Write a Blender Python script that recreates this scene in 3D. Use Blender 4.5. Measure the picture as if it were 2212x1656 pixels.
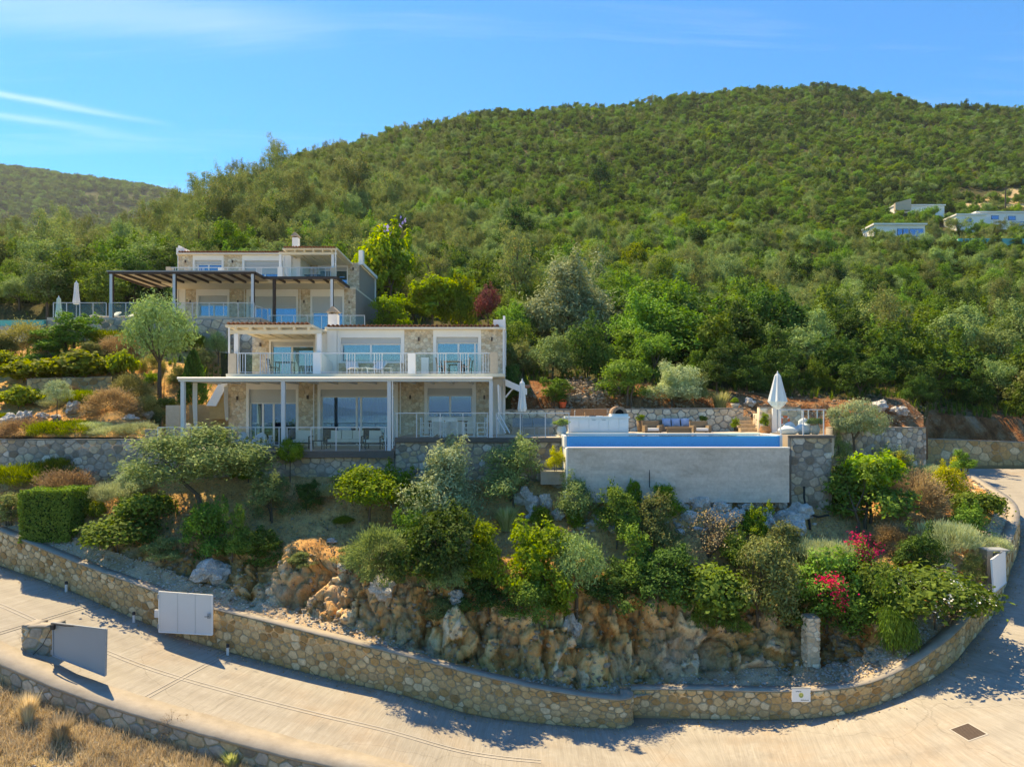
import bpy, math, random
import numpy as np
from mathutils import Vector, Matrix, noise
from mathutils.bvhtree import BVHTree

for o in list(bpy.data.objects):
    bpy.data.objects.remove(o)
SC = bpy.context.scene
COL = SC.collection
R = math.radians
random.seed(7)

# ------------------------------------------------------------------ camera
FPX, CX, HZ = 1475.0, 1106.0, 885.0          # focal length, centre column and eye level in a 2212 px wide frame
cam = bpy.data.cameras.new('camera')
cam.sensor_width = 36.0
cam.lens = 36.0 * FPX / 2212.0
cam.shift_y = (HZ - 828.0) / 2212.0
cam.clip_start, cam.clip_end = 0.5, 60000
camo = bpy.data.objects.new('camera', cam)
camo.rotation_euler = (R(90), 0, 0)
COL.objects.link(camo)
SC.camera = camo

# ------------------------------------------------------------------ light
SUN_EL = 57.0
SUN_VEC = Vector((-0.63, 0.777, 0)).normalized() * math.cos(R(SUN_EL))
SUN_VEC.z = math.sin(R(SUN_EL))
sun = bpy.data.lights.new('sun', 'SUN')
sun.energy = 3.25
sun.angle = R(0.53)
sun.color = (1.0, 0.955, 0.88)
suno = bpy.data.objects.new('sun', sun)
suno.rotation_euler = SUN_VEC.to_track_quat('Z', 'Y').to_euler()
COL.objects.link(suno)

W = bpy.data.worlds.new('World')
SC.world = W
W.use_nodes = True
nt = W.node_tree
nt.nodes.clear()
wo = nt.nodes.new('ShaderNodeOutputWorld')
bg = nt.nodes.new('ShaderNodeBackground')
sky = nt.nodes.new('ShaderNodeTexSky')
sky.sky_type = 'NISHITA'
sky.sun_disc = False
sky.sun_elevation = R(SUN_EL)
sky.sun_rotation = math.atan2(SUN_VEC.x, SUN_VEC.y)
sky.altitude = 0
sky.air_density = 1.0
sky.dust_density = 0.3
sky.ozone_density = 3.5
bg.inputs['Strength'].default_value = 0.130
hs = nt.nodes.new('ShaderNodeHueSaturation')
hs.inputs['Hue'].default_value = 0.513
hs.inputs['Saturation'].default_value = 1.9
nt.links.new(sky.outputs[0], hs.inputs['Color'])
# thin cirrus: noise stretched along the wind, mixed over the whole sky
tc = nt.nodes.new('ShaderNodeTexCoord')
sep = nt.nodes.new('ShaderNodeSeparateXYZ')
nt.links.new(tc.outputs['Generated'], sep.inputs[0])
def wmath(op, a, b=None, clamp=False):
    n = nt.nodes.new('ShaderNodeMath'); n.operation = op; n.use_clamp = clamp
    for i, v in enumerate((a, b)):
        if v is None: continue
        if isinstance(v, (int, float)): n.inputs[i].default_value = v
        else: nt.links.new(v, n.inputs[i])
    return n.outputs[0]
zc = wmath('MAXIMUM', sep.outputs[2], 0.06)
u = wmath('DIVIDE', sep.outputs[0], zc)
v = wmath('DIVIDE', sep.outputs[1], zc)
cmb = nt.nodes.new('ShaderNodeCombineXYZ')
nt.links.new(u, cmb.inputs[0]); nt.links.new(v, cmb.inputs[1])
mp = nt.nodes.new('ShaderNodeMapping')
mp.inputs['Rotation'].default_value = (0, 0, R(34))
mp.inputs['Scale'].default_value = (0.45, 3.2, 1)
nt.links.new(cmb.outputs[0], mp.inputs[0])
ns = nt.nodes.new('ShaderNodeTexNoise')
ns.inputs['Scale'].default_value = 1.0; ns.inputs['Detail'].default_value = 10; ns.inputs['Roughness'].default_value = 0.64
ns.inputs['Distortion'].default_value = 0.6
nt.links.new(mp.outputs[0], ns.inputs['Vector'])
cr = nt.nodes.new('ShaderNodeValToRGB')
cr.color_ramp.elements[0].position = 0.52; cr.color_ramp.elements[1].position = 0.85
nt.links.new(ns.outputs[0], cr.inputs[0])
ax = wmath('DIVIDE', sep.outputs[0], wmath('MAXIMUM', sep.outputs[1], 0.05))
az = wmath('DIVIDE', sep.outputs[2], wmath('MAXIMUM', sep.outputs[1], 0.05))
def streak(a0, b0, k, w, aend, amt):
    # one drawn-out cirrus streak: a soft line in the sky that frays along its length
    d = wmath('SUBTRACT', az, wmath('ADD', wmath('MULTIPLY', wmath('SUBTRACT', ax, a0), k), b0))
    d = wmath('ADD', d, wmath('MULTIPLY', wmath('SUBTRACT', ns.outputs[0], 0.5), w*4.5))
    e = wmath('MULTIPLY', wmath('DIVIDE', d, w), wmath('DIVIDE', d, w))
    e = wmath('POWER', 2.718, wmath('MULTIPLY', e, -1.0))
    f = wmath('MULTIPLY', wmath('SUBTRACT', aend, ax), 5.0, True)
    g = wmath('MULTIPLY', wmath('ADD', ax, 1.6), 2.0, True)
    return wmath('MULTIPLY', wmath('MULTIPLY', e, wmath('MULTIPLY', f, g)), amt)
s1 = streak(-0.75, 0.462, -0.185, 0.0045, -0.48, 0.15)
s2 = streak(-0.75, 0.430, -0.15, 0.0060, -0.50, 0.10)
s3 = streak(-0.60, 0.575, -0.03, 0.03, -0.22, 0.09)
cf = wmath('ADD', wmath('MULTIPLY', cr.outputs[0], 0.09), wmath('ADD', s1, wmath('ADD', s2, s3)), True)
mx = nt.nodes.new('ShaderNodeMix'); mx.data_type = 'RGBA'
nt.links.new(cf, mx.inputs[0]); nt.links.new(hs.outputs[0], mx.inputs[6])
mx.inputs[7].default_value = (6.2, 6.6, 7.0, 1)
nt.links.new(mx.outputs[2], bg.inputs['Color'])
nt.links.new(bg.outputs[0], wo.inputs[0])

SC.view_settings.view_transform = 'Standard'
SC.view_settings.look = 'None'
SC.view_settings.gamma = 1
SC.view_settings.exposure = 1.42
SC.view_settings.use_curve_mapping = False
SC.view_settings.use_white_balance = True
SC.view_settings.white_balance_temperature = 12500
SC.view_settings.white_balance_tint = 6
SC.render.engine = 'CYCLES'
SC.cycles.max_bounces = 6
SC.cycles.transparent_max_bounces = 16
SC.cycles.use_denoising = True

# ------------------------------------------------------------------ helpers
def at(px, py, Y):
    return Vector(((px - CX) / FPX * Y, Y, (HZ - py) / FPX * Y))

def tagp(o, label=None, cat=None, group=None, kind=None):
    if label: o['label'] = label
    if cat: o['category'] = cat
    if group: o['group'] = group
    if kind: o['kind'] = kind
    return o

def thing(name, label, cat, loc=(0, 0, 0), rotz=0.0, group=None):
    o = bpy.data.objects.new(name, None)
    o.empty_display_size = 0.2
    o.location = loc; o.rotation_euler = (0, 0, rotz)
    COL.objects.link(o)
    return tagp(o, label, cat, group, 'thing')

def root_of(p):
    while p.parent: p = p.parent
    return p

def add(name, me, parent=None, mat=None):
    o = bpy.data.objects.new(name, me)
    if mat is not None and not me.materials: me.materials.append(mat)
    COL.objects.link(o)
    if parent is not None: o.parent = parent
    return o

def mesh_np(name, V, F, tint=None, smooth=False, uv=None):
    """V (n,3), F list of (m,k) arrays; tint per vertex."""
    me = bpy.data.meshes.new(name)
    V = np.asarray(V, dtype=np.float32)
    if not isinstance(F, list): F = [F]
    F = [np.asarray(f, dtype=np.int32) for f in F if len(f)]
    me.vertices.add(len(V)); me.vertices.foreach_set('co', V.ravel())
    nl = sum(f.size for f in F); npoly = sum(len(f) for f in F)
    me.loops.add(nl); me.polygons.add(npoly)
    me.loops.foreach_set('vertex_index', np.concatenate([f.ravel() for f in F]))
    tot = np.concatenate([np.full(len(f), f.shape[1], np.int32) for f in F])
    st = np.concatenate([[0], np.cumsum(tot)[:-1]]).astype(np.int32)
    me.polygons.foreach_set('loop_start', st)
    if smooth: me.polygons.foreach_set('use_smooth', np.ones(npoly, bool))
    me.update(calc_edges=True)
    if tint is not None:
        a = me.attributes.new('tint', 'FLOAT', 'POINT')
        a.data.foreach_set('value', np.asarray(tint, np.float32))
    if uv is not None:
        l = me.uv_layers.new(name='UVMap')
        idx = np.concatenate([f.ravel() for f in F])
        l.data.foreach_set('uv', np.asarray(uv, np.float32)[idx].ravel())
    return me

class MB:
    """collects simple solids into one mesh"""
    def __init__(s): s.v = []; s.f = []
    def box(s, x0, x1, y0, y1, z0, z1):
        b = len(s.v)
        s.v += [(x0, y0, z0), (x1, y0, z0), (x1, y1, z0), (x0, y1, z0), (x0, y0, z1), (x1, y0, z1), (x1, y1, z1), (x0, y1, z1)]
        s.f += [(b, b+3, b+2, b+1), (b+4, b+5, b+6, b+7), (b, b+1, b+5, b+4), (b+1, b+2, b+6, b+5), (b+2, b+3, b+7, b+6), (b+3, b, b+4, b+7)]
        return s
    def hexa(s, p):
        b = len(s.v); s.v += [tuple(q) for q in p]
        s.f += [(b, b+3, b+2, b+1), (b+4, b+5, b+6, b+7), (b, b+1, b+5, b+4), (b+1, b+2, b+6, b+5), (b+2, b+3, b+7, b+6), (b+3, b, b+4, b+7)]
        return s
    def bar(s, p0, p1, w, h=None):
        """square bar between two points"""
        h = h or w
        p0 = Vector(p0); p1 = Vector(p1); d = (p1 - p0).normalized()
        up = Vector((0, 0, 1)) if abs(d.z) < 0.95 else Vector((0, 1, 0))
        a = d.cross(up).normalized() * w / 2; c = a.cross(d).normalized() * h / 2
        s.hexa([p0-a-c, p0+a-c, p1+a-c, p1-a-c, p0-a+c, p0+a+c, p1+a+c, p1-a+c]); return s
    def tube(s, pts, rad, n=6, cap=True):
        pts = [Vector(p) for p in pts]
        if not isinstance(rad, (list, tuple)): rad = [rad] * len(pts)
        b = len(s.v); m = len(pts)
        ref = Vector((0.31, 0.9, 0.2))
        for i, p in enumerate(pts):
            d = (pts[min(i+1, m-1)] - pts[max(i-1, 0)]).normalized()
            a = d.cross(ref).normalized(); c = d.cross(a)
            for k in range(n):
                t = 2 * math.pi * k / n
                s.v.append(tuple(p + (a * math.cos(t) + c * math.sin(t)) * rad[i]))
        for i in range(m-1):
            for k in range(n):
                k2 = (k+1) % n
                s.f.append((b+i*n+k, b+i*n+k2, b+(i+1)*n+k2, b+(i+1)*n+k))
        if cap:
            s.f.append(tuple(b+k for k in range(n))[::-1]); s.f.append(tuple(b+(m-1)*n+k for k in range(n)))
        return s
    def lathe(s, prof, c=(0, 0, 0), n=14, jag=0.0):
        b = len(s.v); m = len(prof)
        for r, z in prof:
            for k in range(n):
                t = 2*math.pi*k/n
                rr = r * (1 + (jag if k % 2 else -jag))
                s.v.append((c[0]+rr*math.cos(t), c[1]+rr*math.sin(t), c[2]+z))
        for i in range(m-1):
            for k in range(n):
                k2 = (k+1) % n
                s.f.append((b+i*n+k, b+i*n+k2, b+(i+1)*n+k2, b+(i+1)*n+k))
        s.f.append(tuple(b+k for k in range(n))[::-1]); s.f.append(tuple(b+(m-1)*n+k for k in range(n)))
        return s
    def blob(s, c, r, n=10, m=7, seed=0, amp=0.12, flat=1.0):
        b = len(s.v); sd = Vector((seed*3.1, seed*1.7, seed*0.9))
        for i in range(m+1):
            ph = math.pi * i / m
            for k in range(n):
                t = 2*math.pi*k/n
                d = Vector((math.sin(ph)*math.cos(t), math.sin(ph)*math.sin(t), math.cos(ph)))
                q = 1 + amp * noise.noise(d*1.7+sd)
                s.v.append((c[0]+d.x*r[0]*q, c[1]+d.y*r[1]*q, c[2]+d.z*r[2]*q))
        for i in range(m):
            for k in range(n):
                k2 = (k+1) % n
                s.f.append((b+i*n+k, b+(i+1)*n+k, b+(i+1)*n+k2, b+i*n+k2))
        return s
    def poly(s, pts):
        b = len(s.v); s.v += [tuple(p) for p in pts]; s.f.append(tuple(range(b, b+len(pts)))); return s
    def prism(s, pts, off):
        """closed prism: polygon pts extruded by off"""
        b = len(s.v); n = len(pts); off = Vector(off)
        s.v += [tuple(Vector(p)) for p in pts] + [tuple(Vector(p)+off) for p in pts]
        s.f.append(tuple(range(b, b+n))); s.f.append(tuple(range(b+2*n-1, b+n-1, -1)))
        for i in range(n):
            j = (i+1) % n
            s.f.append((b+i, b+n+i, b+n+j, b+j))
        return s
    def mesh(s, name, off=None, smooth=False):
        me = bpy.data.meshes.new(name)
        vs = s.v if off is None else [(x-off[0], y-off[1], z-off[2]) for x, y, z in s.v]
        me.from_pydata(vs, [], s.f)
        if smooth:
            me.polygons.foreach_set('use_smooth', [True]*len(me.polygons))
        me.update()
        return me
    def build(s, name, mat, parent=None, local=True, smooth=False):
        off = None
        if parent is not None and not local: off = root_of(parent).location
        return add(name, s.mesh(name, off, smooth), parent, mat)

def single(name, mb, mat, label, cat, base, group=None, smooth=False):
    o = add(name, mb.mesh(name, base, smooth), None, mat)
    o.location = base
    return tagp(o, label, cat, group, 'thing')

def structure(name, me, mat):
    return tagp(add(name, me, None, mat), kind='structure')

# ------------------------------------------------------------------ materials
def lin(r, g, b):
    f = lambda c: (c/255/12.92) if c/255 <= 0.04045 else ((c/255+0.055)/1.055)**2.4
    return (f(r), f(g), f(b), 1)

class NT:
    def __init__(s, name):
        s.m = bpy.data.materials.new(name); s.m.use_nodes = True
        s.t = s.m.node_tree; s.t.nodes.clear()
        s.out = s.n('ShaderNodeOutputMaterial')
    def n(s, t, **kw):
        x = s.t.nodes.new(t)
        for k, v in kw.items(): setattr(x, k, v)
        return x
    def l(s, a, b): s.t.links.new(a, b)
    def val(s, inp, v):
        if hasattr(v, 'is_linked') or isinstance(v, bpy.types.NodeSocket): s.l(v, inp)
        else: inp.default_value = v
    def math(s, op, a, b=0.0, clamp=False):
        x = s.n('ShaderNodeMath', operation=op); x.use_clamp = clamp
        s.val(x.inputs[0], a); s.val(x.inputs[1], b); return x.outputs[0]
    def coord(s, kind='Object', scale=(1, 1, 1), rot=(0, 0, 0)):
        c = s.n('ShaderNodeTexCoord'); mp = s.n('ShaderNodeMapping')
        mp.inputs['Scale'].default_value = scale; mp.inputs['Rotation'].default_value = rot
        s.l(c.outputs[kind], mp.inputs[0]); return mp.outputs[0]
    def geo(s, scale=(1, 1, 1)):
        c = s.n('ShaderNodeNewGeometry'); mp = s.n('ShaderNodeMapping')
        mp.inputs['Scale'].default_value = scale
        s.l(c.outputs['Position'], mp.inputs[0]); return mp.outputs[0]
    def noise(s, vec, scale, detail=4, rough=0.55, dist=0.0):
        x = s.n('ShaderNodeTexNoise'); s.l(vec, x.inputs['Vector'])
        x.inputs['Scale'].default_value = scale; x.inputs['Detail'].default_value = detail
        x.inputs['Roughness'].default_value = rough; x.inputs['Distortion'].default_value = dist
        return x.outputs[0]
    def voro(s, vec, scale, feature='F1', out='Distance'):
        x = s.n('ShaderNodeTexVoronoi', feature=feature); s.l(vec, x.inputs['Vector'])
        x.inputs['Scale'].default_value = scale; return x.outputs[out]
    def ramp(s, fac, stops, interp='LINEAR'):
        x = s.n('ShaderNodeValToRGB'); x.color_ramp.interpolation = interp
        e = x.color_ramp.elements
        while len(e) < len(stops): e.new(0.5)
        for i, (p, c) in enumerate(stops):
            e[i].position = p; e[i].color = c if len(c) == 4 else (*c, 1)
        s.l(fac, x.inputs[0]); return x.outputs[0]
    def mix(s, fac, a, b, blend='MIX'):
        x = s.n('ShaderNodeMix', data_type='RGBA', blend_type=blend)
        s.val(x.inputs[0], fac); s.val(x.inputs[6], a); s.val(x.inputs[7], b); return x.outputs[2]
    def attr(s, name):
        x = s.n('ShaderNodeAttribute'); x.attribute_name = name; return x.outputs['Fac']
    def rand(s):
        return s.n('ShaderNodeObjectInfo').outputs['Random']
    def hsv(s, col, h=0.5, sat=1.0, v=1.0):
        x = s.n('ShaderNodeHueSaturation')
        s.val(x.inputs['Hue'], h); s.val(x.inputs['Saturation'], sat); s.val(x.inputs['Value'], v)
        s.val(x.inputs['Color'], col); return x.outputs[0]
    def bump(s, h, strength=0.5, dist=0.05):
        x = s.n('ShaderNodeBump'); x.inputs['Strength'].default_value = strength; x.inputs['Distance'].default_value = dist
        s.l(h, x.inputs['Height']); return x.outputs[0]
    def pbsdf(s, col, rough=0.8, normal=None, metal=0.0, spec=0.4):
        x = s.n('ShaderNodeBsdfPrincipled')
        s.val(x.inputs['Base Color'], col); s.val(x.inputs['Roughness'], rough)
        x.inputs['Metallic'].default_value = metal
        x.inputs['Specular IOR Level'].default_value = spec
        if normal is not None: s.l(normal, x.inputs['Normal'])
        return x.outputs[0]
    def done(s, sh):
        s.l(sh, s.out.inputs[0]); return s.m

def plain(name, col, rough=0.7, var=0.12, scale=2.0, bump=0.0, metal=0.0, spec=0.4, dirt=None):
    """paint, plaster, metal or cloth with mild mottling"""
    k = NT(name); p = k.geo()
    n1 = k.noise(p, scale, 5, 0.6)
    c = k.hsv(col, 0.5, 1.0, k.math('ADD', k.math('MULTIPLY', n1, 2*var), 1-var))
    if dirt:
        n2 = k.noise(k.geo((1, 1, 0.35)), 1.3, 6, 0.65)
        c = k.mix(k.math('MULTIPLY', k.ramp(n2, [(0.5, (0, 0, 0)), (0.75, (1, 1, 1))]), 0.45), c, dirt)
    nm = k.bump(k.noise(p, scale*14, 4), bump, 0.01) if bump else None
    return k.done(k.pbsdf(c, rough, nm, metal, spec))

def leafmat(name, dark, light, trans=0.3, rough=0.55, hue=0.03, odd=None):
    k = NT(name)
    t = k.attr('tint'); r = k.rand()
    c = k.mix(t, dark, light)
    if odd: c = k.mix(k.ramp(t, [(0.80, (0, 0, 0)), (0.9, (1, 1, 1))]), c, odd)
    c = k.hsv(c, k.math('ADD', k.math('MULTIPLY', r, hue), 0.5-hue/2), 1.0, k.math('ADD', k.math('MULTIPLY', r, 0.5), 0.75))
    d = k.pbsdf(c, 0.75, None, 0, 0.12)
    tr = k.n('ShaderNodeBsdfTranslucent')
    k.l(k.hsv(c, 0.49, 1.15, 1.5), tr.inputs[0])
    ms = k.n('ShaderNodeMixShader'); ms.inputs[0].default_value = trans
    k.l(d, ms.inputs[1]); k.l(tr.outputs[0], ms.inputs[2])
    return k.done(ms.outputs[0])

def stonemat(name, stops, rough=0.9):
    k = NT(name)
    base = k.ramp(k.attr('tint'), stops, 'LINEAR')
    p = k.geo()
    n1 = k.noise(p, 7, 6, 0.65)
    n2 = k.noise(p, 30, 4, 0.6)
    c = k.hsv(base, 0.5, k.math('ADD', k.math('MULTIPLY', n2, 0.6), 0.7), k.math('ADD', k.math('MULTIPLY', n1, 1.3), 0.38))
    return k.done(k.pbsdf(c, rough, k.bump(k.noise(p, 22, 5, 0.7), 0.6, 0.03), 0, 0.2))

OC = [(0.0, (0.351, 0.195, 0.081)), (0.2, (0.489, 0.291, 0.124)), (0.42, (0.553, 0.357, 0.171)), (0.6, (0.458, 0.309, 0.163)), (0.8, (0.618, 0.433, 0.234)), (1.0, (0.639, 0.499, 0.319))]
GR = [(0.0, (0.208, 0.169, 0.130)), (0.25, (0.338, 0.299, 0.247)), (0.5, (0.429, 0.390, 0.338)), (0.7, (0.520, 0.442, 0.325)), (0.85, (0.442, 0.312, 0.182)), (1.0, (0.650, 0.611, 0.546))]
PA = [(0.0, (0.526, 0.400, 0.264)), (0.3, (0.623, 0.496, 0.352)), (0.6, (0.701, 0.583, 0.428)), (0.85, (0.720, 0.651, 0.506)), (1.0, (0.604, 0.516, 0.409))]
M = {}
M['stone_ochre'] = stonemat('stone_ochre', OC)
M['stone_grey'] = stonemat('stone_grey', GR)
M['stone_pale'] = stonemat('stone_pale', PA)
M['mortar_ochre'] = plain('mortar_ochre', (0.38, 0.28, 0.165, 1), 0.95, 0.25, 6, 0.5)
M['mortar_grey'] = plain('mortar_grey', (0.30, 0.265, 0.22, 1), 0.95, 0.25, 6, 0.5)
M['mortar_pale'] = plain('mortar_pale', (0.56, 0.46, 0.34, 1), 0.95, 0.2, 6, 0.4)
M['cap'] = plain('cap_concrete', (0.33, 0.29, 0.24, 1), 0.95, 0.3, 3, 0.5, dirt=(0.2, 0.16, 0.12, 1))
M['plaster'] = plain('white_plaster', (0.86, 0.84, 0.79, 1), 0.85, 0.05, 1.2, 0.15)
M['cream'] = plain('cream_paint', (0.74, 0.66, 0.50, 1), 0.7, 0.06, 1.5)
M['trim'] = plain('white_trim', (0.84, 0.83, 0.80, 1), 0.5, 0.04, 2)
M['shutter'] = plain('shutter_aluminium', (0.52, 0.53, 0.52, 1), 0.5, 0.06, 3)
M['rail'] = plain('rail_paint', (0.56, 0.61, 0.64, 1), 0.4, 0.05, 4)
M['brown'] = plain('dark_brown_timber', (0.055, 0.036, 0.028, 1), 0.6, 0.25, 5)
M['boards'] = plain('cream_ceiling_boards', (0.55, 0.48, 0.38, 1), 0.7, 0.1, 3)
M['deckwood'] = plain('grey_decking', (0.13, 0.115, 0.10, 1), 0.8, 0.25, 4)
M['floor'] = plain('terrace_tiles', (0.48, 0.40, 0.32, 1), 0.7, 0.12, 3)
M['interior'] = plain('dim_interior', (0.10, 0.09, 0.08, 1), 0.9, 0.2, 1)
M['curtain'] = plain('grey_curtain', (0.62, 0.60, 0.58, 1), 0.9, 0.1, 3)
M['fabric'] = plain('white_cotton', (0.78, 0.77, 0.74, 1), 0.95, 0.05, 4)
M['canvas'] = plain('parasol_canvas', (0.72, 0.74, 0.72, 1), 0.9, 0.06, 3)
M['canvas_green'] = plain('pale_green_canvas', (0.52, 0.66, 0.55, 1), 0.9, 0.06, 3)
M['sling'] = plain('cream_sling', (0.72, 0.66, 0.55, 1), 0.9, 0.06, 4)
M['wood'] = plain('teak', (0.30, 0.16, 0.08, 1), 0.6, 0.2, 8)
M['dark'] = plain('dark_metal', (0.03, 0.03, 0.035, 1), 0.5, 0.2, 5)
M['steel'] = plain('grey_steel', (0.30, 0.32, 0.33, 1), 0.45, 0.1, 5)
M['gate'] = plain('gate_paint', (0.62, 0.63, 0.63, 1), 0.5, 0.05, 1.5)
M['terracotta'] = plain('terracotta', (0.50, 0.22, 0.09, 1), 0.85, 0.15, 5)
M['pot_white'] = plain('glazed_pale_pot', (0.62, 0.66, 0.66, 1), 0.4, 0.08, 5)
M['pot_sand'] = plain('sand_pot', (0.50, 0.45, 0.36, 1), 0.8, 0.1, 5)
M['bluecush'] = plain('blue_cushion', (0.26, 0.20, 0.14, 1), 0.95, 0.15, 6)
M['bluepill'] = plain('patterned_blue_pillow', (0.38, 0.50, 0.68, 1), 0.95, 0.35, 14)
M['teal'] = plain('teal_cushion', (0.16, 0.27, 0.33, 1), 0.95, 0.12, 5)
M['orange'] = plain('orange_plastic', (0.75, 0.10, 0.03, 1), 0.45, 0.05, 5)
M['buoy'] = plain('orange_ring', (0.90, 0.17, 0.04, 1), 0.5, 0.05, 5)
M['yellow'] = plain('yellow_plastic', (0.65, 0.60, 0.03, 1), 0.5, 0.05, 5)
M['brick'] = plain('oven_brick', (0.30, 0.20, 0.14, 1), 0.9, 0.25, 9)
M['oven_shade'] = plain('oven_shade', (0.012, 0.011, 0.010, 1), 0.95, 0.1, 5)  # near-black fill for the oven mouth, shade of the hollow put into colour
M['hose'] = plain('black_hose', (0.02, 0.022, 0.025, 1), 0.5, 0.1, 5)
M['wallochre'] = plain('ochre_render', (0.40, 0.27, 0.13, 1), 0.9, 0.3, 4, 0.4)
M['stairwall'] = plain('sunlit_ochre_render', (0.46, 0.30, 0.13, 1), 0.9, 0.25, 5, 0.4)  # brighter ochre render, sunlit look put into the colour
M['iron'] = plain('rusty_iron', (0.10, 0.07, 0.055, 1), 0.8, 0.3, 20)
M['bark'] = plain('bark', (0.12, 0.09, 0.065, 1), 0.95, 0.35, 10, 0.6)
M['bark_pale'] = plain('pale_bark', (0.30, 0.26, 0.21, 1), 0.95, 0.3, 10, 0.5)

def wicker():
    k = NT('wicker'); p = k.geo((1, 1, 1))
    w = k.n('ShaderNodeTexWave', bands_direction='Z'); k.l(p, w.inputs['Vector'])
    w.inputs['Scale'].default_value = 9; w.inputs['Distortion'].default_value = 2.0
    c = k.mix(w.outputs[1], (0.16, 0.10, 0.055, 1), (0.36, 0.26, 0.16, 1))
    return k.done(k.pbsdf(c, 0.7, k.bump(w.outputs[1], 0.5, 0.02)))
M['wicker'] = wicker()

def concrete_wall():
    k = NT('poured_concrete'); p = k.geo()
    n1 = k.noise(k.geo((1, 1, 2.2)), 0.9, 7, 0.62)
    n2 = k.noise(p, 9, 5, 0.6)
    c = k.ramp(n1, [(0.3, (0.44, 0.40, 0.34)), (0.46, (0.56, 0.52, 0.46)), (0.60, (0.61, 0.57, 0.51)), (0.75, (0.50, 0.44, 0.36))])
    c = k.hsv(c, 0.5, 1, k.math('ADD', k.math('MULTIPLY', n2, 0.5), 0.75))
    # board marks
    bz = k.n('ShaderNodeTexBrick'); k.l(k.coord('Object', (0.55, 0.55, 1.6), (R(90), 0, 0)), bz.inputs['Vector'])
    bz.inputs['Color1'].default_value = (1, 1, 1, 1); bz.inputs['Color2'].default_value = (0.86, 0.86, 0.86, 1); bz.inputs['Mortar'].default_value = (0.8, 0.8, 0.8, 1)
    bz.inputs['Scale'].default_value = 1.0; bz.inputs['Mortar Size'].default_value = 0.006
    c = k.mix(0.7, c, bz.outputs[0], 'MULTIPLY')
    return k.done(k.pbsdf(c, 0.9, k.bump(n2, 0.3, 0.02)))
M['concrete'] = concrete_wall()

def road_mat():
    k = NT('broomed_concrete')
    st = k.noise(k.coord('UV', (9.0, 0.55, 1), (0, 0, R(8))), 1.0, 5, 0.6, 0.1)
    sf = k.noise(k.coord('UV', (26.0, 1.1, 1), (0, 0, R(8))), 1.0, 3, 0.6)
    p = k.geo()
    n1 = k.noise(p, 0.35, 6, 0.6)
    n2 = k.noise(p, 2.2, 7, 0.72)
    n3 = k.noise(p, 0.9, 7, 0.68)
    c = k.mix(st, (0.228, 0.207, 0.175, 1), (0.40, 0.37, 0.32, 1))
    c = k.mix(k.math('MULTIPLY', k.ramp(n1, [(0.52, (0, 0, 0)), (0.74, (1, 1, 1))]), 0.42), c, (0.36, 0.245, 0.15, 1))
    c = k.mix(k.math('MULTIPLY', k.ramp(n2, [(0.5, (0, 0, 0)), (0.8, (1, 1, 1))]), 0.45), c, (0.45, 0.425, 0.385, 1))
    c = k.mix(k.math('MULTIPLY', k.ramp(n3, [(0.56, (0, 0, 0)), (0.72, (1, 1, 1))]), 0.4), c, (0.19, 0.16, 0.13, 1))
    # grit and soil washed against the wall, two worn wheel tracks
    uv = k.n('ShaderNodeTexCoord'); sx = k.n('ShaderNodeSeparateXYZ'); k.l(uv.outputs['UV'], sx.inputs[0])
    v = k.math('ADD', sx.outputs[1], k.math('MULTIPLY', k.math('SUBTRACT', n2, 0.5), 0.9))
    c = k.mix(k.math('MULTIPLY', k.ramp(v, [(0.02, (1, 1, 1)), (0.42, (0, 0, 0))]), 0.65), c, (0.20, 0.145, 0.095, 1))
    tr = k.math('ABSOLUTE', k.math('SUBTRACT', k.math('ABSOLUTE', k.math('SUBTRACT', sx.outputs[1], 2.35)), 0.8))
    c = k.mix(k.math('MULTIPLY', k.math('MULTIPLY', k.ramp(tr, [(0.05, (1, 1, 1)), (0.36, (0, 0, 0))]), n3), 0.30), c, (0.17, 0.15, 0.13, 1))
    # hairline cracks
    wv = k.n('ShaderNodeVectorMath', operation='ADD'); k.l(p, wv.inputs[0])
    nv = k.n('ShaderNodeTexNoise'); nv.inputs['Scale'].default_value = 0.8; nv.inputs['Detail'].default_value = 5; k.l(p, nv.inputs['Vector'])
    k.l(nv.outputs['Color'], wv.inputs[1])
    vo = k.n('ShaderNodeTexVoronoi', feature='DISTANCE_TO_EDGE'); vo.inputs['Scale'].default_value = 0.17; k.l(wv.outputs[0], vo.inputs['Vector'])
    c = k.mix(k.math('MULTIPLY', k.ramp(vo.outputs[0], [(0.0010, (1, 1, 1)), (0.0035, (0, 0, 0))]), 0.30), c, (0.10, 0.085, 0.07, 1))
    c = k.hsv(c, 0.5, 1, k.math('ADD', k.math('MULTIPLY', sf, 0.5), 0.75))
    return k.done(k.pbsdf(c, 0.88, k.bump(k.math('ADD', st, k.math('MULTIPLY', sf, 0.6)), 0.4, 0.03), 0, 0.2))
M['road'] = road_mat()
M['joint'] = plain('pale_joint', (0.40, 0.37, 0.33, 1), 0.9, 0.15, 4)

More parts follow.
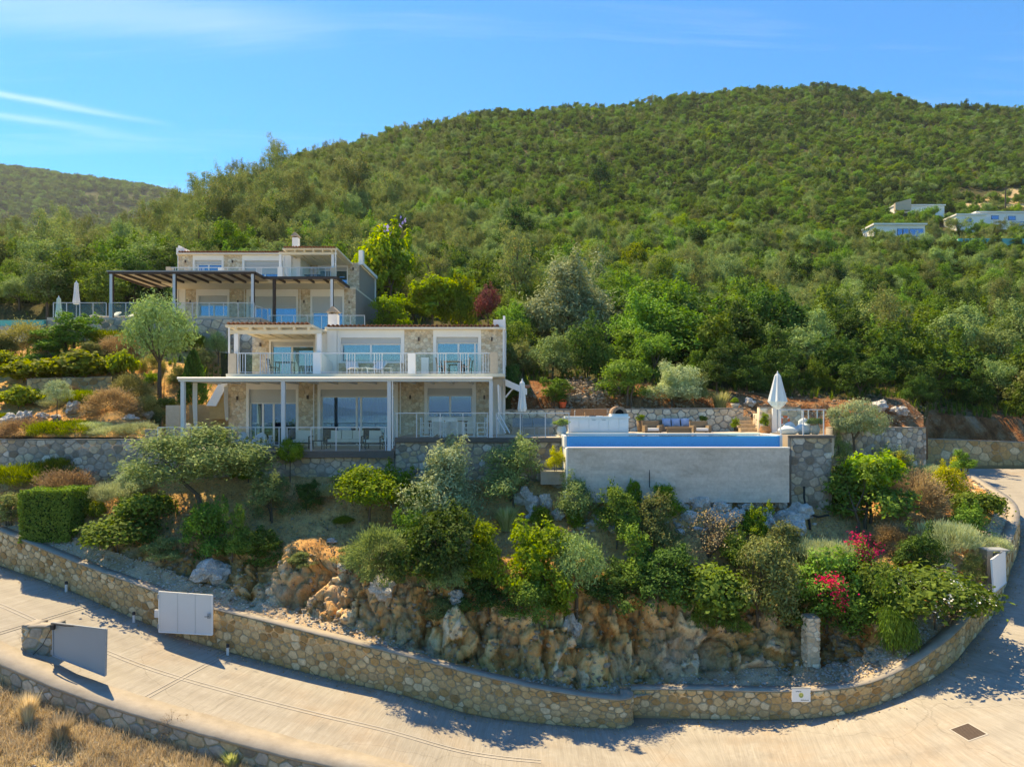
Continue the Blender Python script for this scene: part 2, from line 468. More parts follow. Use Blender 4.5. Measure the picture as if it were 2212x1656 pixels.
def rock_mat(name, cols, scale=1.0):
    k = NT(name); p = k.geo((1, 1, 0.55))
    n1 = k.noise(p, 0.8*scale, 8, 0.68, 0.6)
    n2 = k.noise(k.geo(), 6*scale, 8, 0.75)
    vo = k.voro(k.geo((1, 1, 0.7)), 2.6*scale, 'F1', 'Color')
    c = k.ramp(n1, cols)
    c = k.mix(0.28, c, k.hsv(vo, 0.5, 0.0, 0.8), 'OVERLAY')
    c = k.hsv(c, 0.5, 1.0, k.math('ADD', k.math('MULTIPLY', n2, 1.3), 0.35))
    vd = k.voro(k.geo((1, 1, 0.6)), 4.5*scale, 'DISTANCE_TO_EDGE')
    h = k.math('ADD', k.math('MULTIPLY', n2, 1.0), k.math('MINIMUM', k.math('MULTIPLY', vd, 3.0), 0.4))
    return k.done(k.pbsdf(c, 0.95, k.bump(h, 0.9, 0.12), 0, 0.15))
def cliff_mat():
    k = NT('cliff_rock'); p = k.geo()
    ps = k.geo((1, 1, 0.28))
    n1 = k.noise(ps, 1.1, 9, 0.68, 0.15)
    n0 = k.noise(k.geo((1, 1, 0.5)), 0.33, 4, 0.55)
    n2 = k.noise(p, 10, 9, 0.8)
    n3 = k.noise(k.geo((1, 1, 0.4)), 3.2, 8, 0.72, 0.2)
    warm = k.ramp(n1, [(0.28, (0.205, 0.067, 0.022)), (0.40, (0.538, 0.232, 0.072)), (0.48, (0.794, 0.439, 0.165)), (0.56, (0.768, 0.525, 0.275)), (0.66, (0.820, 0.695, 0.473)), (0.78, (0.704, 0.354, 0.121))])
    pale = k.ramp(n3, [(0.34, (0.282, 0.207, 0.143)), (0.46, (0.704, 0.598, 0.462)), (0.58, (0.820, 0.700, 0.594)), (0.70, (0.640, 0.464, 0.275))])
    c = k.mix(k.ramp(n0, [(0.54, (0, 0, 0)), (0.70, (0.7, 0.7, 0.7))]), warm, pale)
    tt = k.attr('tint')
    c = k.mix(0.5, c, k.ramp(tt, [(0.05, (0.30, 0.12, 0.04)), (0.25, (0.62, 0.32, 0.12)), (0.45, (0.78, 0.52, 0.27)), (0.6, (0.50, 0.40, 0.30)), (0.75, (0.80, 0.68, 0.52)), (0.95, (0.68, 0.34, 0.12))], 'CONSTANT'))
    c = k.hsv(c, 0.5, 1.0, k.math('ADD', k.math('MULTIPLY', n2, 1.3), 0.40))
    vd = k.voro(k.geo((1, 1, 0.5)), 3.4, 'DISTANCE_TO_EDGE')
    h = k.math('ADD', k.math('MULTIPLY', n2, 0.9), k.math('ADD', k.math('MINIMUM', k.math('MULTIPLY', vd, 4.0), 0.5), k.math('MULTIPLY', n3, 0.5)))
    return k.done(k.pbsdf(c, 0.95, k.bump(h, 0.7, 0.06), 0, 0.12))
M['cliff'] = cliff_mat()
M['boulder'] = rock_mat('limestone', [(0.25, (0.36, 0.32, 0.27)), (0.45, (0.60, 0.57, 0.52)), (0.65, (0.70, 0.67, 0.62)), (0.85, (0.52, 0.40, 0.27))], 1.6)
M['rubble'] = rock_mat('warm_rubble', [(0.25, (0.28, 0.19, 0.12)), (0.5, (0.45, 0.35, 0.25)), (0.8, (0.52, 0.44, 0.36))], 1.8)
M['redbank'] = rock_mat('red_earth_bank', [(0.25, (0.13, 0.045, 0.018)), (0.45, (0.26, 0.10, 0.04)), (0.6, (0.34, 0.19, 0.10)), (0.8, (0.38, 0.31, 0.25))], 1.2)

def soil_mat(name, cols, s=1.0):
    k = NT(name); p = k.geo()
    n1 = k.noise(p, 0.5*s, 7, 0.65)
    n2 = k.noise(p, 9*s, 6, 0.75)
    n3 = k.voro(p, 14*s, 'F1', 'Color')
    c = k.ramp(n1, cols)
    c = k.mix(0.35, c, k.hsv(n3, 0.5, 0.1, 0.9), 'OVERLAY')
    c = k.hsv(c, 0.5, 1, k.math('ADD', k.math('MULTIPLY', n2, 1.2), 0.4))
    return k.done(k.pbsdf(c, 0.98, k.bump(n2, 0.9, 0.08), 0, 0.1))
M['soil'] = soil_mat('garden_soil', [(0.3, (0.30, 0.135, 0.05)), (0.45, (0.52, 0.27, 0.105)), (0.6, (0.58, 0.35, 0.15)), (0.75, (0.36, 0.19, 0.08))])
M['gravel'] = soil_mat('grey_gravel', [(0.3, (0.34, 0.22, 0.12)), (0.5, (0.52, 0.40, 0.28)), (0.7, (0.48, 0.29, 0.145))], 1.8)
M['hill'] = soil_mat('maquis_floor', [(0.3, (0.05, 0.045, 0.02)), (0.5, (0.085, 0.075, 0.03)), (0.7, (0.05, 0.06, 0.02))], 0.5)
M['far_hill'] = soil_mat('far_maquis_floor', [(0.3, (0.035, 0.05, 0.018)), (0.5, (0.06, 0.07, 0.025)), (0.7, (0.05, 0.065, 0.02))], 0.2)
M['dryhill'] = soil_mat('dry_hillside', [(0.3, (0.36, 0.26, 0.14)), (0.5, (0.52, 0.41, 0.24)), (0.7, (0.44, 0.36, 0.22))], 0.3)
M['straw'] = soil_mat('straw_ground', [(0.3, (0.22, 0.15, 0.075)), (0.5, (0.36, 0.27, 0.14)), (0.7, (0.33, 0.29, 0.22))], 1.0)

def glass_window():
    k = NT('window_glass')
    gl = k.n('ShaderNodeBsdfGlossy'); gl.inputs['Roughness'].default_value = 0.015; gl.inputs['Color'].default_value = (0.20, 0.46, 0.70, 1)
    tr = k.n('ShaderNodeBsdfTransparent'); tr.inputs[0].default_value = (0.38, 0.48, 0.52, 1)
    ms = k.n('ShaderNodeMixShader'); ms.inputs[0].default_value = 0.45
    k.l(tr.outputs[0], ms.inputs[1]); k.l(gl.outputs[0], ms.inputs[2])
    return k.done(ms.outputs[0])
M['glass'] = glass_window()
def glass_rail():
    k = NT('rail_glass')
    gl = k.n('ShaderNodeBsdfGlossy'); gl.inputs['Roughness'].default_value = 0.02; gl.inputs['Color'].default_value = (0.8, 0.92, 0.96, 1)
    tr = k.n('ShaderNodeBsdfTransparent'); tr.inputs[0].default_value = (0.86, 0.92, 0.935, 1)
    ms = k.n('ShaderNodeMixShader'); ms.inputs[0].default_value = 0.03
    k.l(tr.outputs[0], ms.inputs[1]); k.l(gl.outputs[0], ms.inputs[2])
    return k.done(ms.outputs[0])
M['railglass'] = glass_rail()
def water_mat(name, col, rough=0.03, sc=3.0, st=0.15):
    k = NT(name)
    return k.done(k.pbsdf(col, rough, k.bump(k.noise(k.geo(), sc, 4), st, 0.05), 0, 0.6))
M['pool'] = water_mat('pool_water', (0.01, 0.14, 0.30, 1))
M['shallow'] = water_mat('shallow_water', (0.20, 0.50, 0.60, 1))
M['turq'] = water_mat('turquoise_pool', (0.02, 0.42, 0.36, 1), 0.2)
M['sea'] = water_mat('sea_water', (0.004, 0.045, 0.09, 1), 0.12, 0.05, 0.4)
M['poolwall'] = plain('blue_pool_mosaic', (0.0, 0.29, 0.68, 1), 0.6, 0.06, 3, 0.1, spec=0.0)
M['tile'] = plain('roof_tile', (0.36, 0.17, 0.10, 1), 0.85, 0.35, 3)

# ================================================================== LAND
class Path:
    """plan polyline with base and top heights; normal points to the outer (seen) side"""
    def __init__(s, pts, step=0.25, flip=1, smooth=True):
        P = np.array(pts, float)
        d = np.r_[0, np.cumsum(np.hypot(np.diff(P[:, 0]), np.diff(P[:, 1])))]
        n = max(2, int(d[-1] / step) + 1)
        q = np.linspace(0, d[-1], n)
        if smooth and len(P) > 2:
            m = np.gradient(P, d, axis=0)
            i = np.clip(np.searchsorted(d, q) - 1, 0, len(d)-2)
            h = d[i+1]-d[i]; t = ((q-d[i])/h)[:, None]; h = h[:, None]
            s.P = (2*t**3-3*t**2+1)*P[i] + (t**3-2*t**2+t)*h*m[i] + (-2*t**3+3*t**2)*P[i+1] + (t**3-t**2)*h*m[i+1]
        else:
            s.P = np.stack([np.interp(q, d, P[:, k]) for k in range(P.shape[1])], 1)
        s.q = np.r_[0, np.cumsum(np.hypot(np.diff(s.P[:, 0]), np.diff(s.P[:, 1])))]
        T = np.gradient(s.P[:, :2], s.q, axis=0); T /= np.linalg.norm(T, axis=1)[:, None]
        s.N = np.stack([T[:, 1], -T[:, 0]], 1) * flip
        s.L = s.q[-1]
    def ev(s, a):
        return [np.interp(a, s.q, s.P[:, k]) for k in range(s.P.shape[1])]
    def nv(s, a):
        nx, ny = np.interp(a, s.q, s.N[:, 0]), np.interp(a, s.q, s.N[:, 1]); l = np.hypot(nx, ny)
        return nx/l, ny/l

def clip_poly(poly, nx, ny, c):
    out = []; n = len(poly)
    for i in range(n):
        p = poly[i]; q = poly[(i+1) % n]
        a = p[0]*nx+p[1]*ny-c; b = q[0]*nx+q[1]*ny-c
        if a <= 0: out.append(p)
        if (a < 0 < b) or (b < 0 < a):
            t = a/(a-b); out.append((p[0]+t*(q[0]-p[0]), p[1]+t*(q[1]-p[1])))
    return out

def stone_cells(L, H, rmin, rmax, rng, gap=0.018, flat=1.25):
    """irregular stone outlines (power diagram of darts) on an L x H panel; stones a little wider than tall"""
    Ls = L/flat
    pts = []; cell = rmax*2; grid = {}
    tries = int(Ls*H/(rmin*rmin)*6)
    for k in range(tries):
        x = rng.random()*Ls; y = rng.random()*H
        f = k/tries
        r = rmax-(rmax-rmin)*min(1, f*1.5)*(0.6+0.4*rng.random())
        gx, gy = int(x/cell), int(y/cell); ok = True
        for i in (-1, 0, 1):
            for j in (-1, 0, 1):
                for (a, b, c) in grid.get((gx+i, gy+j), ()):
                    if (a-x)**2+(b-y)**2 < (0.92*(r+c))**2: ok = False; break
                if not ok: break
            if not ok: break
        if ok:
            grid.setdefault((gx, gy), []).append((x, y, r)); pts.append((x, y, r))
    out = []
    for (x, y, r) in pts:
        e = rmax*1.5
        poly = [(max(0, x-e), max(0, y-e)), (min(Ls, x+e), max(0, y-e)), (min(Ls, x+e), min(H, y+e)), (max(0, x-e), min(H, y+e))]
        gx, gy = int(x/cell), int(y/cell)
        for i in (-2, -1, 0, 1, 2):
            for j in (-2, -1, 0, 1, 2):
                for (a, b, c) in grid.get((gx+i, gy+j), ()):
                    if a == x and b == y: continue
                    dx, dy = a-x, b-y; d2 = dx*dx+dy*dy
                    if d2 > (4*rmax)**2: continue
                    cc = (a*a+b*b-x*x-y*y+r*r-c*c)/2
                    poly = clip_poly(poly, dx, dy, cc)
                    if len(poly) < 3: break
        if len(poly) < 3: continue
        P = np.array(poly); P[:, 0] *= flat
        # drop very short edges, shrink for the joint, round the corners
        keep = np.hypot(*(P-np.roll(P, 1, 0)).T) > 0.035
        P = P[keep]
        if len(P) < 3: continue
        c = P.mean(0); rad = np.hypot(*(P-c).T).mean()
        if rad < 0.05: continue
        P = c+(P-c)*max(0.5, 1-gap*rng.uniform(0.7, 1.5)/rad-0.02)
        Q = []
        n = len(P)
        for i in range(n):
            a, b = P[i], P[(i+1) % n]
            u_ = rng.uniform(0.07, 0.20); Q.append(a+(b-a)*u_); Q.append(a+(b-a)*(1-rng.uniform(0.07, 0.20)))
        Q = np.array(Q)
        if len(Q) > 14: Q = Q[::2]
        out.append((c, Q, rad))
    return out

def stone_mesh(c, Q, proud, surf, rng):
    n = len(Q); jit = rng.uniform(-0.012, 0.012, (n, 2))
    rings = [(1.0, -0.012), (0.96, proud*0.65), (0.74, proud)]
    V = []
    tilt = rng.uniform(-0.25, 0.25, 2)*proud
    rad = np.hypot(*(Q-c).T).mean()
    for f, d in rings:
        q = c+(Q+jit-c)*f
        dd = d+(((q-c)/rad)@tilt if d > 0 else 0)
        V.append(surf(q[:, 0], q[:, 1], dd))
    V = np.concatenate(V)
    F = []
    for k in range(2):
        for i in range(n):
            j = (i+1) % n
            F.append((k*n+i, k*n+j, (k+1)*n+j, (k+1)*n+i))
    F.append(tuple(2*n+i for i in range(n)))
    return V, F

STONES_LEFT = {}
def lay_stones(root, parent, cells, surf, mat, rng, proud=(0.03, 0.06), budget=300, name='stone', keep=None):
    """the largest stones as parts, the rest joined as one 'stuff' part"""
    off = np.array(root_of(root).location)
    cells = sorted(cells, key=lambda c: -c[2])
    SV, SF, ST = [], [], []
    for i, (c, Q, rad) in enumerate(cells):
        V, F = stone_mesh(c, Q, rng.uniform(*proud), surf, rng)
        V = V-off
        t = float(rng.random())
        if i < budget:
            me = bpy.data.meshes.new(name)
            me.from_pydata(V.tolist(), [], F)
            a = me.attributes.new('tint', 'FLOAT', 'POINT'); a.data.foreach_set('value', np.full(len(V), t, np.float32))
            add(name, me, parent, mat)
        else:
            b = sum(len(x) for x in SV)
            SV.append(V); SF += [tuple(j+b for j in f) for f in F]; ST += [t]*len(V)
    if SV:
        me = bpy.data.meshes.new('small_stones')
        me.from_pydata(np.concatenate(SV).tolist(), [], SF)
        a = me.attributes.new('tint', 'FLOAT', 'POINT'); a.data.foreach_set('value', np.array(ST, np.float32))
        o = add('small_stones', me, parent, mat); o['kind'] = 'stuff'

def path_wall(name, label, path, thick, rmin, rmax, stone, mortar, seed, budget=300, cap=0.035, over=0.0, capmat='cap', inner=False, proud=(0.018, 0.045), cat='wall'):
    rng = np.random.default_rng(seed)
    mid = path.ev(path.L/2); loc = Vector((mid[0], mid[1], mid[2]))
    root = thing(name, label, cat, loc)
    n = len(path.q); V = []
    X, Y, B, T = [path.P[:, k] for k in range(4)]
    N = path.N
    o = np.array(loc)
    def strip(d0, d1, lo, hi):
        V = np.concatenate([np.stack([X+N[:, 0]*d0, Y+N[:, 1]*d0, lo], 1), np.stack([X+N[:, 0]*d0, Y+N[:, 1]*d0, hi], 1),
                            np.stack([X+N[:, 0]*d1, Y+N[:, 1]*d1, hi], 1), np.stack([X+N[:, 0]*d1, Y+N[:, 1]*d1, lo], 1)])
        F = []
        for k in range(4):
            a = np.arange(n-1)+k*n; b = np.arange(n-1)+((k+1) % 4)*n
            F.append(np.stack([a, a+1, b+1, b], 1))
        F.append(np.array([[0, n, 2*n, 3*n], [n-1, 4*n-1, 3*n-1, 2*n-1]]))
        return V-o, np.concatenate(F)
    V, F = strip(0.0, -thick, B-0.5, T-cap)
    add('wall_core', mesh_np('wall_core', V, F), root, M[mortar])
    jz = np.array([noise.noise(Vector((a*2.3, b*2.3, 1.0)))*0.022+noise.noise(Vector((a*7, b*7, 4.0)))*0.010 for a, b in zip(X, Y)])
    V, F = strip(over+0.02, -thick-over, T-cap, T+jz)
    if cap > 0:
        add('coping', mesh_np('coping', V, F), root, M[capmat])
    Hm = float((T-B).mean())-cap
    def surf(s, t, d):
        x, y, b, tp = path.ev(s); nx, ny = path.nv(s)
        z = b+t/Hm*(tp-cap-b)
        d = np.zeros_like(s)+d
        return np.stack([x+nx*d, y+ny*d, z], 1)
    cells = stone_cells(path.L, Hm, rmin, rmax, rng)
    # only the stones that can fall inside the picture
    def seen(c):
        x, y, b, tp = path.ev(c[0][0]); px = CX+x/y*FPX; py = HZ-(b)/y*FPX
        return -60 < px < 2270 and py < 1800
    cells = [c for c in cells if seen(c)]
    lay_stones(root, root, cells, surf, M[stone], rng, proud, budget)
    return root

def S(px, top, base, Y):
    a = at(px, base, Y); b = at(px, top, Y)
    return (a.x, a.y, a.z, b.z)
# long wall along the lower driveway, then the wall that follows the bend to the right
W1 = [(-33.5, 33.0, -4.0, -2.6), (-27.5, 30.6, -5.1, -3.65), S(0, 1145, 1221, 28.2), S(142, 1204, 1271, 27.0), S(284, 1257, 1333, 26.0), S(400, 1297, 1378, 25.35), S(567, 1339, 1427, 24.6),
      S(737, 1381, 1471, 24.0), S(876, 1415, 1502, 23.6), S(1018, 1452, 1541, 23.4), S(1195, 1491, 1564, 23.25), S(1300, 1506, 1572, 23.25), S(1349, 1509, 1575, 23.3)]
e = W1[-1]
W1w = W1 + [(e[0]+0.26, e[1]+0.16, e[2], e[3]), (e[0]+0.36, e[1]+0.45, e[2], e[3]), (e[0]+0.38, e[1]+0.9, e[2]+0.1, e[3])]
W2 = [S(1363, 1487, 1543, 24.0), S(1505, 1487, 1551.5, 23.6), S(1638, 1491, 1553, 23.25), S(1771, 1489, 1549, 22.85), S(1859, 1478, 1534, 22.6), S(1948, 1445, 1500, 22.6),
      S(2037, 1387, 1449, 23.0), S(2103, 1321, 1378, 24.4), S(2145, 1276, 1325, 26.0), S(2176, 1188, 1250, 28.5), S(2200, 1099, 1152, 32.0)]
p1 = at(2141, 1048, 36.5); p2 = at(2099, 1023.7, 40.0)
W2 += [(p1.x, p1.y, p1.z-0.75, p1.z), (p2.x, p2.y, p2.z-0.45, p2.z)]
road_path = Path([p[:3] for p in W1[:-1]] + [p[:3] for p in W2[1:]] + [(27.2, 43.5, -3.75)], 0.3)
pw1, pw2 = Path(W1w, 0.2), Path(W2, 0.2)

# ---- road sheet: strip to the outer side of the walls
def road_sheet():
    q, P, N = road_path.q, road_path.P, road_path.N
    sW = road_path.q[np.argmin(abs(P[:, 0]-(-1.0)))]
    wid = np.interp(q, [0, sW, sW+6, q[-1]], [4.25, 4.25, 11.5, 9.5])
    fr = np.linspace(0, 1, 26); V = []; uv = []
    # heights across: far from the wall the concrete levels out
    for j, f in enumerate(fr):
        d = -0.6+f*(wid+0.6)
        z = P[:, 2]+0.02*np.sin(q*0.7)
        V.append(np.stack([P[:, 0]+N[:, 0]*d, P[:, 1]+N[:, 1]*d, z], 1)); uv.append(np.stack([q, d+0*q], 1))
    V = np.concatenate(V); uv = np.concatenate(uv); n = len(q)
    F = []
    for j in range(len(fr)-1):
        a = np.arange(n-1)+j*n
        F.append(np.stack([a, a+n, a+n+1, a+1], 1))
    # normals must point up
    me = mesh_np('road', V, np.concatenate(F), smooth=True, uv=uv)
    structure('road', me, M['road'])
    return wid, V, np.concatenate(F)
road_wid, roadV, roadF = road_sheet()

def road_strip(name, s0, s1, d0, d1, mat, lift=0.012, width=0.06):
    """a thin line on the road from (s0,d0) to (s1,d1)"""
    k = max(2, int(abs(s1-s0)/0.4)+2, int(abs(d1-d0)/0.5)+2)
    s = np.linspace(s0, s1, k); d = np.linspace(d0, d1, k)
    x, y, z = road_path.ev(s)[:3]; nx, ny = road_path.nv(s)
    C = np.stack([x+nx*d, y+ny*d, z+0.02*np.sin(s*0.7)+lift], 1)
    T = np.gradient(C[:, :2], axis=0); T /= np.linalg.norm(T, axis=1)[:, None]
    B = np.stack([-T[:, 1], T[:, 0], 0*T[:, 0]], 1)*width/2
    V = np.concatenate([C-B, C+B]); a = np.arange(k-1)
    return V, np.stack([a, a+1, a+k+1, a+k], 1)

def joints():
    V, F = [], []
    def putl(*a, **kw):
        v, f = road_strip('j', *a, 'joint', **kw); b = sum(len(x) for x in V)
        V.append(v); F.append(f+b)
    for dd in (2.30, 2.46): putl(1.0, 36.0, dd, dd+0.15, width=0.045)
    for s0 in (7.2, 12.9, 18.6, 24.5): 
        for e in (0, 0.14): putl(s0+e, s0+e, 0.05, 4.0, width=0.035)
    structure('road_joint_lines', mesh_np('joints', np.concatenate(V), np.concatenate(F)), M['joint'])
joints()

# ---- low wall on the valley side of the driveway
sN = road_path.q[np.argmin(abs(road_path.P[:, 0]-(1.0)))]
ss = np.linspace(0.5, sN, 60)
x, y, z = road_path.ev(ss)[:3]; nx, ny = road_path.nv(ss)
near = [(x[i]+nx[i]*5.05, y[i]+ny[i]*5.05, z[i]-0.55, z[i]+0.10) for i in range(len(ss))]
pnear = Path(near, 0.25, smooth=False)
path_wall('low_wall', 'low stone wall with broad concrete top on the valley side of the driveway', pnear, 0.86, 0.08, 0.19, 'stone_grey', 'mortar_ochre', 31, budget=220, cap=0.10, over=0.02)

# ---- dry bank below it, and the ground falling away to the sea
def bank():
    V = []; n = len(pnear.q); D = np.array([-0.5, 0, 0.4, 0.9, 1.5, 2.2, 3, 4, 5.5, 7.5, 10, 14])
    for d in D:
        z = pnear.P[:, 2]-0.02-max(0, d)*0.10
        X = pnear.P[:, 0]+pnear.N[:, 0]*d; Y = pnear.P[:, 1]+pnear.N[:, 1]*d
        z = z+np.array([noise.fractal(Vector((a*0.8, b*0.8, 0.3)), 1.0, 2.0, 4) for a, b in zip(X, Y)])*0.10*(0.2+min(1, max(0, d)))
        V.append(np.stack([X, Y, z], 1))
    V = np.concatenate(V); F = []
    for j in range(len(D)-1):
        a = np.arange(n-1)+j*n; F.append(np.stack([a, a+n, a+n+1, a+1], 1))
    F = np.concatenate(F)
    structure('dry_bank', mesh_np('dry_bank', V, F, smooth=True), M['straw'])
    return V, F
bankV, bankF = bank()
gx = np.linspace(-400, 400, 41); gy = np.array([9, 4, -10, -40, -110, -210, -240])
gz = np.array([-13.6, -15.5, -20, -32, -50, -66, -72])
V = np.array([(a, b, c) for b, c in zip(gy, gz) for a in gx]); nX = len(gx)
F = np.array([(j*nX+i, (j+1)*nX+i, (j+1)*nX+i+1, j*nX+i+1) for j in range(len(gy)-1) for i in range(nX-1)])
structure('lower_hillside', mesh_np('lower_hillside', V, F, smooth=True), M['dryhill'])
mb = MB(); mb.poly([(-40000, -40000, -66), (40000, -40000, -66), (40000, 3000, -66), (-40000, 3000, -66)])
structure('sea', mb.mesh('sea'), M['sea'])
def headland(name, c, rx, ry, h, seed):
    V, F = [], []; n = 48; m = 16
    for i in range(m+1):
        r = i/m
        for k in range(n):
            t = 2*math.pi*k/n
            zz = h*(math.cos(r*math.pi)*0.5+0.5)*(1+0.45*noise.fractal(Vector((math.cos(t)*r*2+seed, math.sin(t)*r*2, seed)), 1, 2, 4))-4
            V.append((c[0]+rx*r*math.cos(t), c[1]+ry*r*math.sin(t), c[2]+zz))
    for i in range(m):
        for k in range(n):
            k2 = (k+1) % n; F.append((i*n+k, (i+1)*n+k, (i+1)*n+k2, i*n+k2))
    structure('island', mesh_np(name, np.array(V), np.array(F), smooth=True), M['island'])
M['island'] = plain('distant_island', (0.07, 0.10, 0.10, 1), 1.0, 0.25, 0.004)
headland('island', (-5200, -9000, -66), 4200, 1500, 620, 3)
headland('island', (3600, -7600, -66), 2600, 1200, 430, 8)
headland('island', (900, -700, -66), 560, 330, 210, 5)

# ---- garden slope and cliff between the driveway wall and the terraces
def wallpt(px, p):
    """station on the combined wall path nearest to this image column"""
    return p
#  (wall path, station x in W lists) + inward (d, z) for cliff foot and top, then free points
def inw(st, k, d, z):
    pts = st; i = k
    a = np.array(pts[max(0, i-1)][:2]); b = np.array(pts[min(len(pts)-1, i+1)][:2])
    t = (b-a)/np.linalg.norm(b-a); n = np.array([-t[1], t[0]])
    return (pts[i][0]+n[0]*d, pts[i][1]+n[1]*d, z)
def A3(px, Y, z): return ((px-CX)/FPX*Y, Y, z)
cols = []
def colm(st, k, foot, top, mid, end):
    w = st[k]
    cols.append([inw(st, k, 0.30, w[3]-0.11), inw(st, k, *foot), inw(st, k, *top), A3(*mid), A3(*end)])
colm(W1, 0, (1.0, -2.5), (2.0, -2.4), (-330, 34, -2.4), (-330, 34.6, -2.3))
colm(W1, 1, (1.0, -3.5), (1.8, -3.3), (-190, 32.3, -2.9), (-190, 33.2, -2.8))
colm(W1, 2, (1.0, -4.70), (1.8, -4.3), (-20, 30.8, -3.7), (0, 32.05, -3.2))
colm(W1, 3, (1.0, -5.45), (1.9, -4.85), (135, 30.2, -4.0), (142, 32.05, -3.25))
colm(W1, 4, (1.1, -6.15), (2.1, -5.4), (280, 29.8, -4.25), (284, 31.9, -3.25))
colm(W1, 5, (1.2, -6.75), (2.1, -5.7), (395, 29.5, -4.3), (400, 31.55, -3.2))
colm(W1, 6, (1.2, -7.4), (2.5, -5.85), (570, 29.4, -4.6), (567, 31.55, -3.1))
colm(W1, 7, (1.1, -8.05), (2.0, -6.1), (735, 29.3, -4.9), (737, 31.55, -3.1))
colm(W1, 8, (1.0, -8.65), (2.0, -6.55), (876, 29.3, -5.1), (876, 31.6, -3.1))
colm(W1, 9, (0.95, -9.2), (2.05, -6.85), (1018, 29.1, -5.2), (1018, 31.55, -3.2))
colm(W1, 10, (0.95, -9.65), (2.1, -7.25), (1195, 28.3, -5.45), (1195, 31.0, -3.4))
cols.append([at(1322, 1510, 23.6)[:], A3(1319, 24.5, -9.95), A3(1319, 25.9, -7.35), A3(1319, 28.3, -5.5), A3(1319, 30.2, -3.7)])
colm(W2, 1, (1.2, -9.63), (2.4, -7.4), (1500, 28.0, -5.65), (1505, 29.75, -3.9))
colm(W2, 3, (2.0, -9.3), (3.2, -7.8), (1720, 27.7, -5.9), (1720, 30.1, -4.3))
colm(W2, 4, (1.9, -9.05), (2.9, -8.0), (1825, 27.6, -6.1), (1790, 31.0, -4.4))
colm(W2, 5, (1.6, -8.6), (2.4, -8.1), (1885, 28.2, -6.0), (1850, 33.4, -3.7))
colm(W2, 6, (1.3, -7.75), (2.2, -7.2), (1940, 29.0, -5.3), (1900, 34.6, -3.2))
colm(W2, 7, (1.0, -7.05), (2.0, -6.5), (2000, 30.0, -4.9), (1950, 35.4, -3.0))
colm(W2, 8, (0.9, -6.65), (1.9, -6.1), (2040, 31.5, -4.6), (1990, 36.1, -2.9))
colm(W2, 9, (0.9, -5.6), (1.8, -5.2), (2062, 33.0, -4.2), (2006, 37.5, -2.95))
colm(W2, 10, (0.9, -4.5), (1.8, -4.3), (2080, 35.5, -3.75), (2016, 39.3, -3.0))
cols.append([A3(2126, 36.6, -4.14), A3(2112, 36.9, -4.0), A3(2100, 37.2, -3.9), A3(2060, 38.8, -3.5), A3(2024, 41.0, -3.1)])
cols.append([A3(2088, 40.1, -3.8), A3(2080, 40.4, -3.75), A3(2072, 40.8, -3.6), A3(2050, 42.0, -3.4), A3(2030, 43.5, -3.3)])
for c in cols:                                               # carry the ground on behind the wall feet
    e = c[4]; k = math.hypot(e[0]-2.0, e[1]-44.0); c.append((e[0]+(2.0-e[0])/k*2.2, e[1]+(44.0-e[1])/k*2.2, e[2]+0.1))
C = np.array([[list(p) for p in c] for c in cols])          # (ncol, 5, 3)
def catm(A, k):
    n = len(A); out = []
    for i in range(n-1):
        p0 = A[max(0, i-1)]; p1 = A[i]; p2 = A[i+1]; p3 = A[min(n-1, i+2)]
        for t in np.linspace(0, 1, k, endpoint=False):
            out.append(0.5*((2*p1)+(-p0+p2)*t+(2*p0-5*p1+4*p2-p3)*t*t+(-p0+3*p1-3*p2+p3)*t**3))
    out.append(A[-1]); return np.array(out)
G = catm(C, 46)
def rows(G, a, b, k, first=False):
    t = np.linspace(0, 1, k+1)
    return [G[:, a]*(1-q)+G[:, b]*q for q in t]
Rw = rows(G, 0, 1, 6)[:-1]+rows(G, 1, 2, 36)[:-1]+rows(G, 2, 3, 14)[:-1]+rows(G, 3, 4, 12)[:-1]+rows(G, 4, 5, 3)
Rw = np.array(Rw)                                            # (nrow, ncol, 3)
nr, nc = Rw.shape[:2]
dr = np.gradient(Rw, axis=0); dc = np.gradient(Rw, axis=1)
Nn = np.cross(dc, dr); Nn /= np.linalg.norm(Nn, axis=2)[:, :, None]+1e-9
amp = np.interp(np.arange(nr), [0, 2, 6, 9, 40, 45, 56, nr-6, nr-1], [0.0, 0.05, 0.2, 0.62, 0.66, 0.20, 0.11, 0.08, 0.03])
colx = np.linspace(0, len(cols)-1, nc)
tint = np.zeros((nr, nc))
cl = np.interp(colx, [0, 3.5, 5.2, 13.5, 15, 22], [0.15, 0.3, 1, 1, 0.4, 0.12])
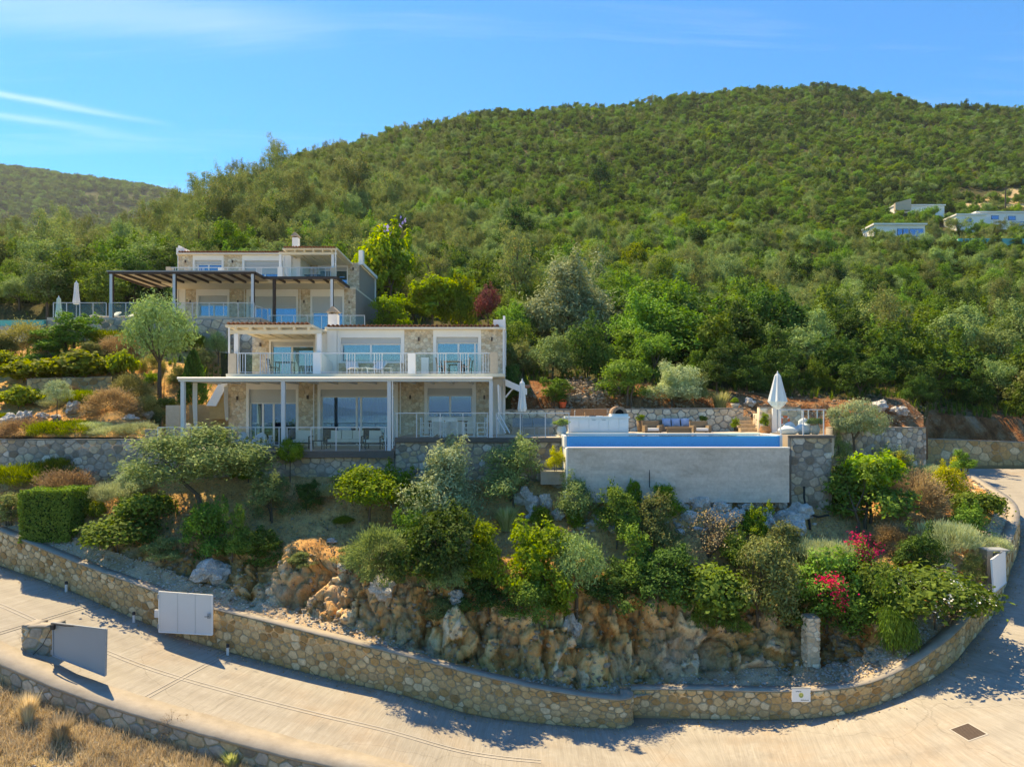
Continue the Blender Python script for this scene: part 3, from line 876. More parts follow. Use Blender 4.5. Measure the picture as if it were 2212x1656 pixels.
for i in range(nr):
    for j in range(nc):
        p = Vector(Rw[i, j])
        q = Vector((p.x*0.55, p.y*0.55, p.z*0.4))
        a = noise.fractal(q, 0.9, 2.1, 5)
        wob = Vector((noise.noise(p*1.3), noise.noise(p*1.3+Vector((7, 3, 1))), 0))*0.14
        pv = Vector((p.x*0.95, p.y*0.95, p.z*0.5))+wob
        vd, vp = noise.voronoi(pv)
        vd2, vp2 = noise.voronoi(pv*2.6+Vector((3, 1, 8)))
        b = (noise.cell(vp[0]*7.3)-0.5)*0.9+min(0.18, vd[1]-vd[0])*2.4-0.25
        b2 = (noise.cell(vp2[0]*9.1)-0.5)*0.5+min(0.2, vd2[1]-vd2[0])*1.2-0.12
        cz = 1-abs(noise.noise(Vector((p.x*1.7, p.y*1.7, p.z*0.35+2.0))+wob*2))
        cz2 = 1-abs(noise.noise(Vector((p.x*0.9, p.y*0.9, p.z*2.6+9.0))+wob*2))
        h = 0.42*a+0.75*b+0.55*b2-0.45*cz**10-0.25*cz2**12+0.08
        inside = 6 <= i <= 43
        tint[i, j] = (noise.cell(vp2[0]*9.1)*0.65+noise.cell(vp[0]*7.3)*0.35) if inside else 0.3
        w = cl[j] if inside else max(cl[j], 0.6)
        Rw[i, j] += Nn[i, j]*h*amp[i]*w
def gridF(i0, i1):
    a = np.array([(i*nc+j) for i in range(i0, i1) for j in range(nc-1)])
    return np.stack([a, a+1, a+nc+1, a+nc], 1)
gV = Rw.reshape(-1, 3); gF = gridF(0, nr-1)
for nm, i0, i1, mt in (('gravel_strip', 0, 6, 'gravel'), ('rock_cliff', 6, 44, 'cliff'), ('garden_slope', 44, nr-1, 'soil')):
    sub = Rw[i0:i1+1].reshape(-1, 3); k = i1-i0
    a = np.array([(i*nc+j) for i in range(k) for j in range(nc-1)])
    structure(nm, mesh_np(nm, sub, np.stack([a, a+1, a+nc+1, a+nc], 1), tint=tint[i0:i1+1].ravel(), smooth=(nm != 'rock_cliff')), M[mt])

# ---- hill
HC = [
 (-700, [(32, -3.0), (46, 4.3), (56, 5.2), (60, 8), (110, 25), (125, 26), (160, 16)]),
 (-300, [(32, -2.2), (46, 4.6), (56, 5.4), (60, 8.8), (110, 23), (128, 25), (165, 15)]),
 (0, [(32, -1.42), (36, 0.2), (40, 1.9), (46, 4.7), (55, 5.5), (59, 9), (85, 16.5), (118, 25.5), (132, 26), (180, 14)]),
 (250, [(32, -1.42), (36.5, 0.3), (40.5, 2.4), (46, 4.7), (55, 5.5), (59, 9), (85, 17), (128, 29), (148, 30), (200, 20)]),
 (320, [(32, -1.42), (36.5, -0.3), (41, 2.1), (46, 4.5), (55, 5.5), (59, 9), (88, 18.5), (140, 35), (155, 36), (205, 26)]),
 (400, [(32, -2.4), (36.5, -2.2), (37.2, -0.7), (41, 2.0), (46, 4.0), (55, 5.5), (59, 9), (90, 20.5), (150, 41.5), (170, 43), (220, 33)]),
 (485, [(32, -2.4), (36.5, -2.2), (43.5, 2.0), (46, 3.7), (55, 5.5), (59, 9), (90, 22), (150, 46), (180, 52), (230, 45)]),
 (520, [(32, -2.4), (43, -1.0), (44.5, 2.5), (46, 3.7), (55, 5.5), (59, 9), (90, 22.5), (150, 47), (188, 58), (235, 50)]),
 (650, [(32, -2.4), (43, -1.0), (44.5, 3.0), (50, 4.4), (56, 5.5), (60, 9.5), (90, 24), (150, 50), (215, 78), (270, 70)]),
 (900, [(32, -2.4), (43, -1.0), (44.2, 2.0), (50, 4.8), (70, 11.3), (100, 22), (150, 44), (220, 78), (290, 119), (350, 110)]),
 (1085, [(36, -1.4), (36.5, -0.15), (38, 0.8), (44, 2.6), (50, 4.5), (70, 10.5), (100, 20.5), (150, 41), (220, 75), (300, 123), (342, 148), (400, 138)]),
 (1130, [(36, -1.4), (36.5, -0.15), (38, 0.8), (50, 4.4), (70, 10.4), (100, 20.4), (150, 41), (220, 75), (300, 123), (345, 149), (400, 140)]),
 (1400, [(36, -1.4), (36.5, -0.15), (38, 0.7), (50, 3.8), (70, 9.2), (100, 18.7), (150, 38.5), (220, 72), (300, 120), (370, 165), (430, 155)]),
 (1640, [(35, -1.3), (36.5, -0.3), (38, -0.2), (39.2, 0.5), (50, 3.1), (70, 7.8), (100, 16.8), (154, 38), (220, 70), (300, 120), (396, 186), (470, 175)]),
 (1700, [(33, -1.3), (36.5, -0.95), (38, -0.9), (39.2, 0.3), (50, 2.9), (70, 7.4), (100, 16.5), (154, 38), (220, 70), (300, 120), (400, 187), (470, 178)]),
 (1800, [(33, -1.0), (38, -0.92), (39.3, 0.3), (50, 2.4), (70, 6.8), (100, 16), (154, 37.7), (220, 70), (300, 120), (402, 187.5), (470, 178)]),
 (1950, [(33, -1.0), (38.3, -0.92), (39.6, 0.25), (50, 2.0), (70, 6), (100, 15), (154, 37.5), (220, 69), (300, 118), (395, 179), (460, 170)]),
 (1998, [(33, -1.0), (38.3, -0.95), (40.5, -0.4), (46, 0.3), (50, 1.6), (70, 5.6), (100, 14.8), (154, 37.3), (220, 69), (300, 117), (394, 175), (460, 166)]),
 (2004, [(33, -3.0), (44.4, -2.1), (45.8, -0.4), (50, 1.5), (70, 5.5), (100, 14.7), (154, 37.2), (220, 69), (300, 117), (394, 174.8), (460, 165.6)]),
 (2030, [(33, -3.0), (44.4, -2.1), (45.8, -0.6), (50, 1.0), (70, 5.2), (100, 14.6), (154, 37), (220, 68), (300, 117), (392, 174), (460, 165)]),
 (2212, [(33, -3.0), (44.4, -2.1), (45.9, -0.7), (50, 0.3), (70, 4.8), (100, 14.3), (154, 36.3), (200, 57), (300, 114), (385, 165.5), (450, 158)]),
 (2700, [(33, -3.0), (44.4, -2.2), (46, -1.0), (50, -0.3), (100, 12), (154, 33), (300, 102), (370, 142), (430, 132)]),
 (3400, [(33, -3.0), (44.4, -2.4), (50, -1), (100, 9), (154, 27), (300, 80), (360, 105), (430, 95)])]
hpx = np.array([c[0] for c in HC], float)
hY = [np.array([p[0] for p in c[1]], float) for c in HC]
hZ = [np.array([p[1] for p in c[1]], float) for c in HC]
hR = np.array([y[np.argmax(z)] for y, z in zip(hY, hZ)])
def hill_z(px, Y):
    Yr = float(np.interp(px, hpx, hR))
    i = int(np.clip(np.searchsorted(hpx, px)-1, 0, len(hpx)-2))
    f = min(1, max(0, (px-hpx[i])/(hpx[i+1]-hpx[i])))
    w = min(1, max(0, (Y-48)/12))
    def col(k):
        sc = 1+(Yr/hR[k]-1)*w*min(1, max(0, (Y-48)/40)); y = Y/sc
        z = float(np.interp(y, hY[k], hZ[k]))
        if y > hY[k][-1]: z -= 0.35*(y-hY[k][-1])
        return z*sc
    a = col(i)*(1-f)+col(i+1)*f
    X = (px-CX)/FPX*Y
    nz = noise.fractal(Vector((X*0.03, Y*0.03, 1.7)), 0.8, 2, 5)*0.010*max(0, Y-40)
    nz += noise.fractal(Vector((X*0.35, Y*0.35, 4.1)), 0.8, 2, 4)*0.22*min(1, max(0, (Y-33)/4))
    return a+nz
def ystart(px):
    return float(np.interp(px, [318, 319, 345, 346, 1086, 1087, 1640, 1700, 1790, 1800, 1998, 2000, 2004, 2005], [32.35, 32.35, 32.35, 36.45, 36.45, 36.4, 36.4, 36.4, 36.0, 33.9, 36.5, 36.6, 44.7, 44.8]))
hpxs = np.arange(-700, 3400, 11.0); fr = np.r_[0, np.geomspace(0.0035, 1, 118)]
hV = []
for px in hpxs:
    y0 = ystart(px)
    for f in fr:
        Y = y0+f*(470-y0)
        hV.append(((px-CX)/FPX*Y, Y, hill_z(px, Y)-(1.6 if f == 0 and px > 345 else 0)))
hV = np.array(hV); nf = len(fr); nh = len(hpxs)
a = np.array([i*nf+j for i in range(nh-1) for j in range(nf-1)])
hF = np.stack([a, a+nf, a+nf+1, a+1], 1)
ctr = hV[hF].mean(1); cpx = CX+ctr[:, 0]/ctr[:, 1]*FPX
left = (cpx < 480) & (ctr[:, 1] < 46.5)
red = (cpx > 1100) & (ctr[:, 1] < np.where(cpx > 2002, 48.5, 41.5))
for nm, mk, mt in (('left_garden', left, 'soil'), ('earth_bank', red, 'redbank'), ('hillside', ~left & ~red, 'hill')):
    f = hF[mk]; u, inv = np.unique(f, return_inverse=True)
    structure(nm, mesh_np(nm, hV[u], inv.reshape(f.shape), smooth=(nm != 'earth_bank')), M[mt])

# far blue-green hill at the left
def far_hill():
    prof_px = [-900, -500, -200, 0, 60, 180, 300, 370, 480, 620, 800]
    prof_py = [300, 290, 320, 346, 350, 370, 388, 402, 440, 520, 640]
    V, F = [], []; pxs = np.arange(-900, 801, 14.0); m = 40
    for px in pxs:
        top = float(np.interp(px, prof_px, prof_py))
        for j in range(m+1):
            f = j/m; Y = 430+f*620
            g = min(1, f/0.92); g = g*g*(3-2*g)
            z = (HZ-top-20)/FPX*Y*(0.2+0.8*g)
            X = (px-CX)/FPX*Y
            z += noise.fractal(Vector((X*0.008, Y*0.008, 2)), 0.9, 2, 5)*9*min(1, f*3)*(0.35 if f > 0.85 else 1)
            V.append((X, Y, z))
    n = m+1
    F = np.array([(i*n+j, (i+1)*n+j, (i+1)*n+j+1, i*n+j+1) for i in range(len(pxs)-1) for j in range(m)])
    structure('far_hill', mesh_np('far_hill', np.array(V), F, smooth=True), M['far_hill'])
    return np.array(V), pxs, n
farV, far_pxs, far_n = far_hill()

# ---- one surface to set things on
def bvh(V, F): return BVHTree.FromPolygons([tuple(v) for v in V], [tuple(f) for f in F])
T_road = bvh(roadV, roadF)
T_garden, T_hill, T_bank = bvh(gV, gF), bvh(hV, hF), bvh(bankV, bankF)
def ray(px, py, trees=None):
    """where the line of sight through an image point meets the ground"""
    d = Vector(((px-CX)/FPX, 1, (HZ-py)/FPX)).normalized(); best = None
    for t in (trees or (T_garden, T_hill, T_bank)):
        h = t.ray_cast(Vector((0, 0, 0)), d)
        if h[0] is not None and (best is None or h[3] < best[1]): best = (h[0], h[3])
    return best[0] if best else None
def drop(x, y, trees=None, z0=60):
    best = None
    for t in (trees or (T_garden, T_hill, T_bank)):
        h = t.ray_cast(Vector((x, y, z0)), Vector((0, 0, -1)))
        if h[0] is not None and (best is None or h[0].z > best): best = h[0].z
    return best

# ================================================================== STONE WALLS
path_wall('stone_wall', 'long honey-coloured rubble wall rising along the driveway below the cliff', pw1, 0.42, 0.042, 0.14, 'stone_ochre', 'mortar_ochre', 11, budget=300)
path_wall('stone_wall', 'curved honey-coloured rubble wall with the white sign, round the bend at the right', pw2, 0.42, 0.042, 0.135, 'stone_ochre', 'mortar_ochre', 12, budget=300)
lw = Path([(-30, 33.6, -3.6, -1.9), (-26.5, 32.6, -3.4, -1.37), S(0, 948, 1040, 32.0), S(310, 948, 1040, 32.0)], 0.3, smooth=False)
path_wall('retaining_wall', 'grey rubble retaining wall under the garden at the left edge', lw, 0.45, 0.075, 0.17, 'stone_grey', 'mortar_grey', 13, budget=260)
rw = Path([S(1798, 922, 1030, 33.6), S(1900, 922, 1025, 34.9), S(2000, 922, 1012, 36.2)], 0.3, smooth=False)
path_wall('retaining_wall', 'pale grey rubble retaining wall behind the wind-bent olive', rw, 0.4, 0.08, 0.17, 'stone_grey', 'mortar_grey', 14, budget=260, cap=0.05)
fw = Path([S(2000, 946, 1004, 44.0), S(2110, 950, 1005, 44.2), S(2230, 955, 1006, 44.4), S(2500, 965, 1015, 45.0)], 0.3, smooth=False)
path_wall('stone_wall', 'low tan rubble wall across the top of the road at the right edge', fw, 0.45, 0.12, 0.25, 'stone_ochre', 'mortar_ochre', 15, budget=200, cap=0.05)

# ================================================================== VILLAS
TILE_ME = None
def tile_mesh():
    global TILE_ME
    if TILE_ME is None:
        m = MB(); n = 6
        for ring, (y, r) in enumerate(((-0.28, 0.105), (0.55, 0.085))):
            for k in range(n+1):
                t = math.pi*k/n
                m.v.append((r*math.cos(t), y, r*math.sin(t)))
            for k in range(n+1):
                t = math.pi*k/n
                m.v.append(((r-0.02)*math.cos(t), y, (r-0.02)*math.sin(t)))
        w = n+1
        for k in range(n):
            m.f.append((k, k+1, 2*w+k+1, 2*w+k)); m.f.append((w+k+1, w+k, 3*w+k, 3*w+k+1)); m.f.append((k+1, k, w+k, w+k+1))
        TILE_ME = m.mesh('roof_tile'); TILE_ME.materials.append(M['tile'])
    return TILE_ME

def curtain_mb(x0, x1, z0, z1, y, amp=0.03, fold=0.14):
    m = MB(); n = max(4, int((x1-x0)/fold*4))
    for k in range(n+1):
        x = x0+(x1-x0)*k/n; yy = y+amp*math.sin(k*math.pi/2)
        m.v += [(x, yy, z0), (x, yy, z1)]
    for k in range(n):
        m.f.append((2*k, 2*k+2, 2*k+3, 2*k+1))
    return m

def villa(org, mirror, label, chimney_h, stones_each):
    Wd = 14.6
    root = thing('villa', label, 'house', org)
    fx = (lambda x: Wd-x) if mirror else (lambda x: x)
    def bx(m, x0, x1, y0, y1, z0, z1):
        a, b = sorted((fx(x0), fx(x1))); m.box(a, b, y0, y1, z0, z1)
    rng = np.random.default_rng(5 if mirror else 4)
    rec = 2.5                                   # set-back of the part under the upper porch
    fl = -0.62                                  # lower living-room floor, right part is at 0
    # --- body
    m = MB()
    D = 8.5
    bx(m, 0.0, 0.12, 0.05, D, -1.6, 2.93)                       # side walls and back
    bx(m, 0.30, 0.42, rec+0.05, D, 2.93, 5.5)
    bx(m, Wd-0.12, Wd, 0.12, D, -1.6, 6.25)
    bx(m, 0.12, Wd-0.12, D-0.12, D, -1.6, 5.3)
    # facade, lower floor: white fields round the openings
    Y0, Y1 = 0.0, 0.45
    bx(m, 0.94, 3.70, Y0, Y1, 2.36, 2.90); bx(m, 4.70, 8.94, Y0, Y1, 2.36, 2.90); bx(m, 10.33, 13.06, Y0, Y1, 2.42, 2.90)
    bx(m, 0.94, 1.08, Y0, Y1, fl, 2.36); bx(m, 3.56, 3.70, Y0, Y1, fl, 2.36); bx(m, 4.70, 4.86, Y0, Y1, fl, 2.36); bx(m, 8.74, 8.94, Y0, Y1, fl, 2.36)
    bx(m, 10.33, 10.50, Y0, Y1, 0, 2.42); bx(m, 12.86, 13.06, Y0, Y1, 0, 2.42); bx(m, 10.50, 12.86, 0.06, Y1, 0, 0.86)
    bx(m, 13.92, Wd-0.0, -0.02, 0.12, -1.6, 2.93)
    # upper floor
    z0, z1 = 3.06, 5.52
    bx(m, 1.26, 1.36, rec, rec+0.4, z0, z1); bx(m, 3.76, 3.86, rec, rec+0.4, z0, z1); bx(m, 1.36, 3.76, rec, rec+0.4, 5.12, z1)
    bx(m, 4.55, 5.23, 0.1, rec+0.4, z0, z1)
    bx(m, 5.23, 5.74, -0.06, 0.45, z0, 5.60)                    # chimney breast
    bx(m, 5.74, 9.28, 0, 0.45, 5.08, z1); bx(m, 5.74, 5.92, 0, 0.45, 3.74, 5.08); bx(m, 9.10, 9.28, 0, 0.45, 3.74, 5.08)
    bx(m, 10.80, 13.33, 0, 0.45, 5.12, z1); bx(m, 10.80, 10.97, 0, 0.45, z0, 5.12); bx(m, 13.18, 13.33, 0, 0.45, z0, 5.12)
    m.build('wall', M['plaster'], root)
    if mirror:
        m = MB(); bx(m, -0.02, 0.34, rec, rec+0.5, 5.3, 6.45); bx(m, 0.0, 0.22, rec+0.5, D, 5.3, 5.55); m.build('end_pier', M['plaster'], root)
        m = MB(); bx(m, -0.04, -0.002, 0.05, D, -1.6, 2.9); bx(m, 0.24, 0.298, rec+0.1, D, 3.07, 5.3); m.build('side_facing', M['mortar_grey'], root)
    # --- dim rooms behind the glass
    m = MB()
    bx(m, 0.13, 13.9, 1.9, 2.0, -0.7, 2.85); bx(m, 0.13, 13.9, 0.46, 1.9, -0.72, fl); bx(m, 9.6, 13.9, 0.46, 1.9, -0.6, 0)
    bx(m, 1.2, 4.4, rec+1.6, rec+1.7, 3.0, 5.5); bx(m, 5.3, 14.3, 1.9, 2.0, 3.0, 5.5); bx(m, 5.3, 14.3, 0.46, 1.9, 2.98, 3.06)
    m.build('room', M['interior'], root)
    # --- floor slab with the balcony, and roof
    m = MB()
    bx(m, 0.86, Wd, -2.35, D-0.2, 2.91, 3.06)
    bx(m, 0.0, 0.86, 0.0, D-0.2, 2.91, 3.06)
    m.build('balcony_slab', M['cream'], root)
    m = MB()
    a, b = sorted((fx(5.15), fx(Wd-0.12)))
    m.hexa([(a, -0.22, 5.50), (b, -0.22, 5.50), (b, D+0.1, 5.15), (a, D+0.1, 5.15), (a, -0.22, 5.62), (b, -0.22, 5.62), (b, D+0.1, 5.27), (a, D+0.1, 5.27)])
    a, b = sorted((fx(0.83), fx(5.15)))
    m.hexa([(a, -2.35, 5.36), (b, -2.35, 5.36), (b, D+0.1, 5.13), (a, D+0.1, 5.13), (a, -2.35, 5.48), (b, -2.35, 5.48), (b, D+0.1, 5.25), (a, D+0.1, 5.25)])
    roof = m.build('roof', M['cream'], root)
    for (xa, xb, y, z) in ((5.3, 14.3, -0.16, 5.62), (0.95, 5.15, -2.25, 5.48)):
        k = int((xb-xa)/0.225)
        for i in range(k):
            t = add('roof_tile', tile_mesh(), roof)
            t.location = (fx(xa+0.225*(i+0.5)), y, z); t.rotation_euler = (R(-2.0), 0, 0)
    # stepped gable end that rises above the roof
    m = MB(); a, b = sorted((fx(Wd-0.62), fx(Wd)))
    m.hexa([(a, -0.14, 5.5), (b, -0.14, 5.5), (b, 0.2, 5.5), (a, 0.2, 5.5), (a, -0.14, 6.02), (b, -0.14, 6.02), (b, 0.2, 6.02), (a, 0.2, 6.02)])
    a, b = sorted((fx(Wd-0.30), fx(Wd+0.02)))
    m.hexa([(a, 0.2, 5.4), (b, 0.2, 5.4), (b, 4.8, 5.3), (a, 4.8, 5.3), (a, 0.2, 6.02), (b, 0.2, 6.02), (b, 4.8, 5.45), (a, 4.8, 5.45)])
    m.build('gable_parapet', M['plaster'], root)
    # porch over the upper terrace
    m = MB()
    bx(m, 0.95, 5.50, -2.12, -1.97, 5.05, 5.24)
    m.build('porch_beam', M['cream'], root)
    for i in range(6):
        m = MB(); xx = 1.25+i*0.72; bx(m, xx, xx+0.11, -2.3, rec, 5.24, 5.36)
        m.build('rafter', M['cream'], root)
    for xx in (1.17, 5.28):
        m = MB(); bx(m, xx, xx+0.20, -2.14, -1.95, 3.06, 5.05); m.build('porch_post', M['trim'], root)
    m = MB(); bx(m, 0.95, 1.02, -2.3, -2.23, 3.06, 5.36); m.build('corner_post', M['trim'], root)
    # gutter and downpipes
    m = MB(); bx(m, 5.3, Wd-0.3, -0.30, -0.225, 5.52, 5.6); m.build('gutter', M['trim'], root)
    for (xx, y, za, zb) in ((Wd-0.1, -0.06, 0, 5.9), (4.52, -0.05, fl, 2.9), (9.08, -0.05, 0, 2.9), (5.80, -0.05, 3.06, 5.5)):
        m = MB(); m.tube([(fx(xx), y, za), (fx(xx), y, zb)], 0.035, 6); m.build('downpipe', M['trim'], root)
    # chimney
    m = MB(); bx(m, 5.02, 5.50, 0.9, 1.4, 5.3, 6.45+chimney_h)
    ch = m.build('chimney', M['plaster'], root)
    m = MB(); a, b = sorted((fx(4.94), fx(5.58))); zc = 6.45+chimney_h
    m.prism([(a, 0.82, zc+0.10), (b, 0.82, zc+0.10), (b, 0.82, zc+0.14), ((a+b)/2, 0.82, zc+0.42), (a, 0.82, zc+0.14)], (0, 0.66, 0))
    bx(m, 5.06, 5.16, 0.95, 1.35, zc, zc+0.10); bx(m, 5.36, 5.46, 0.95, 1.35, zc, zc+0.10)
    m.build('chimney_cap', M['cap'], ch)
    # --- windows
    def window(x0, x1, za, zb, y, panes, box=0.0, curtains=(), closed=0.0, depth=0.22):
        m = MB(); t = 0.06
        zt = zb-box
        bx(m, x0, x1, y+depth, y+depth+0.05, zt-t, zt); bx(m, x0, x1, y+depth, y+depth+0.05, za, za+t)
        bx(m, x0, x0+t, y+depth, y+depth+0.05, za+t, zt-t); bx(m, x1-t, x1, y+depth, y+depth+0.05, za+t, zt-t)
        for q in panes[1:-1]:
            bx(m, x0+(x1-x0)*q-0.05, x0+(x1-x0)*q+0.05, y+depth-0.01, y+depth+0.06, za+t, zt-t)
        w = m.build('window', M['trim'], root)
        for i in range(len(panes)-1):
            a = x0+(x1-x0)*panes[i]+0.055; b = x0+(x1-x0)*panes[i+1]-0.055
            m = MB(); bx(m, a, b, y+depth+0.02, y+depth+0.03, za+t, zt-t); m.build('pane', M['glass'], w)
        if box:
            m = MB(); bx(m, x0, x1, y+depth-0.08, y+depth+0.12, zt, zb); m.build('shutter_box', M['shutter'], w)
        if closed:
            m = MB(); h = (zt-za)*closed; nsl = int(h/0.07)
            for i in range(nsl):
                bx(m, x0+0.02, x1-0.02, y+depth-0.05, y+depth-0.025+0.012*(i % 2), zt-(i+1)*0.07+0.006, zt-i*0.07)
            m.build('roller_shutter', M['shutter'], w)
        for (a, b) in curtains:
            a2, b2 = sorted((fx(x0+(x1-x0)*a), fx(x0+(x1-x0)*b)))
            curtain_mb(a2, b2, za, zt, y+depth+0.22).build('curtain', M['curtain'], w)
        return w
    window(1.36, 3.76, z0, 5.12, rec, (0, 0.47, 1), 0.22, ((0.0, 0.12), (0.55, 0.98)))
    window(5.92, 9.10, 3.80, 5.08, 0, (0, 0.49, 1), 0.30, ((0.2, 0.28),), closed=0.0 if not mirror else 0.72)
    m = MB(); bx(m, 5.84, 9.18, -0.07, 0.2, 3.74, 3.80); m.build('window_sill', M['trim'], root)
    window(10.97, 13.18, z0, 5.12, 0, (0, 0.52, 0.92, 1), 0.28, ((0.05, 0.5), (0.60, 0.9)))
    window(1.08, 3.56, fl, 2.36, 0, (0, 0.27, 0.5, 1), 0.70 if not mirror else 1.2, ((0.55, 0.99),))
    window(4.86, 8.74, fl, 2.36, 0, (0, 0.48, 0.54, 1), 0.36 if not mirror else 0.85, ((0.02, 0.42), (0.60, 0.96)) if not mirror else ((0.1, 0.3),))
    window(10.50, 12.86, 0.86, 2.42, 0, (0, 0.5, 1), 0.36 if not mirror else 0.7, ())
    # --- stone facing
    panels = [(0.0, 0.94, 0, -1.5, 2.90), (3.70, 4.70, 0, -1.5, 2.90), (8.94, 10.33, 0, -1.5, 2.90), (13.06, 13.92, 0, -1.5, 2.90),
              (0.30, 1.26, rec, 3.06, 5.45), (3.86, 4.55, rec, 3.06, 5.45), (9.28, 10.80, 0, 3.06, 5.52), (13.33, 14.52, 0, 3.06, 5.52), (5.74, 9.28, 0, 3.06, 3.74)]
    for (xa, xb, y, za, zb) in panels:
        m = MB(); bx(m, xa, xb, y+0.03, y+0.45, za, zb)
        p = m.build('stone_facing', M['mortar_pale'], root)
        a, b = sorted((fx(xa), fx(xb)))
        cells = stone_cells(b-a, zb-za, 0.04, 0.10, rng, 0.006, 1.35)
        ox, oy, oz = org
        def surf(s, t, d, a=a, y=y, za=za):
            return np.stack([ox+a+s, oy+y+0.03-d+0*s, oz+za+t], 1)
        lay_stones(root, p, cells, surf, M['stone_pale'], rng, (0.008, 0.024), stones_each)
    # wall lamps
    for (xx, y, z) in ((0.5, 0, 1.9), (4.2, 0, 1.95), (9.6, 0, 1.95), (13.5, 0, 1.95), (0.8, rec, 4.95), (10.05, 0, 5.0), (13.9, 0, 5.0)):
        m = MB(); x = fx(xx); m.box(x-0.04, x+0.04, y-0.12, y-0.02, z-0.1, z+0.1); m.box(x-0.015, x+0.015, y-0.02, y+0.03, z-0.03, z+0.03)
        m.build('wall_lamp', M['iron'], root)
    # --- balcony parapets and railing
    m = MB()
    bx(m, 5.15, 5.52, -2.33, -2.0, 3.06, 4.12); m.build('parapet_pier', M['plaster'], root)
    m = MB(); a = fx(5.46); b = fx(5.52); lo, hi = sorted((a, b))
    m.hexa([(lo, -2.0, 3.06), (hi, -2.0, 3.06), (hi, 0, 3.06), (lo, 0, 3.06), (lo, -2.0, 4.10), (hi, -2.0, 4.10), (hi, 0, 3.75), (lo, 0, 3.75)])
    m.build('dividing_wall', M['plaster'], root)
    m = MB(); bx(m, 9.82, 10.18, -2.33, -2.05, 3.06, 4.08); m.build('parapet_pier', M['plaster'], root)
    m = MB(); bx(m, 10.22, 10.60, -0.35, -0.02, 3.06, 4.02); m.build('parapet_pier', M['plaster'], root)
    m = MB(); bx(m, 13.88, 14.26, -2.33, -1.9, 3.06, 4.12); m.build('stone_pier', M['mortar_pale'], root)
    m = MB(); bx(m, 0.97, 1.36, -2.33, -2.1, 3.06, 4.06); m.build('stone_pier', M['mortar_pale'], root)
    rl = MB()
    for (xa, xb) in ((1.36, 5.15), (5.52, 9.82), (10.18, 13.88)):
        bx(rl, xa, xb, -2.30, -2.24, 4.05, 4.10); bx(rl, xa, xb, -2.29, -2.25, 3.12, 3.15)
    rail = rl.build('balcony_railing', M['rail'], root)
    cl = [1.60, 2.72, 3.82, 4.95, 7.0, 8.35, 9.65, 11.5, 12.6, 13.72]
    for c in cl:
        for k in range(4):
            x = c-0.19+k*0.127; w = 0.022 if k in (0, 3) else 0.012
            m = MB(); bx(m, x-w, x+w, -2.285, -2.255, 3.06 if k in (0, 3) else 3.15, 4.05); m.build('baluster', M['rail'], rail)
    edges = sorted([c+0.22 for c in cl]+[c-0.22 for c in cl]+[5.15, 5.52, 9.82, 10.18, 13.88, 1.36])
    for (a, b) in ((1.84, 2.48), (2.96, 3.58), (4.06, 4.71), (5.56, 6.76), (7.24, 8.11), (8.59, 9.41), (10.22, 11.26), (11.74, 12.36), (12.84, 13.48)):
        m = MB(); bx(m, a, b, -2.275, -2.265, 3.18, 4.03); m.build('glass_panel', M['railglass'], rail)
    return root, fx

VL = Vector((-14.96, 36.0, -1.28)); VU = Vector((-25.5, 52.0, 6.28))
villaL, fxL = villa(VL, False, 'nearer two-storey villa with white steel canopy and stone-faced walls', 0.0, 32)
villaU, fxU = villa(VU, True, 'farther villa up the slope behind a dark brown slatted pergola', 0.62, 0)
villaU.scale.x = 0.93

# ---- white canopy of the lower villa
def at_local(x, y, z): return (VL.x+x, VL.y+y, VL.z+z)
cp = thing('canopy', 'long white steel canopy across the ground floor of the nearer villa', 'canopy', (VL.x+7, VL.y-4.5, VL.z))
m = MB(); m.box(VL.x-0.40, VL.x+14.05, VL.y-4.58, VL.y-4.46, VL.z+2.585, VL.z+2.74); m.build('front_beam', M['rail'], cp, False)
m = MB(); m.tube([(VL.x-0.42, VL.y-4.62, VL.z+2.73), (VL.x+14.07, VL.y-4.62, VL.z+2.73)], 0.055, 8); m.build('gutter', M['trim'], cp, False)
for i in range(15):
    m = MB(); x = VL.x-0.36+i*1.022; m.box(x-0.04, x+0.04, VL.y-4.46, VL.y-0.08, VL.z+2.62, VL.z+2.72); m.build('rafter', M['rail'], cp, False)
for i in range(14):
    m = MB(); x = VL.x-0.36+i*1.022; m.box(x+0.01, x+1.01, VL.y-4.50, VL.y-0.06, VL.z+2.745, VL.z+2.775); m.build('roof_panel', M['trim'], cp, False)
for (x, z) in ((-0.22, -0.62), (4.41, -0.62), (9.30, -0.62), (13.99, 0.0)):
    m = MB(); m.box(VL.x+x-0.085, VL.x+x+0.085, VL.y-4.56, VL.y-4.39, VL.z+z, VL.z+2.585); m.build('post', M['rail'], cp, False)
m = MB(); m.tube([(VL.x+9.45, VL.y-4.5, VL.z+2.6), (VL.x+9.45, VL.y-4.5, VL.z-0.5)], 0.03, 6); m.build('downpipe', M['trim'], cp, False)
for (x, y0, ln) in ((-0.05, -3.9, 2.1), (-0.15, -0.15, 1.75)):
    c = MB()
    for k in range(13):
        t = k/12; yy = VL.y+y0+0.05*math.sin(k*2.1); xx = VL.x+x+0.22*t
        sag = 0.10*math.sin(t*3.1)
        c.v += [(xx, yy, VL.z+2.55), (xx-0.02, yy+0.02, VL.z+2.55-ln*0.5), (xx+0.05*(1-t), yy, VL.z+2.55-ln-sag)]
    for k in range(12):
        for j in range(2): c.f.append((3*k+j, 3*k+3+j, 3*k+4+j, 3*k+1+j))
    o = single('curtain', c, M['fabric'], 'white outdoor curtain tied to the canopy %s' % ('corner post at its far left end' if ln > 2 else 'beside the stair wall of the nearer villa'), 'curtain', (VL.x+x, VL.y+y0, VL.z+0.5))
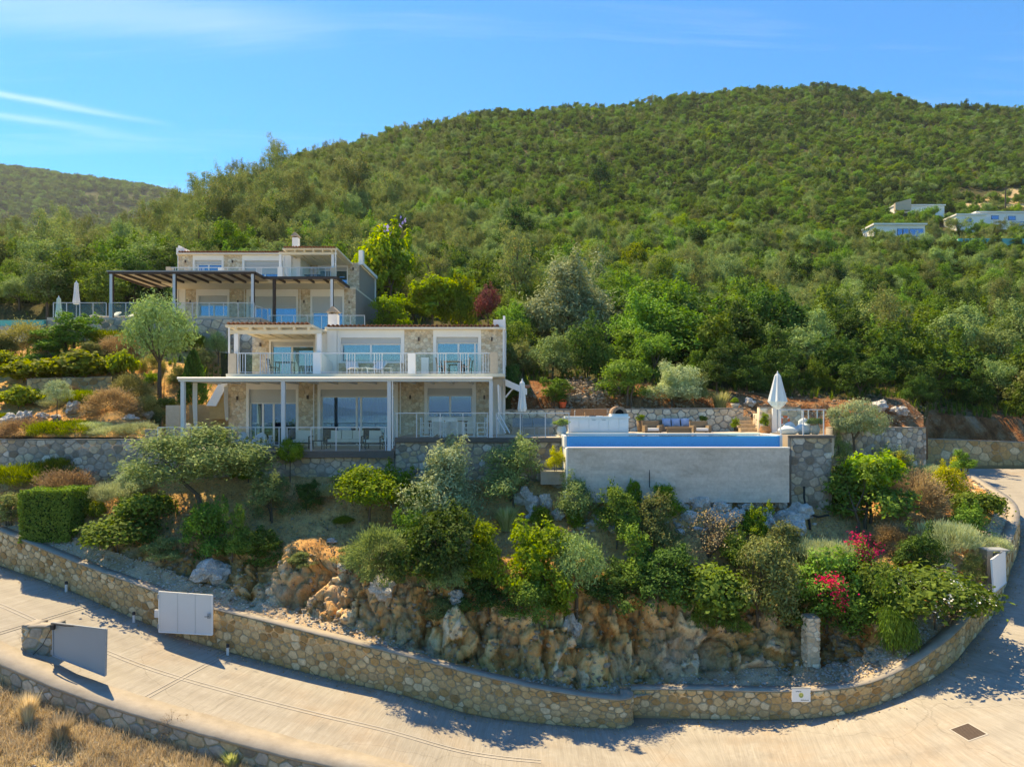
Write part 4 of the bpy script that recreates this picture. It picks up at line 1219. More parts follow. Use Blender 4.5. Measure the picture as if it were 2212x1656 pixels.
for (x, y0) in ((14.25, -2.6), (14.3, -0.6)):
    c = MB()
    for k in range(11):
        t = k/10; yy = VL.y+y0+0.9*t; xx = VL.x+x+0.06*math.sin(k*2.0)
        c.v += [(xx, yy, VL.z+2.5), (xx+0.05, yy, VL.z+1.3), (xx-0.04, yy, VL.z+0.12)]
    for k in range(10):
        for j in range(2): c.f.append((3*k+j, 3*k+3+j, 3*k+4+j, 3*k+1+j))
    single('curtain', c, M['fabric'], 'white outdoor curtain hanging at the right end of the canopy, %s' % ('nearer one' if y0 < -1 else 'one against the villa corner'), 'curtain', (VL.x+x, VL.y+y0, VL.z))
# little tiled awning on the side wall
aw = thing('awning', 'small tiled lean-to roof on the right side wall of the nearer villa', 'awning', (VL.x+14.6, VL.y+0.5, VL.z+2.2))
m = MB(); m.hexa([(VL.x+14.6, VL.y-0.6, VL.z+2.75), (VL.x+15.7, VL.y-0.6, VL.z+2.25), (VL.x+15.7, VL.y+1.8, VL.z+2.25), (VL.x+14.6, VL.y+1.8, VL.z+2.75),
                  (VL.x+14.6, VL.y-0.6, VL.z+2.85), (VL.x+15.7, VL.y-0.6, VL.z+2.35), (VL.x+15.7, VL.y+1.8, VL.z+2.35), (VL.x+14.6, VL.y+1.8, VL.z+2.85)])
m.build('awning_roof', M['plaster'], aw, False)
m = MB(); m.hexa([(VL.x+14.62, VL.y-0.68, VL.z+2.52), (VL.x+15.74, VL.y-0.68, VL.z+2.05), (VL.x+15.74, VL.y-0.605, VL.z+2.05), (VL.x+14.62, VL.y-0.605, VL.z+2.52), (VL.x+14.62, VL.y-0.68, VL.z+2.87), (VL.x+15.74, VL.y-0.68, VL.z+2.37), (VL.x+15.74, VL.y-0.605, VL.z+2.37), (VL.x+14.62, VL.y-0.605, VL.z+2.87)]); m.build('verge_board', M['plaster'], aw, False)
for i in range(10):
    t = add('roof_tile', tile_mesh(), aw); t.location = Vector((VL.x+15.35, VL.y-0.5+i*0.235, VL.z+2.50))-aw.location; t.rotation_euler = (0, R(24), R(-90))
for i in range(3):
    m = MB(); y = VL.y-0.45+i*1.0; m.bar((VL.x+14.62, y, VL.z+1.95), (VL.x+15.05, y, VL.z+2.46), 0.07); m.build('bracket', M['trim'], aw, False)

# ---- brown pergola of the upper villa
UL = VU
pg = thing('pergola', 'dark brown pergola with cream boarded ceiling in front of the farther villa', 'pergola', (UL.x+5, UL.y-4, UL.z))
zf = 2.98
xL, xM, xR = -27.5, -17.55, -12.3
yA, yB, yW = 46.5, 48.3, 51.9
m = MB(); m.box(xL, xM, yA-0.06, yA+0.06, UL.z+zf-0.02, UL.z+zf+0.16); m.build('front_beam', M['brown'], pg, False)
m = MB(); m.box(xM+0.07, xR, yB-0.06, yB+0.06, UL.z+zf-0.02, UL.z+zf+0.16); m.build('front_beam', M['brown'], pg, False)
m = MB(); m.box(xM-0.06, xM+0.06, yA+0.07, yB+0.06, UL.z+zf-0.02, UL.z+zf+0.16); m.build('side_beam', M['brown'], pg, False)
m = MB(); m.box(xL, xL+0.1, yA+0.07, yW-0.2, UL.z+zf-0.06, UL.z+zf+0.12); m.build('side_beam', M['brown'], pg, False)
m = MB(); m.box(xR-0.1, xR, yB+0.07, yW-0.1, UL.z+zf-0.06, UL.z+zf+0.12); m.build('side_beam', M['brown'], pg, False)
n = 11
for i in range(1, n):
    x = xL+(xM-xL)*i/n
    m = MB(); m.box(x-0.055, x+0.055, yA+0.07, yW, UL.z+zf-0.06, UL.z+zf+0.12); m.build('rafter', M['brown'], pg, False)
for i in range(1, 5):
    x = xM+(xR-xM)*i/5
    m = MB(); m.box(x-0.055, x+0.055, yB+0.07, yW, UL.z+zf-0.06, UL.z+zf+0.12); m.build('rafter', M['brown'], pg, False)
for i in range(n):
    x0, x1 = xL+(xM-xL)*i/n+0.06, xL+(xM-xL)*(i+1)/n-0.06
    m = MB(); m.box(x0, x1, yA+0.07, yW, UL.z+zf+0.09, UL.z+zf+0.15); m.build('ceiling_board', M['boards'], pg, False)
for i in range(5):
    x0, x1 = xM+(xR-xM)*i/5+0.06, xM+(xR-xM)*(i+1)/5-0.06
    m = MB(); m.box(x0, x1, yB+0.07, yW, UL.z+zf+0.09, UL.z+zf+0.15); m.build('ceiling_board', M['boards'], pg, False)
m = MB(); m.box(xL-0.05, xM+0.1, yA-0.12, yA-0.065, UL.z+zf+0.12, UL.z+zf+0.20); m.build('gutter', M['steel'], pg, False)
for (px, Y, mt) in ((241, 46.55, 'steel'), (377, 46.55, 'steel'), (546, 46.55, 'steel'), (592, 48.35, 'brown'), (717, 48.35, 'steel')):
    x = (px-CX)/FPX*Y
    m = MB(); m.box(x-0.09, x+0.09, Y-0.05, Y+0.16, UL.z-0.1 if px < 560 else UL.z-0.65, UL.z+zf-0.02); m.build('post', M['brown'], pg, False)
    if mt == 'steel':
        m = MB(); m.box(x-0.09, x+0.09, Y-0.09, Y-0.055, UL.z-0.1 if px < 560 else UL.z-0.65, UL.z+zf+0.1); m.build('downpipe', M['rail'], pg, False)

# ================================================================== TERRACES
def deck(name, x0, x1, y0, y1, z, h, mat='floor', fascia=True):
    m = MB(); m.box(x0, x1, y0+0.1, y1, z-h, z)
    structure(name, m.mesh(name), M[mat])
def fascia_boards(label, x0, x1, y, z, h, n=2):
    r = thing('deck_edge', label, 'deck edge', ((x0+x1)/2, y, z-h))
    hb = h/n
    for i in range(n):
        m = MB(); m.box(x0, x1, y, y+0.09, z-(i+1)*hb+0.008, z-i*hb); m.build('board', M['deckwood'], r, False)
zR, zL = VL.z, VL.z-0.62
xs = -5.45                       # step between the two terrace levels
deck('terrace_floor', -16.4, xs-0.02, 31.5, 36.0, zL, 0.28); fascia_boards('dark timber edge of the lower left terrace of the nearer villa', -14.3, xs, 31.5, zL-0.0, 0.30)
deck('terrace_floor', xs, 2.42, 31.6, 36.5, zR, 0.21); fascia_boards('dark timber edge of the right terrace of the nearer villa', xs+0.05, 2.40, 31.55, zR, 0.22)
# step boards at the corner
fascia_boards('dark timber step between the two terraces, below the canopy post', xs-1.3, xs+0.02, 31.38, zL+0.02, 0.34, 3)
deck('terrace_floor', 2.42, 12.375, 32.86, 36.6, -1.14, 0.9); 
deck('terrace_floor', 12.38, 14.45, 30.55, 36.5, -1.14, 0.9, 'floor'); fascia_boards('dark slab edge over the stone pier at the right of the pool', 12.35, 14.45, 30.5, -1.14, 0.12, 1)
# retaining walls below the terraces
tw = Path([S(318, 976, 1050, 31.75), S(600, 990, 1055, 31.75), (xs, 31.75, -3.6, zL-0.31)], 0.3, smooth=False)
tw.P[:, 3] = zL-0.31
path_wall('retaining_wall', 'grey-brown rubble wall under the lower left terrace', tw, 0.4, 0.075, 0.17, 'stone_grey', 'mortar_grey', 16, budget=250, cap=0.0)
tw = Path([(xs+0.02, 31.72, -3.9, zR-0.23), (2.40, 31.72, -3.9, zR-0.23)], 0.3, smooth=False)
path_wall('retaining_wall', 'grey-brown rubble wall under the right terrace beside the pool', tw, 0.4, 0.075, 0.17, 'stone_grey', 'mortar_grey', 17, budget=250, cap=0.0)
tw = Path([S(1708, 946, 1135, 30.6), S(1797, 946, 1135, 30.6), (14.25, 33.2, -4.6, -1.27)], 0.3, smooth=False)
tw.P[:, 3] = -1.26
path_wall('stone_pier', 'tall rubble pier at the right end of the pool wall', tw, 0.4, 0.085, 0.18, 'stone_grey', 'mortar_grey', 18, budget=200, cap=0.0)
# terrace back wall, steps, side wall
bw = Path([S(1088, 884, 936, 36.5), S(1606, 880, 936, 36.5)], 0.3, smooth=False)
path_wall('garden_wall', 'pale rubble wall behind the rattan sofa and the outdoor kitchen', bw, 0.4, 0.085, 0.17, 'stone_pale', 'mortar_grey', 19, budget=220, cap=0.06)
sw = Path([S(1641, 879, 940, 34.2), S(1730, 879, 940, 34.2)], 0.3, smooth=False)
path_wall('garden_wall', 'short pale rubble wall with the orange life ring, behind the white bean bags', sw, 0.35, 0.09, 0.18, 'stone_pale', 'mortar_pale', 20, budget=80, cap=0.04)
sw = Path([S(1627, 893, 940, 36.0), S(1646, 893, 940, 35.0)], 0.2, smooth=False)
path_wall('garden_wall', 'little pale rubble wall beside the stone steps', sw, 0.3, 0.08, 0.15, 'stone_pale', 'mortar_pale', 21, budget=40, cap=0.0)
m = MB(); a = at(1668, 881, 34.0); b = at(1686, 940, 34.0)
single('wall_panel', MB().box(a.x, b.x, 33.93, 34.05, b.z, a.z), M['plaster'], 'narrow white plastered panel on the short wall behind the parasol pole', 'panel', (a.x, 33.95, b.z))
st = thing('garden_steps', 'stone steps climbing from the pool terrace at the end of the pale wall', 'steps', (12.3, 36, -1.14))
for i in range(4):
    m = MB(); m.box(11.85, 12.75, 35.4+i*0.36, 35.4+(i+1)*0.36+0.3, -1.14, -1.14+0.20*(i+1)); m.build('step', M['stone_pale'], st, False)
# patio on the left of the villa: side wall, stair wall
def wallbox(label, pts, y0, y1, mat, name='garden_wall', cat='wall', copem=None):
    m = MB(); m.prism([(p[0], y0, p[1]) for p in pts], (0, y1-y0, 0))
    return single(name, m, M[mat], label, cat, (pts[0][0], y0, pts[0][1]))
q = lambda px, py, Y=36.0: (at(px, py, Y).x, at(px, py, Y).z)
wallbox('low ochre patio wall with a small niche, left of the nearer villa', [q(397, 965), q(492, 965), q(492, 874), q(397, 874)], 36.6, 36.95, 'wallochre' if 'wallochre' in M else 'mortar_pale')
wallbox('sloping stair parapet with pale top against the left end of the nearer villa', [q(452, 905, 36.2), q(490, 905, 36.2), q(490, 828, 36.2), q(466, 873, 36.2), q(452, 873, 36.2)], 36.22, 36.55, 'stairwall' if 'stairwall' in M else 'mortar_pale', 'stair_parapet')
m = MB(); p = [q(445, 876, 36.1), q(466, 877, 36.1), q(492, 828, 36.1), q(472, 828, 36.1)]
m.prism([(a, 36.12, b) for a, b in p], (0, 0.09, 0))
single('stair_coping', m, M['plaster'], 'pale sloping coping on the stair parapet left of the nearer villa', 'coping', (p[0][0], 36.1, p[0][1]))
wallbox('square rendered pier at the outer corner of the patio, behind the left canopy post', [q(358, 965, 35.2), q(388, 965, 35.2), q(388, 875, 35.2), q(358, 875, 35.2)], 35.2, 35.75, 'mortar_pale', 'pier', 'pier')
gp = Path([S(313, 927, 976, 31.85), S(338, 927, 976, 31.85)], 0.15, smooth=False)
path_wall('pier', 'small grey rubble pier where the left glass railing begins', gp, 0.45, 0.09, 0.18, 'stone_grey', 'mortar_grey', 22, budget=30, cap=0.04)

# ---- pool
pl = thing('swimming_pool', 'infinity pool with bright blue overflow wall above a grey concrete face', 'pool', (7.5, 30, -4.0))
zw = -1.16
xa, xb = at(1225, 0, 30).x, at(1690, 0, 30).x
m = MB(); pts = [(xa, 30.0)]
for k in range(7):
    t = -math.pi/2+math.pi/2*k/6; pts.append((xb-0.35+0.35*math.cos(t), 30.35+0.35*math.sin(t)))
pts += [(xb, 30.6), (xa, 30.6)]
m.prism([(a, b, -1.85) for a, b in pts], (0, 0, 0.68)); m.build('overflow_wall', M['poolwall'], pl, False)
m = MB(); m.poly([(xa, 30.02, zw), (xb-2.0, 30.02, zw), (xb-2.0, 32.75, zw), (xa, 32.75, zw)]); m.build('water', M['pool'], pl, False)
m = MB(); m.poly([(xb-1.995, 30.3, zw+0.004), (xb-0.05, 30.4, zw+0.004), (xb-0.05, 32.75, zw+0.004), (xb-1.995, 32.75, zw+0.004)]); m.build('shallow_step', M['shallow'], pl, False)
m = MB(); m.box(xa-0.1, xb+0.25, 32.7, 32.95, -1.9, -1.125); m.box(xb+0.002, xb+0.25, 30.62, 32.7, -1.9, -1.125); m.build('pool_edge', M['plaster'], pl, False)
ca, cb = at(1226, 0, 29.4).x, at(1705, 0, 29.4).x
z1, z0 = at(0, 968, 29.4).z, at(0, 1085, 29.4).z
m = MB(); m.box(ca, cb, 29.4, 29.6, z0, z1); m.box(cb-0.2, cb, 29.6, 30.9, z0, z1); m.box(ca, ca+0.2, 29.6, 31.7, z0, z1); m.build('concrete_face', M['concrete'], pl, False)
m = MB(); m.box(ca-0.02, cb+0.02, 29.37, 29.63, z1, z1+0.05); m.build('trough_rim', M['plaster'], pl, False)
m = MB(); m.box(ca-0.06, ca-0.003, 29.38, 31.6, z0, z1-0.001); m.box(xa-0.12, xa-0.01, 30.1, 32.7, z1, zw+0.02); m.build('end_wall', M['plaster'], pl, False)
m = MB(); m.box(ca+0.2, cb-0.2, 29.6, 30.0, z1-0.35, z1-0.30); m.build('trough_water', M['pool'], pl, False)
m = MB(); m.box(at(1168, 0, 30.2).x, ca-0.07, 30.2, 31.6, -3.3, at(0, 1018, 30.2).z)
single('ledge', m, M['cap'], 'low concrete ledge left of the pool face among the boulders', 'ledge', (ca-1, 30.2, -3.3))

# ---- glass railings
def railing(label, pts, h, posts, z, mat='rail', double=False):
    """pts: plan polyline, posts: fractions along it"""
    P = Path([(a, b, z, z+h) for a, b in pts], 0.1, smooth=False)
    mid = P.ev(P.L/2)
    r = thing('glass_railing', label, 'railing', (mid[0], mid[1], z))
    for i in range(len(pts)-1):
        m = MB(); m.bar((*pts[i], z+h), (*pts[i+1], z+h), 0.05, 0.042); m.build('top_rail', M[mat], r, False)
    for s in posts:
        x, y, *_ = P.ev(s*P.L)
        m = MB(); m.box(x-0.021, x+0.021, y-0.021, y+0.021, z-0.02, z+h-0.025); m.build('post', M[mat], r, False)
    for a, b in zip(posts[:-1], posts[1:]):
        x0, y0, *_ = P.ev(a*P.L); x1, y1, *_ = P.ev(b*P.L)
        d = Vector((x1-x0, y1-y0, 0)).normalized(); p0 = Vector((x0, y0, 0))+d*0.05; p1 = Vector((x1, y1, 0))-d*0.05
        nrm = Vector((-d.y, d.x, 0))*0.005
        m = MB(); m.prism([p0-nrm+Vector((0, 0, z+0.06)), p1-nrm+Vector((0, 0, z+0.06)), p1-nrm+Vector((0, 0, z+h-0.07)), p0-nrm+Vector((0, 0, z+h-0.07))], nrm*2)
        m.build('glass_panel', M['railglass'], r, False)
    return r
def fr(pxs, a, b): return [(p-a)/(b-a) for p in pxs]
yR = 31.62
def xr(px, Y=yR): return (px-CX)/FPX*Y
railing('glass railing along the lower left terrace', [(xr(341), yR), (xr(835), yR)], 1.09, fr([341, 376, 414, 457, 502, 552, 603, 620, 672, 726, 777, 833], 341, 835), zL)
railing('glass railing in front of the dining chairs on the right terrace', [(xr(849), yR), (xr(1055), yR)], 1.13, fr([850, 858, 900, 951, 1000, 1053], 849, 1055), zR)
railing('glass railing before the blue bench, between the canopy and the pool', [(xr(1072), yR), (xr(1230), yR)], 1.13, fr([1073, 1124, 1178, 1229], 1072, 1230), zR)
railing('glass railing around the white bean bags at the right of the pool', [(xr(1682, 30.7), 30.7), (xr(1783, 30.7), 30.7), (xr(1783, 30.7), 33.3)], 1.15, [0.02, 0.235, 0.43, 0.62, 0.82, 0.98], -1.14)
# upper villa terrace
deck('terrace_floor', -31.6, xM+0.4, 46.3, 52.0, VU.z, 2.2); deck('terrace_floor', xM+0.4, -10.2, 48.1, 52.0, VU.z-0.62, 1.8)
m = MB(); m.box(-40, -31.62, 46.6, 55.5, VU.z-2.2, VU.z-0.15); structure('pool_terrace', m.mesh('pool_terrace'), M['floor'])
uw = Path([(-31.5, 46.28, 3.2, VU.z-0.14), (xM+0.45, 46.28, 3.2, VU.z-0.14)], 0.3, smooth=False)
path_wall('retaining_wall', 'dark grey rubble wall under the terrace of the farther villa', uw, 0.3, 0.12, 0.24, 'stone_grey', 'mortar_grey', 23, budget=120, cap=0.0)
railing('glass railing around the sun loungers left of the farther villa', [(-31.2, 46.45), (-27.6, 46.45)], 1.0, [0.0, 0.25, 0.5, 0.75, 1.0], VU.z)
railing('glass railing under the front edge of the brown pergola', [(-27.4, 46.45), (xM, 46.45)], 1.0, [0, 0.115, 0.23, 0.345, 0.46, 0.575, 0.69, 0.79, 0.89, 1.0], VU.z)
railing('short sloping-looking glass railing where the pergola steps back', [(xM+0.1, 46.5), (xM+0.3, 48.2)], 1.0, [0, 0.5, 1.0], VU.z-0.2)
railing('glass railing before the right-hand rooms of the farther villa', [(xM+0.4, 48.2), (-10.4, 48.2)], 1.0, [0, 0.13, 0.26, 0.4, 0.55, 0.7, 0.85, 1.0], VU.z-0.62)
up = thing('swimming_pool', 'turquoise pool end at the far left below the farther villa', 'pool', (-36, 46, 5))
m = MB(); m.box(-44, -31.55, 46.0, 46.25, 5.62, 6.02); m.build('overflow_wall', M['turq'], up, False)
m = MB(); m.box(-44, -31.5, 46.25, 46.45, 5.5, 6.10); m.build('pool_edge', M['cap'], up, False)
m = MB(); m.box(-44, -31.5, 45.6, 46.0, 4.0, 5.58); m.build('basin_wall', M['concrete'], up, False)

# ================================================================== PLANTS
def unit(v): return v/(np.linalg.norm(v, axis=1)[:, None]+1e-9)
def leaf_quads(P, Nm, Tn, L, Wd, rng):
    """one folded rhombus per leaf: P centre, Nm normal, Tn long axis"""
    n = len(P)
    Tn = unit(Tn); B = unit(np.cross(Nm, Tn)); Nn = np.cross(Tn, B)
    l = (L*rng.uniform(0.7, 1.3, n))[:, None]; w = (Wd*rng.uniform(0.7, 1.3, n))[:, None]
    V = np.stack([P-Tn*l/2, P+B*w/2+Nn*w*0.18, P+Tn*l/2, P-B*w/2+Nn*w*0.18], 1).reshape(-1, 3)
    F = np.arange(4*n).reshape(n, 4)
    return V, F

def crown_pts(rng, lobes, n, K=12, sig=0.26, up=0.15, under=-0.55):
    """leaf positions gathered in sprays on the surface of the lobes"""
    lobes = np.array(lobes, float)
    wgt = (lobes[:, 3]*lobes[:, 4]+lobes[:, 3]*lobes[:, 5])**1.0; wgt /= wgt.sum()
    cl = []
    for li, lb in enumerate(lobes):
        k = 0; tries = 0
        while k < K and tries < K*12:
            tries += 1
            d = unit(rng.normal(size=(1, 3)))[0]
            if d[2] < under: continue
            r = rng.uniform(0.72, 1.02)
            p = lb[:3]+d*lb[3:]*r
            ins = False
            for lj, l2 in enumerate(lobes):
                if lj != li and (((p-l2[:3])/l2[3:])**2).sum() < 0.45: ins = True
            if ins: continue
            cl.append((*p, li, *d, rng.uniform(-0.22, 0.22))); k += 1
    cl = np.array(cl)
    pw = wgt[cl[:, 3].astype(int)]; pw = pw*rng.uniform(0.5, 1.5, len(pw)); pw /= pw.sum()
    idx = rng.choice(len(cl), n, p=pw); c = cl[idx]
    lr = lobes[c[:, 3].astype(int)][:, 3:]
    P = c[:, :3]+rng.normal(size=(n, 3))*lr*sig*np.array([1, 1, 0.8])
    ctr = lobes[c[:, 3].astype(int)][:, :3]
    out = unit((P-ctr)/lr+c[:, 4:7]*0.3)
    tint = np.clip(0.5+c[:, 7]+rng.normal(size=n)*0.16, 0, 1)
    return P, out, tint

def crown_mesh(name, rng, lobes, n, L, Wd, mat, K=12, sig=0.26, style='leaf', rnd=0.75, under=-0.55):
    P, out, tint = crown_pts(rng, lobes, n, K, sig, under=under)
    P[:, 2] = np.maximum(P[:, 2], 0.01)
    r = unit(rng.normal(size=(n, 3)))
    if style == 'leaf':
        Nm = unit(out*0.75+r*rnd+np.array([0, 0, 0.35])); Tn = np.cross(Nm, unit(rng.normal(size=(n, 3))))
    elif style == 'spike':            # upright sprigs
        Tn = unit(out*0.5+np.array([0, 0, 1.0])+r*0.35); Nm = unit(np.cross(Tn, r))
    elif style == 'dome':             # fine stalks radiating from the middle
        Tn = unit(out+r*0.4+np.array([0, 0, 0.2])); Nm = unit(np.cross(Tn, r))
    elif style == 'droop':
        Tn = unit(out*0.4+np.array([0, 0, -0.8])+r*0.4); Nm = unit(np.cross(Tn, r))
    V, F = leaf_quads(P, Nm, Tn, L, Wd, rng)
    me = mesh_np(name, V, F, np.repeat(tint, 4)); me.materials.append(mat)
    return me

def trunk_mesh(name, rng, base_r, forks, lobes, mat, lean=(0, 0), fork_z=0.35, stems=1):
    m = MB()
    for s in range(stems):
        bx0 = rng.uniform(-0.05, 0.05)*(stems > 1)*2; by0 = rng.uniform(-0.05, 0.05)*(stems > 1)*2
        fk = Vector((lean[0]+bx0*1.5, lean[1]+by0*1.5, fork_z))
        mid = Vector((bx0+lean[0]*0.35+rng.uniform(-0.02, 0.02), by0+lean[1]*0.35, fork_z*0.5))
        m.tube([(bx0, by0, -0.08), mid, fk], [base_r, base_r*0.8, base_r*0.62], 7)
        pick = [l for i, l in enumerate(lobes) if i % stems == s][:forks]
        for l in pick:
            e = Vector(l[:3]); c = fk.lerp(e, 0.5)+Vector(rng.uniform(-0.04, 0.04, 3))
            m.tube([fk, c, e], [base_r*0.5, base_r*0.33, base_r*0.12], 5)
            for q in range(3):
                e2 = e+Vector(unit(rng.normal(size=(1, 3)))[0]*np.array(l[3:])*0.8); 
                m.tube([c.lerp(e, 0.4), e.lerp(e2, 0.5), e2], [base_r*0.2, base_r*0.12, base_r*0.04], 4, False)
    me = m.mesh(name); me.materials.append(mat)
    return me

def lobes_round(rng, k, zc, zr, spread, r):
    out = [(0, 0, zc, r*1.15, r*1.15, r*1.0)]
    for i in range(k):
        t = 2*math.pi*(i+rng.uniform(-0.3, 0.3))/k
        d = spread*rng.uniform(0.75, 1.1)
        rr = r*rng.uniform(0.7, 1.1)
        out.append((d*math.cos(t), d*math.sin(t), zc+rng.uniform(-zr, zr), rr, rr, rr*rng.uniform(0.75, 1.0)))
    return out

LM = {
 'olive':   leafmat('leaf_olive', (0.120, 0.179, 0.055, 1), (0.337, 0.484, 0.186, 1), 0.22, 0.5, 0.02),
 'silver':  leafmat('leaf_silver_olive', (0.208, 0.257, 0.128, 1), (0.520, 0.625, 0.346, 1), 0.2, 0.5, 0.02),
 'mastic':  leafmat('leaf_mastic', (0.046, 0.101, 0.019, 1), (0.185, 0.313, 0.050, 1), 0.25, 0.4, 0.04),
 'dark':    leafmat('leaf_dark', (0.029, 0.077, 0.018, 1), (0.109, 0.203, 0.044, 1), 0.25, 0.4, 0.03),
 'mid':     leafmat('leaf_mid', (0.063, 0.139, 0.025, 1), (0.243, 0.405, 0.077, 1), 0.28, 0.45, 0.04),
 'drab':    leafmat('leaf_drab', (0.110, 0.145, 0.044, 1), (0.298, 0.376, 0.140, 1), 0.25, 0.5, 0.03, (0.362, 0.265, 0.111, 1)),
 'bright':  leafmat('leaf_bright', (0.089, 0.161, 0.017, 1), (0.304, 0.427, 0.048, 1), 0.35, 0.4, 0.03),
 'lime':    leafmat('leaf_lime', (0.125, 0.235, 0.020, 1), (0.372, 0.543, 0.067, 1), 0.4, 0.4, 0.02, (0.600, 0.600, 0.062, 1)),
 'rosemary': leafmat('leaf_rosemary', (0.057, 0.100, 0.015, 1), (0.333, 0.384, 0.037, 1), 0.25, 0.5, 0.02),
 'lavender': leafmat('leaf_lavender', (0.216, 0.257, 0.122, 1), (0.597, 0.660, 0.381, 1), 0.2, 0.6, 0.02),
 'dry':     leafmat('leaf_dry', (0.24, 0.15, 0.075, 1), (0.55, 0.43, 0.25, 1), 0.2, 0.7, 0.02),
 'drygreen': leafmat('leaf_drygreen', (0.181, 0.172, 0.055, 1), (0.483, 0.484, 0.185, 1), 0.2, 0.6, 0.02),
 'vine':    leafmat('leaf_vine', (0.097, 0.162, 0.016, 1), (0.346, 0.420, 0.067, 1), 0.4, 0.4, 0.03),
 'broad':   leafmat('leaf_broad', (0.041, 0.083, 0.017, 1), (0.181, 0.260, 0.048, 1), 0.3, 0.35, 0.02),
 'yellow':  leafmat('leaf_yellow', (0.248, 0.257, 0.025, 1), (0.522, 0.540, 0.062, 1), 0.35, 0.45, 0.02),
 'plum':    leafmat('leaf_plum', (0.114, 0.035, 0.037, 1), (0.302, 0.109, 0.105, 1), 0.25, 0.5, 0.01),
 'straw':   leafmat('grass_straw', (0.46, 0.36, 0.21, 1), (0.72, 0.61, 0.42, 1), 0.25, 0.7, 0.01),
 'palegrass': leafmat('grass_pale', (0.332, 0.374, 0.123, 1), (0.600, 0.600, 0.321, 1), 0.3, 0.6, 0.02),
}
M['magenta'] = leafmat('bougainvillea_bract', (0.38, 0.005, 0.05, 1), (0.80, 0.02, 0.14, 1), 0.35, 0.5, 0.01)
M['whiteflower'] = leafmat('white_flower', (0.65, 0.66, 0.60, 1), (0.85, 0.85, 0.80, 1), 0.2, 0.5, 0.0)
M['lilac'] = leafmat('lilac_flower', (0.30, 0.25, 0.55, 1), (0.42, 0.36, 0.68, 1), 0.2, 0.5, 0.0)

KIND = {}
def reg(kind, variants, crown, trunk=None, extra=None):
    """crown/trunk/extra: functions of rng returning (part name, mesh) lists"""
    KIND[kind] = []
    for v in range(variants):
        rng = np.random.default_rng(abs(hash_s(kind))+v*17)
        KIND[kind].append(crown(rng))
def hash_s(t):
    h = 7
    for ch in t: h = (h*31+ord(ch)) % 100003
    return h

def std(n, L, Wd, mat, lob, K=12, sig=0.26, style='leaf', tr=0.03, forks=5, fork_z=0.3, bark='bark', stems=1, lean=(0, 0), under=-0.55, extra=None, rnd=0.75):
    def f(rng):
        lobes = lob(rng)
        parts = [('crown', crown_mesh('crown', rng, lobes, n, L, Wd, LM[mat], K, sig, style, rnd, under))]
        if tr: parts.append(('trunk', trunk_mesh('trunk', rng, tr, forks, lobes, M[bark], lean, fork_z, stems)))
        if extra: parts += extra(rng, lobes)
        return parts
    return f
def rough(rng, k, z0, z1, spread, r0, r1, shoots=0):
    # uneven crown: lobes of many sizes set off-centre, a few upright shoots
    out = []
    ox, oy = rng.uniform(-0.08, 0.08, 2)
    for i in range(k):
        t = rng.uniform(0, 6.28); z = rng.uniform(z0, z1); f = (z-z0)/(z1-z0+1e-6)
        d = spread*math.sqrt(rng.random())*(1-0.55*f); r = rng.uniform(r0, r1)*(1-0.25*f)
        out.append((ox*f+d*math.cos(t), oy*f+d*math.sin(t), z, r*rng.uniform(0.85, 1.25), r*rng.uniform(0.85, 1.25), r*rng.uniform(0.7, 1.15)))
    for i in range(shoots):
        t = rng.uniform(0, 6.28); d = spread*rng.uniform(0.2, 0.95)
        out.append((d*math.cos(t), d*math.sin(t), rng.uniform(z1*0.75, z1+0.12), 0.07, 0.07, rng.uniform(0.12, 0.2)))
    return out
bush = lambda rng: rough(rng, 15, 0.16, 0.80, 0.40, 0.12, 0.25, 5)
bush_old = lambda rng: lobes_round(rng, 7, 0.32, 0.10, 0.28, 0.26)+lobes_round(rng, 5, 0.62, 0.08, 0.20, 0.22)[1:]+[(0, 0, 0.76, 0.2, 0.2, 0.2)]
low = lambda rng: lobes_round(rng, 7, 0.36, 0.08, 0.29, 0.24)
def domel(rng): return [(0, 0, 0.12, 0.47, 0.47, 0.82)]
def oliv(rng): return lobes_round(rng, 6, 0.66, 0.10, 0.27, 0.24)+[(0.05, 0, 0.83, 0.2, 0.2, 0.16)]
def tree(rng): return rough(rng, 15, 0.36, 0.86, 0.40, 0.12, 0.24, 5)
def hedge_part(rng):
    n = 12000
    f = rng.integers(0, 5, n); a = rng.uniform(-0.5, 0.5, n); b = rng.uniform(-0.5, 0.5, n); d = 0.5-abs(rng.normal(size=n))*0.035
    d = d+0.02*np.sin(a*9)*np.sin(b*7)
    P = np.zeros((n, 3)); N = np.zeros((n, 3))
    for k, (ax, sg) in enumerate(((0, 1), (0, -1), (1, 1), (1, -1), (2, 1))):
        mk = f == k; o = [x for x in (0, 1, 2) if x != ax]
        P[mk, ax] = sg*d[mk]; P[mk, o[0]] = a[mk]*0.98; P[mk, o[1]] = b[mk]*0.98; N[mk, ax] = sg
    P[:, 2] = (P[:, 2]+0.5); P[:, 0] *= 1-0.10*(1-P[:, 2])*0; 
    Nm = unit(N*0.8+rng.normal(size=(n, 3))*0.55); Tn = np.cross(Nm, rng.normal(size=(n, 3)))
    V, F = leaf_quads(P, Nm, Tn, 0.055, 0.03, rng)
    t = np.clip(0.45+0.15*rng.normal(size=n)+(f == 4)*0.1, 0, 1)
    me = mesh_np('foliage', V, F, np.repeat(t, 4)); me.materials.append(LM['mid'])
    m = MB(); m.box(-0.43, 0.43, -0.43, 0.43, 0.02, 0.92); c = m.mesh('branch_mass'); c.materials.append(LM['dark'])
    return [('crown', me), ('branch_mass', c)]
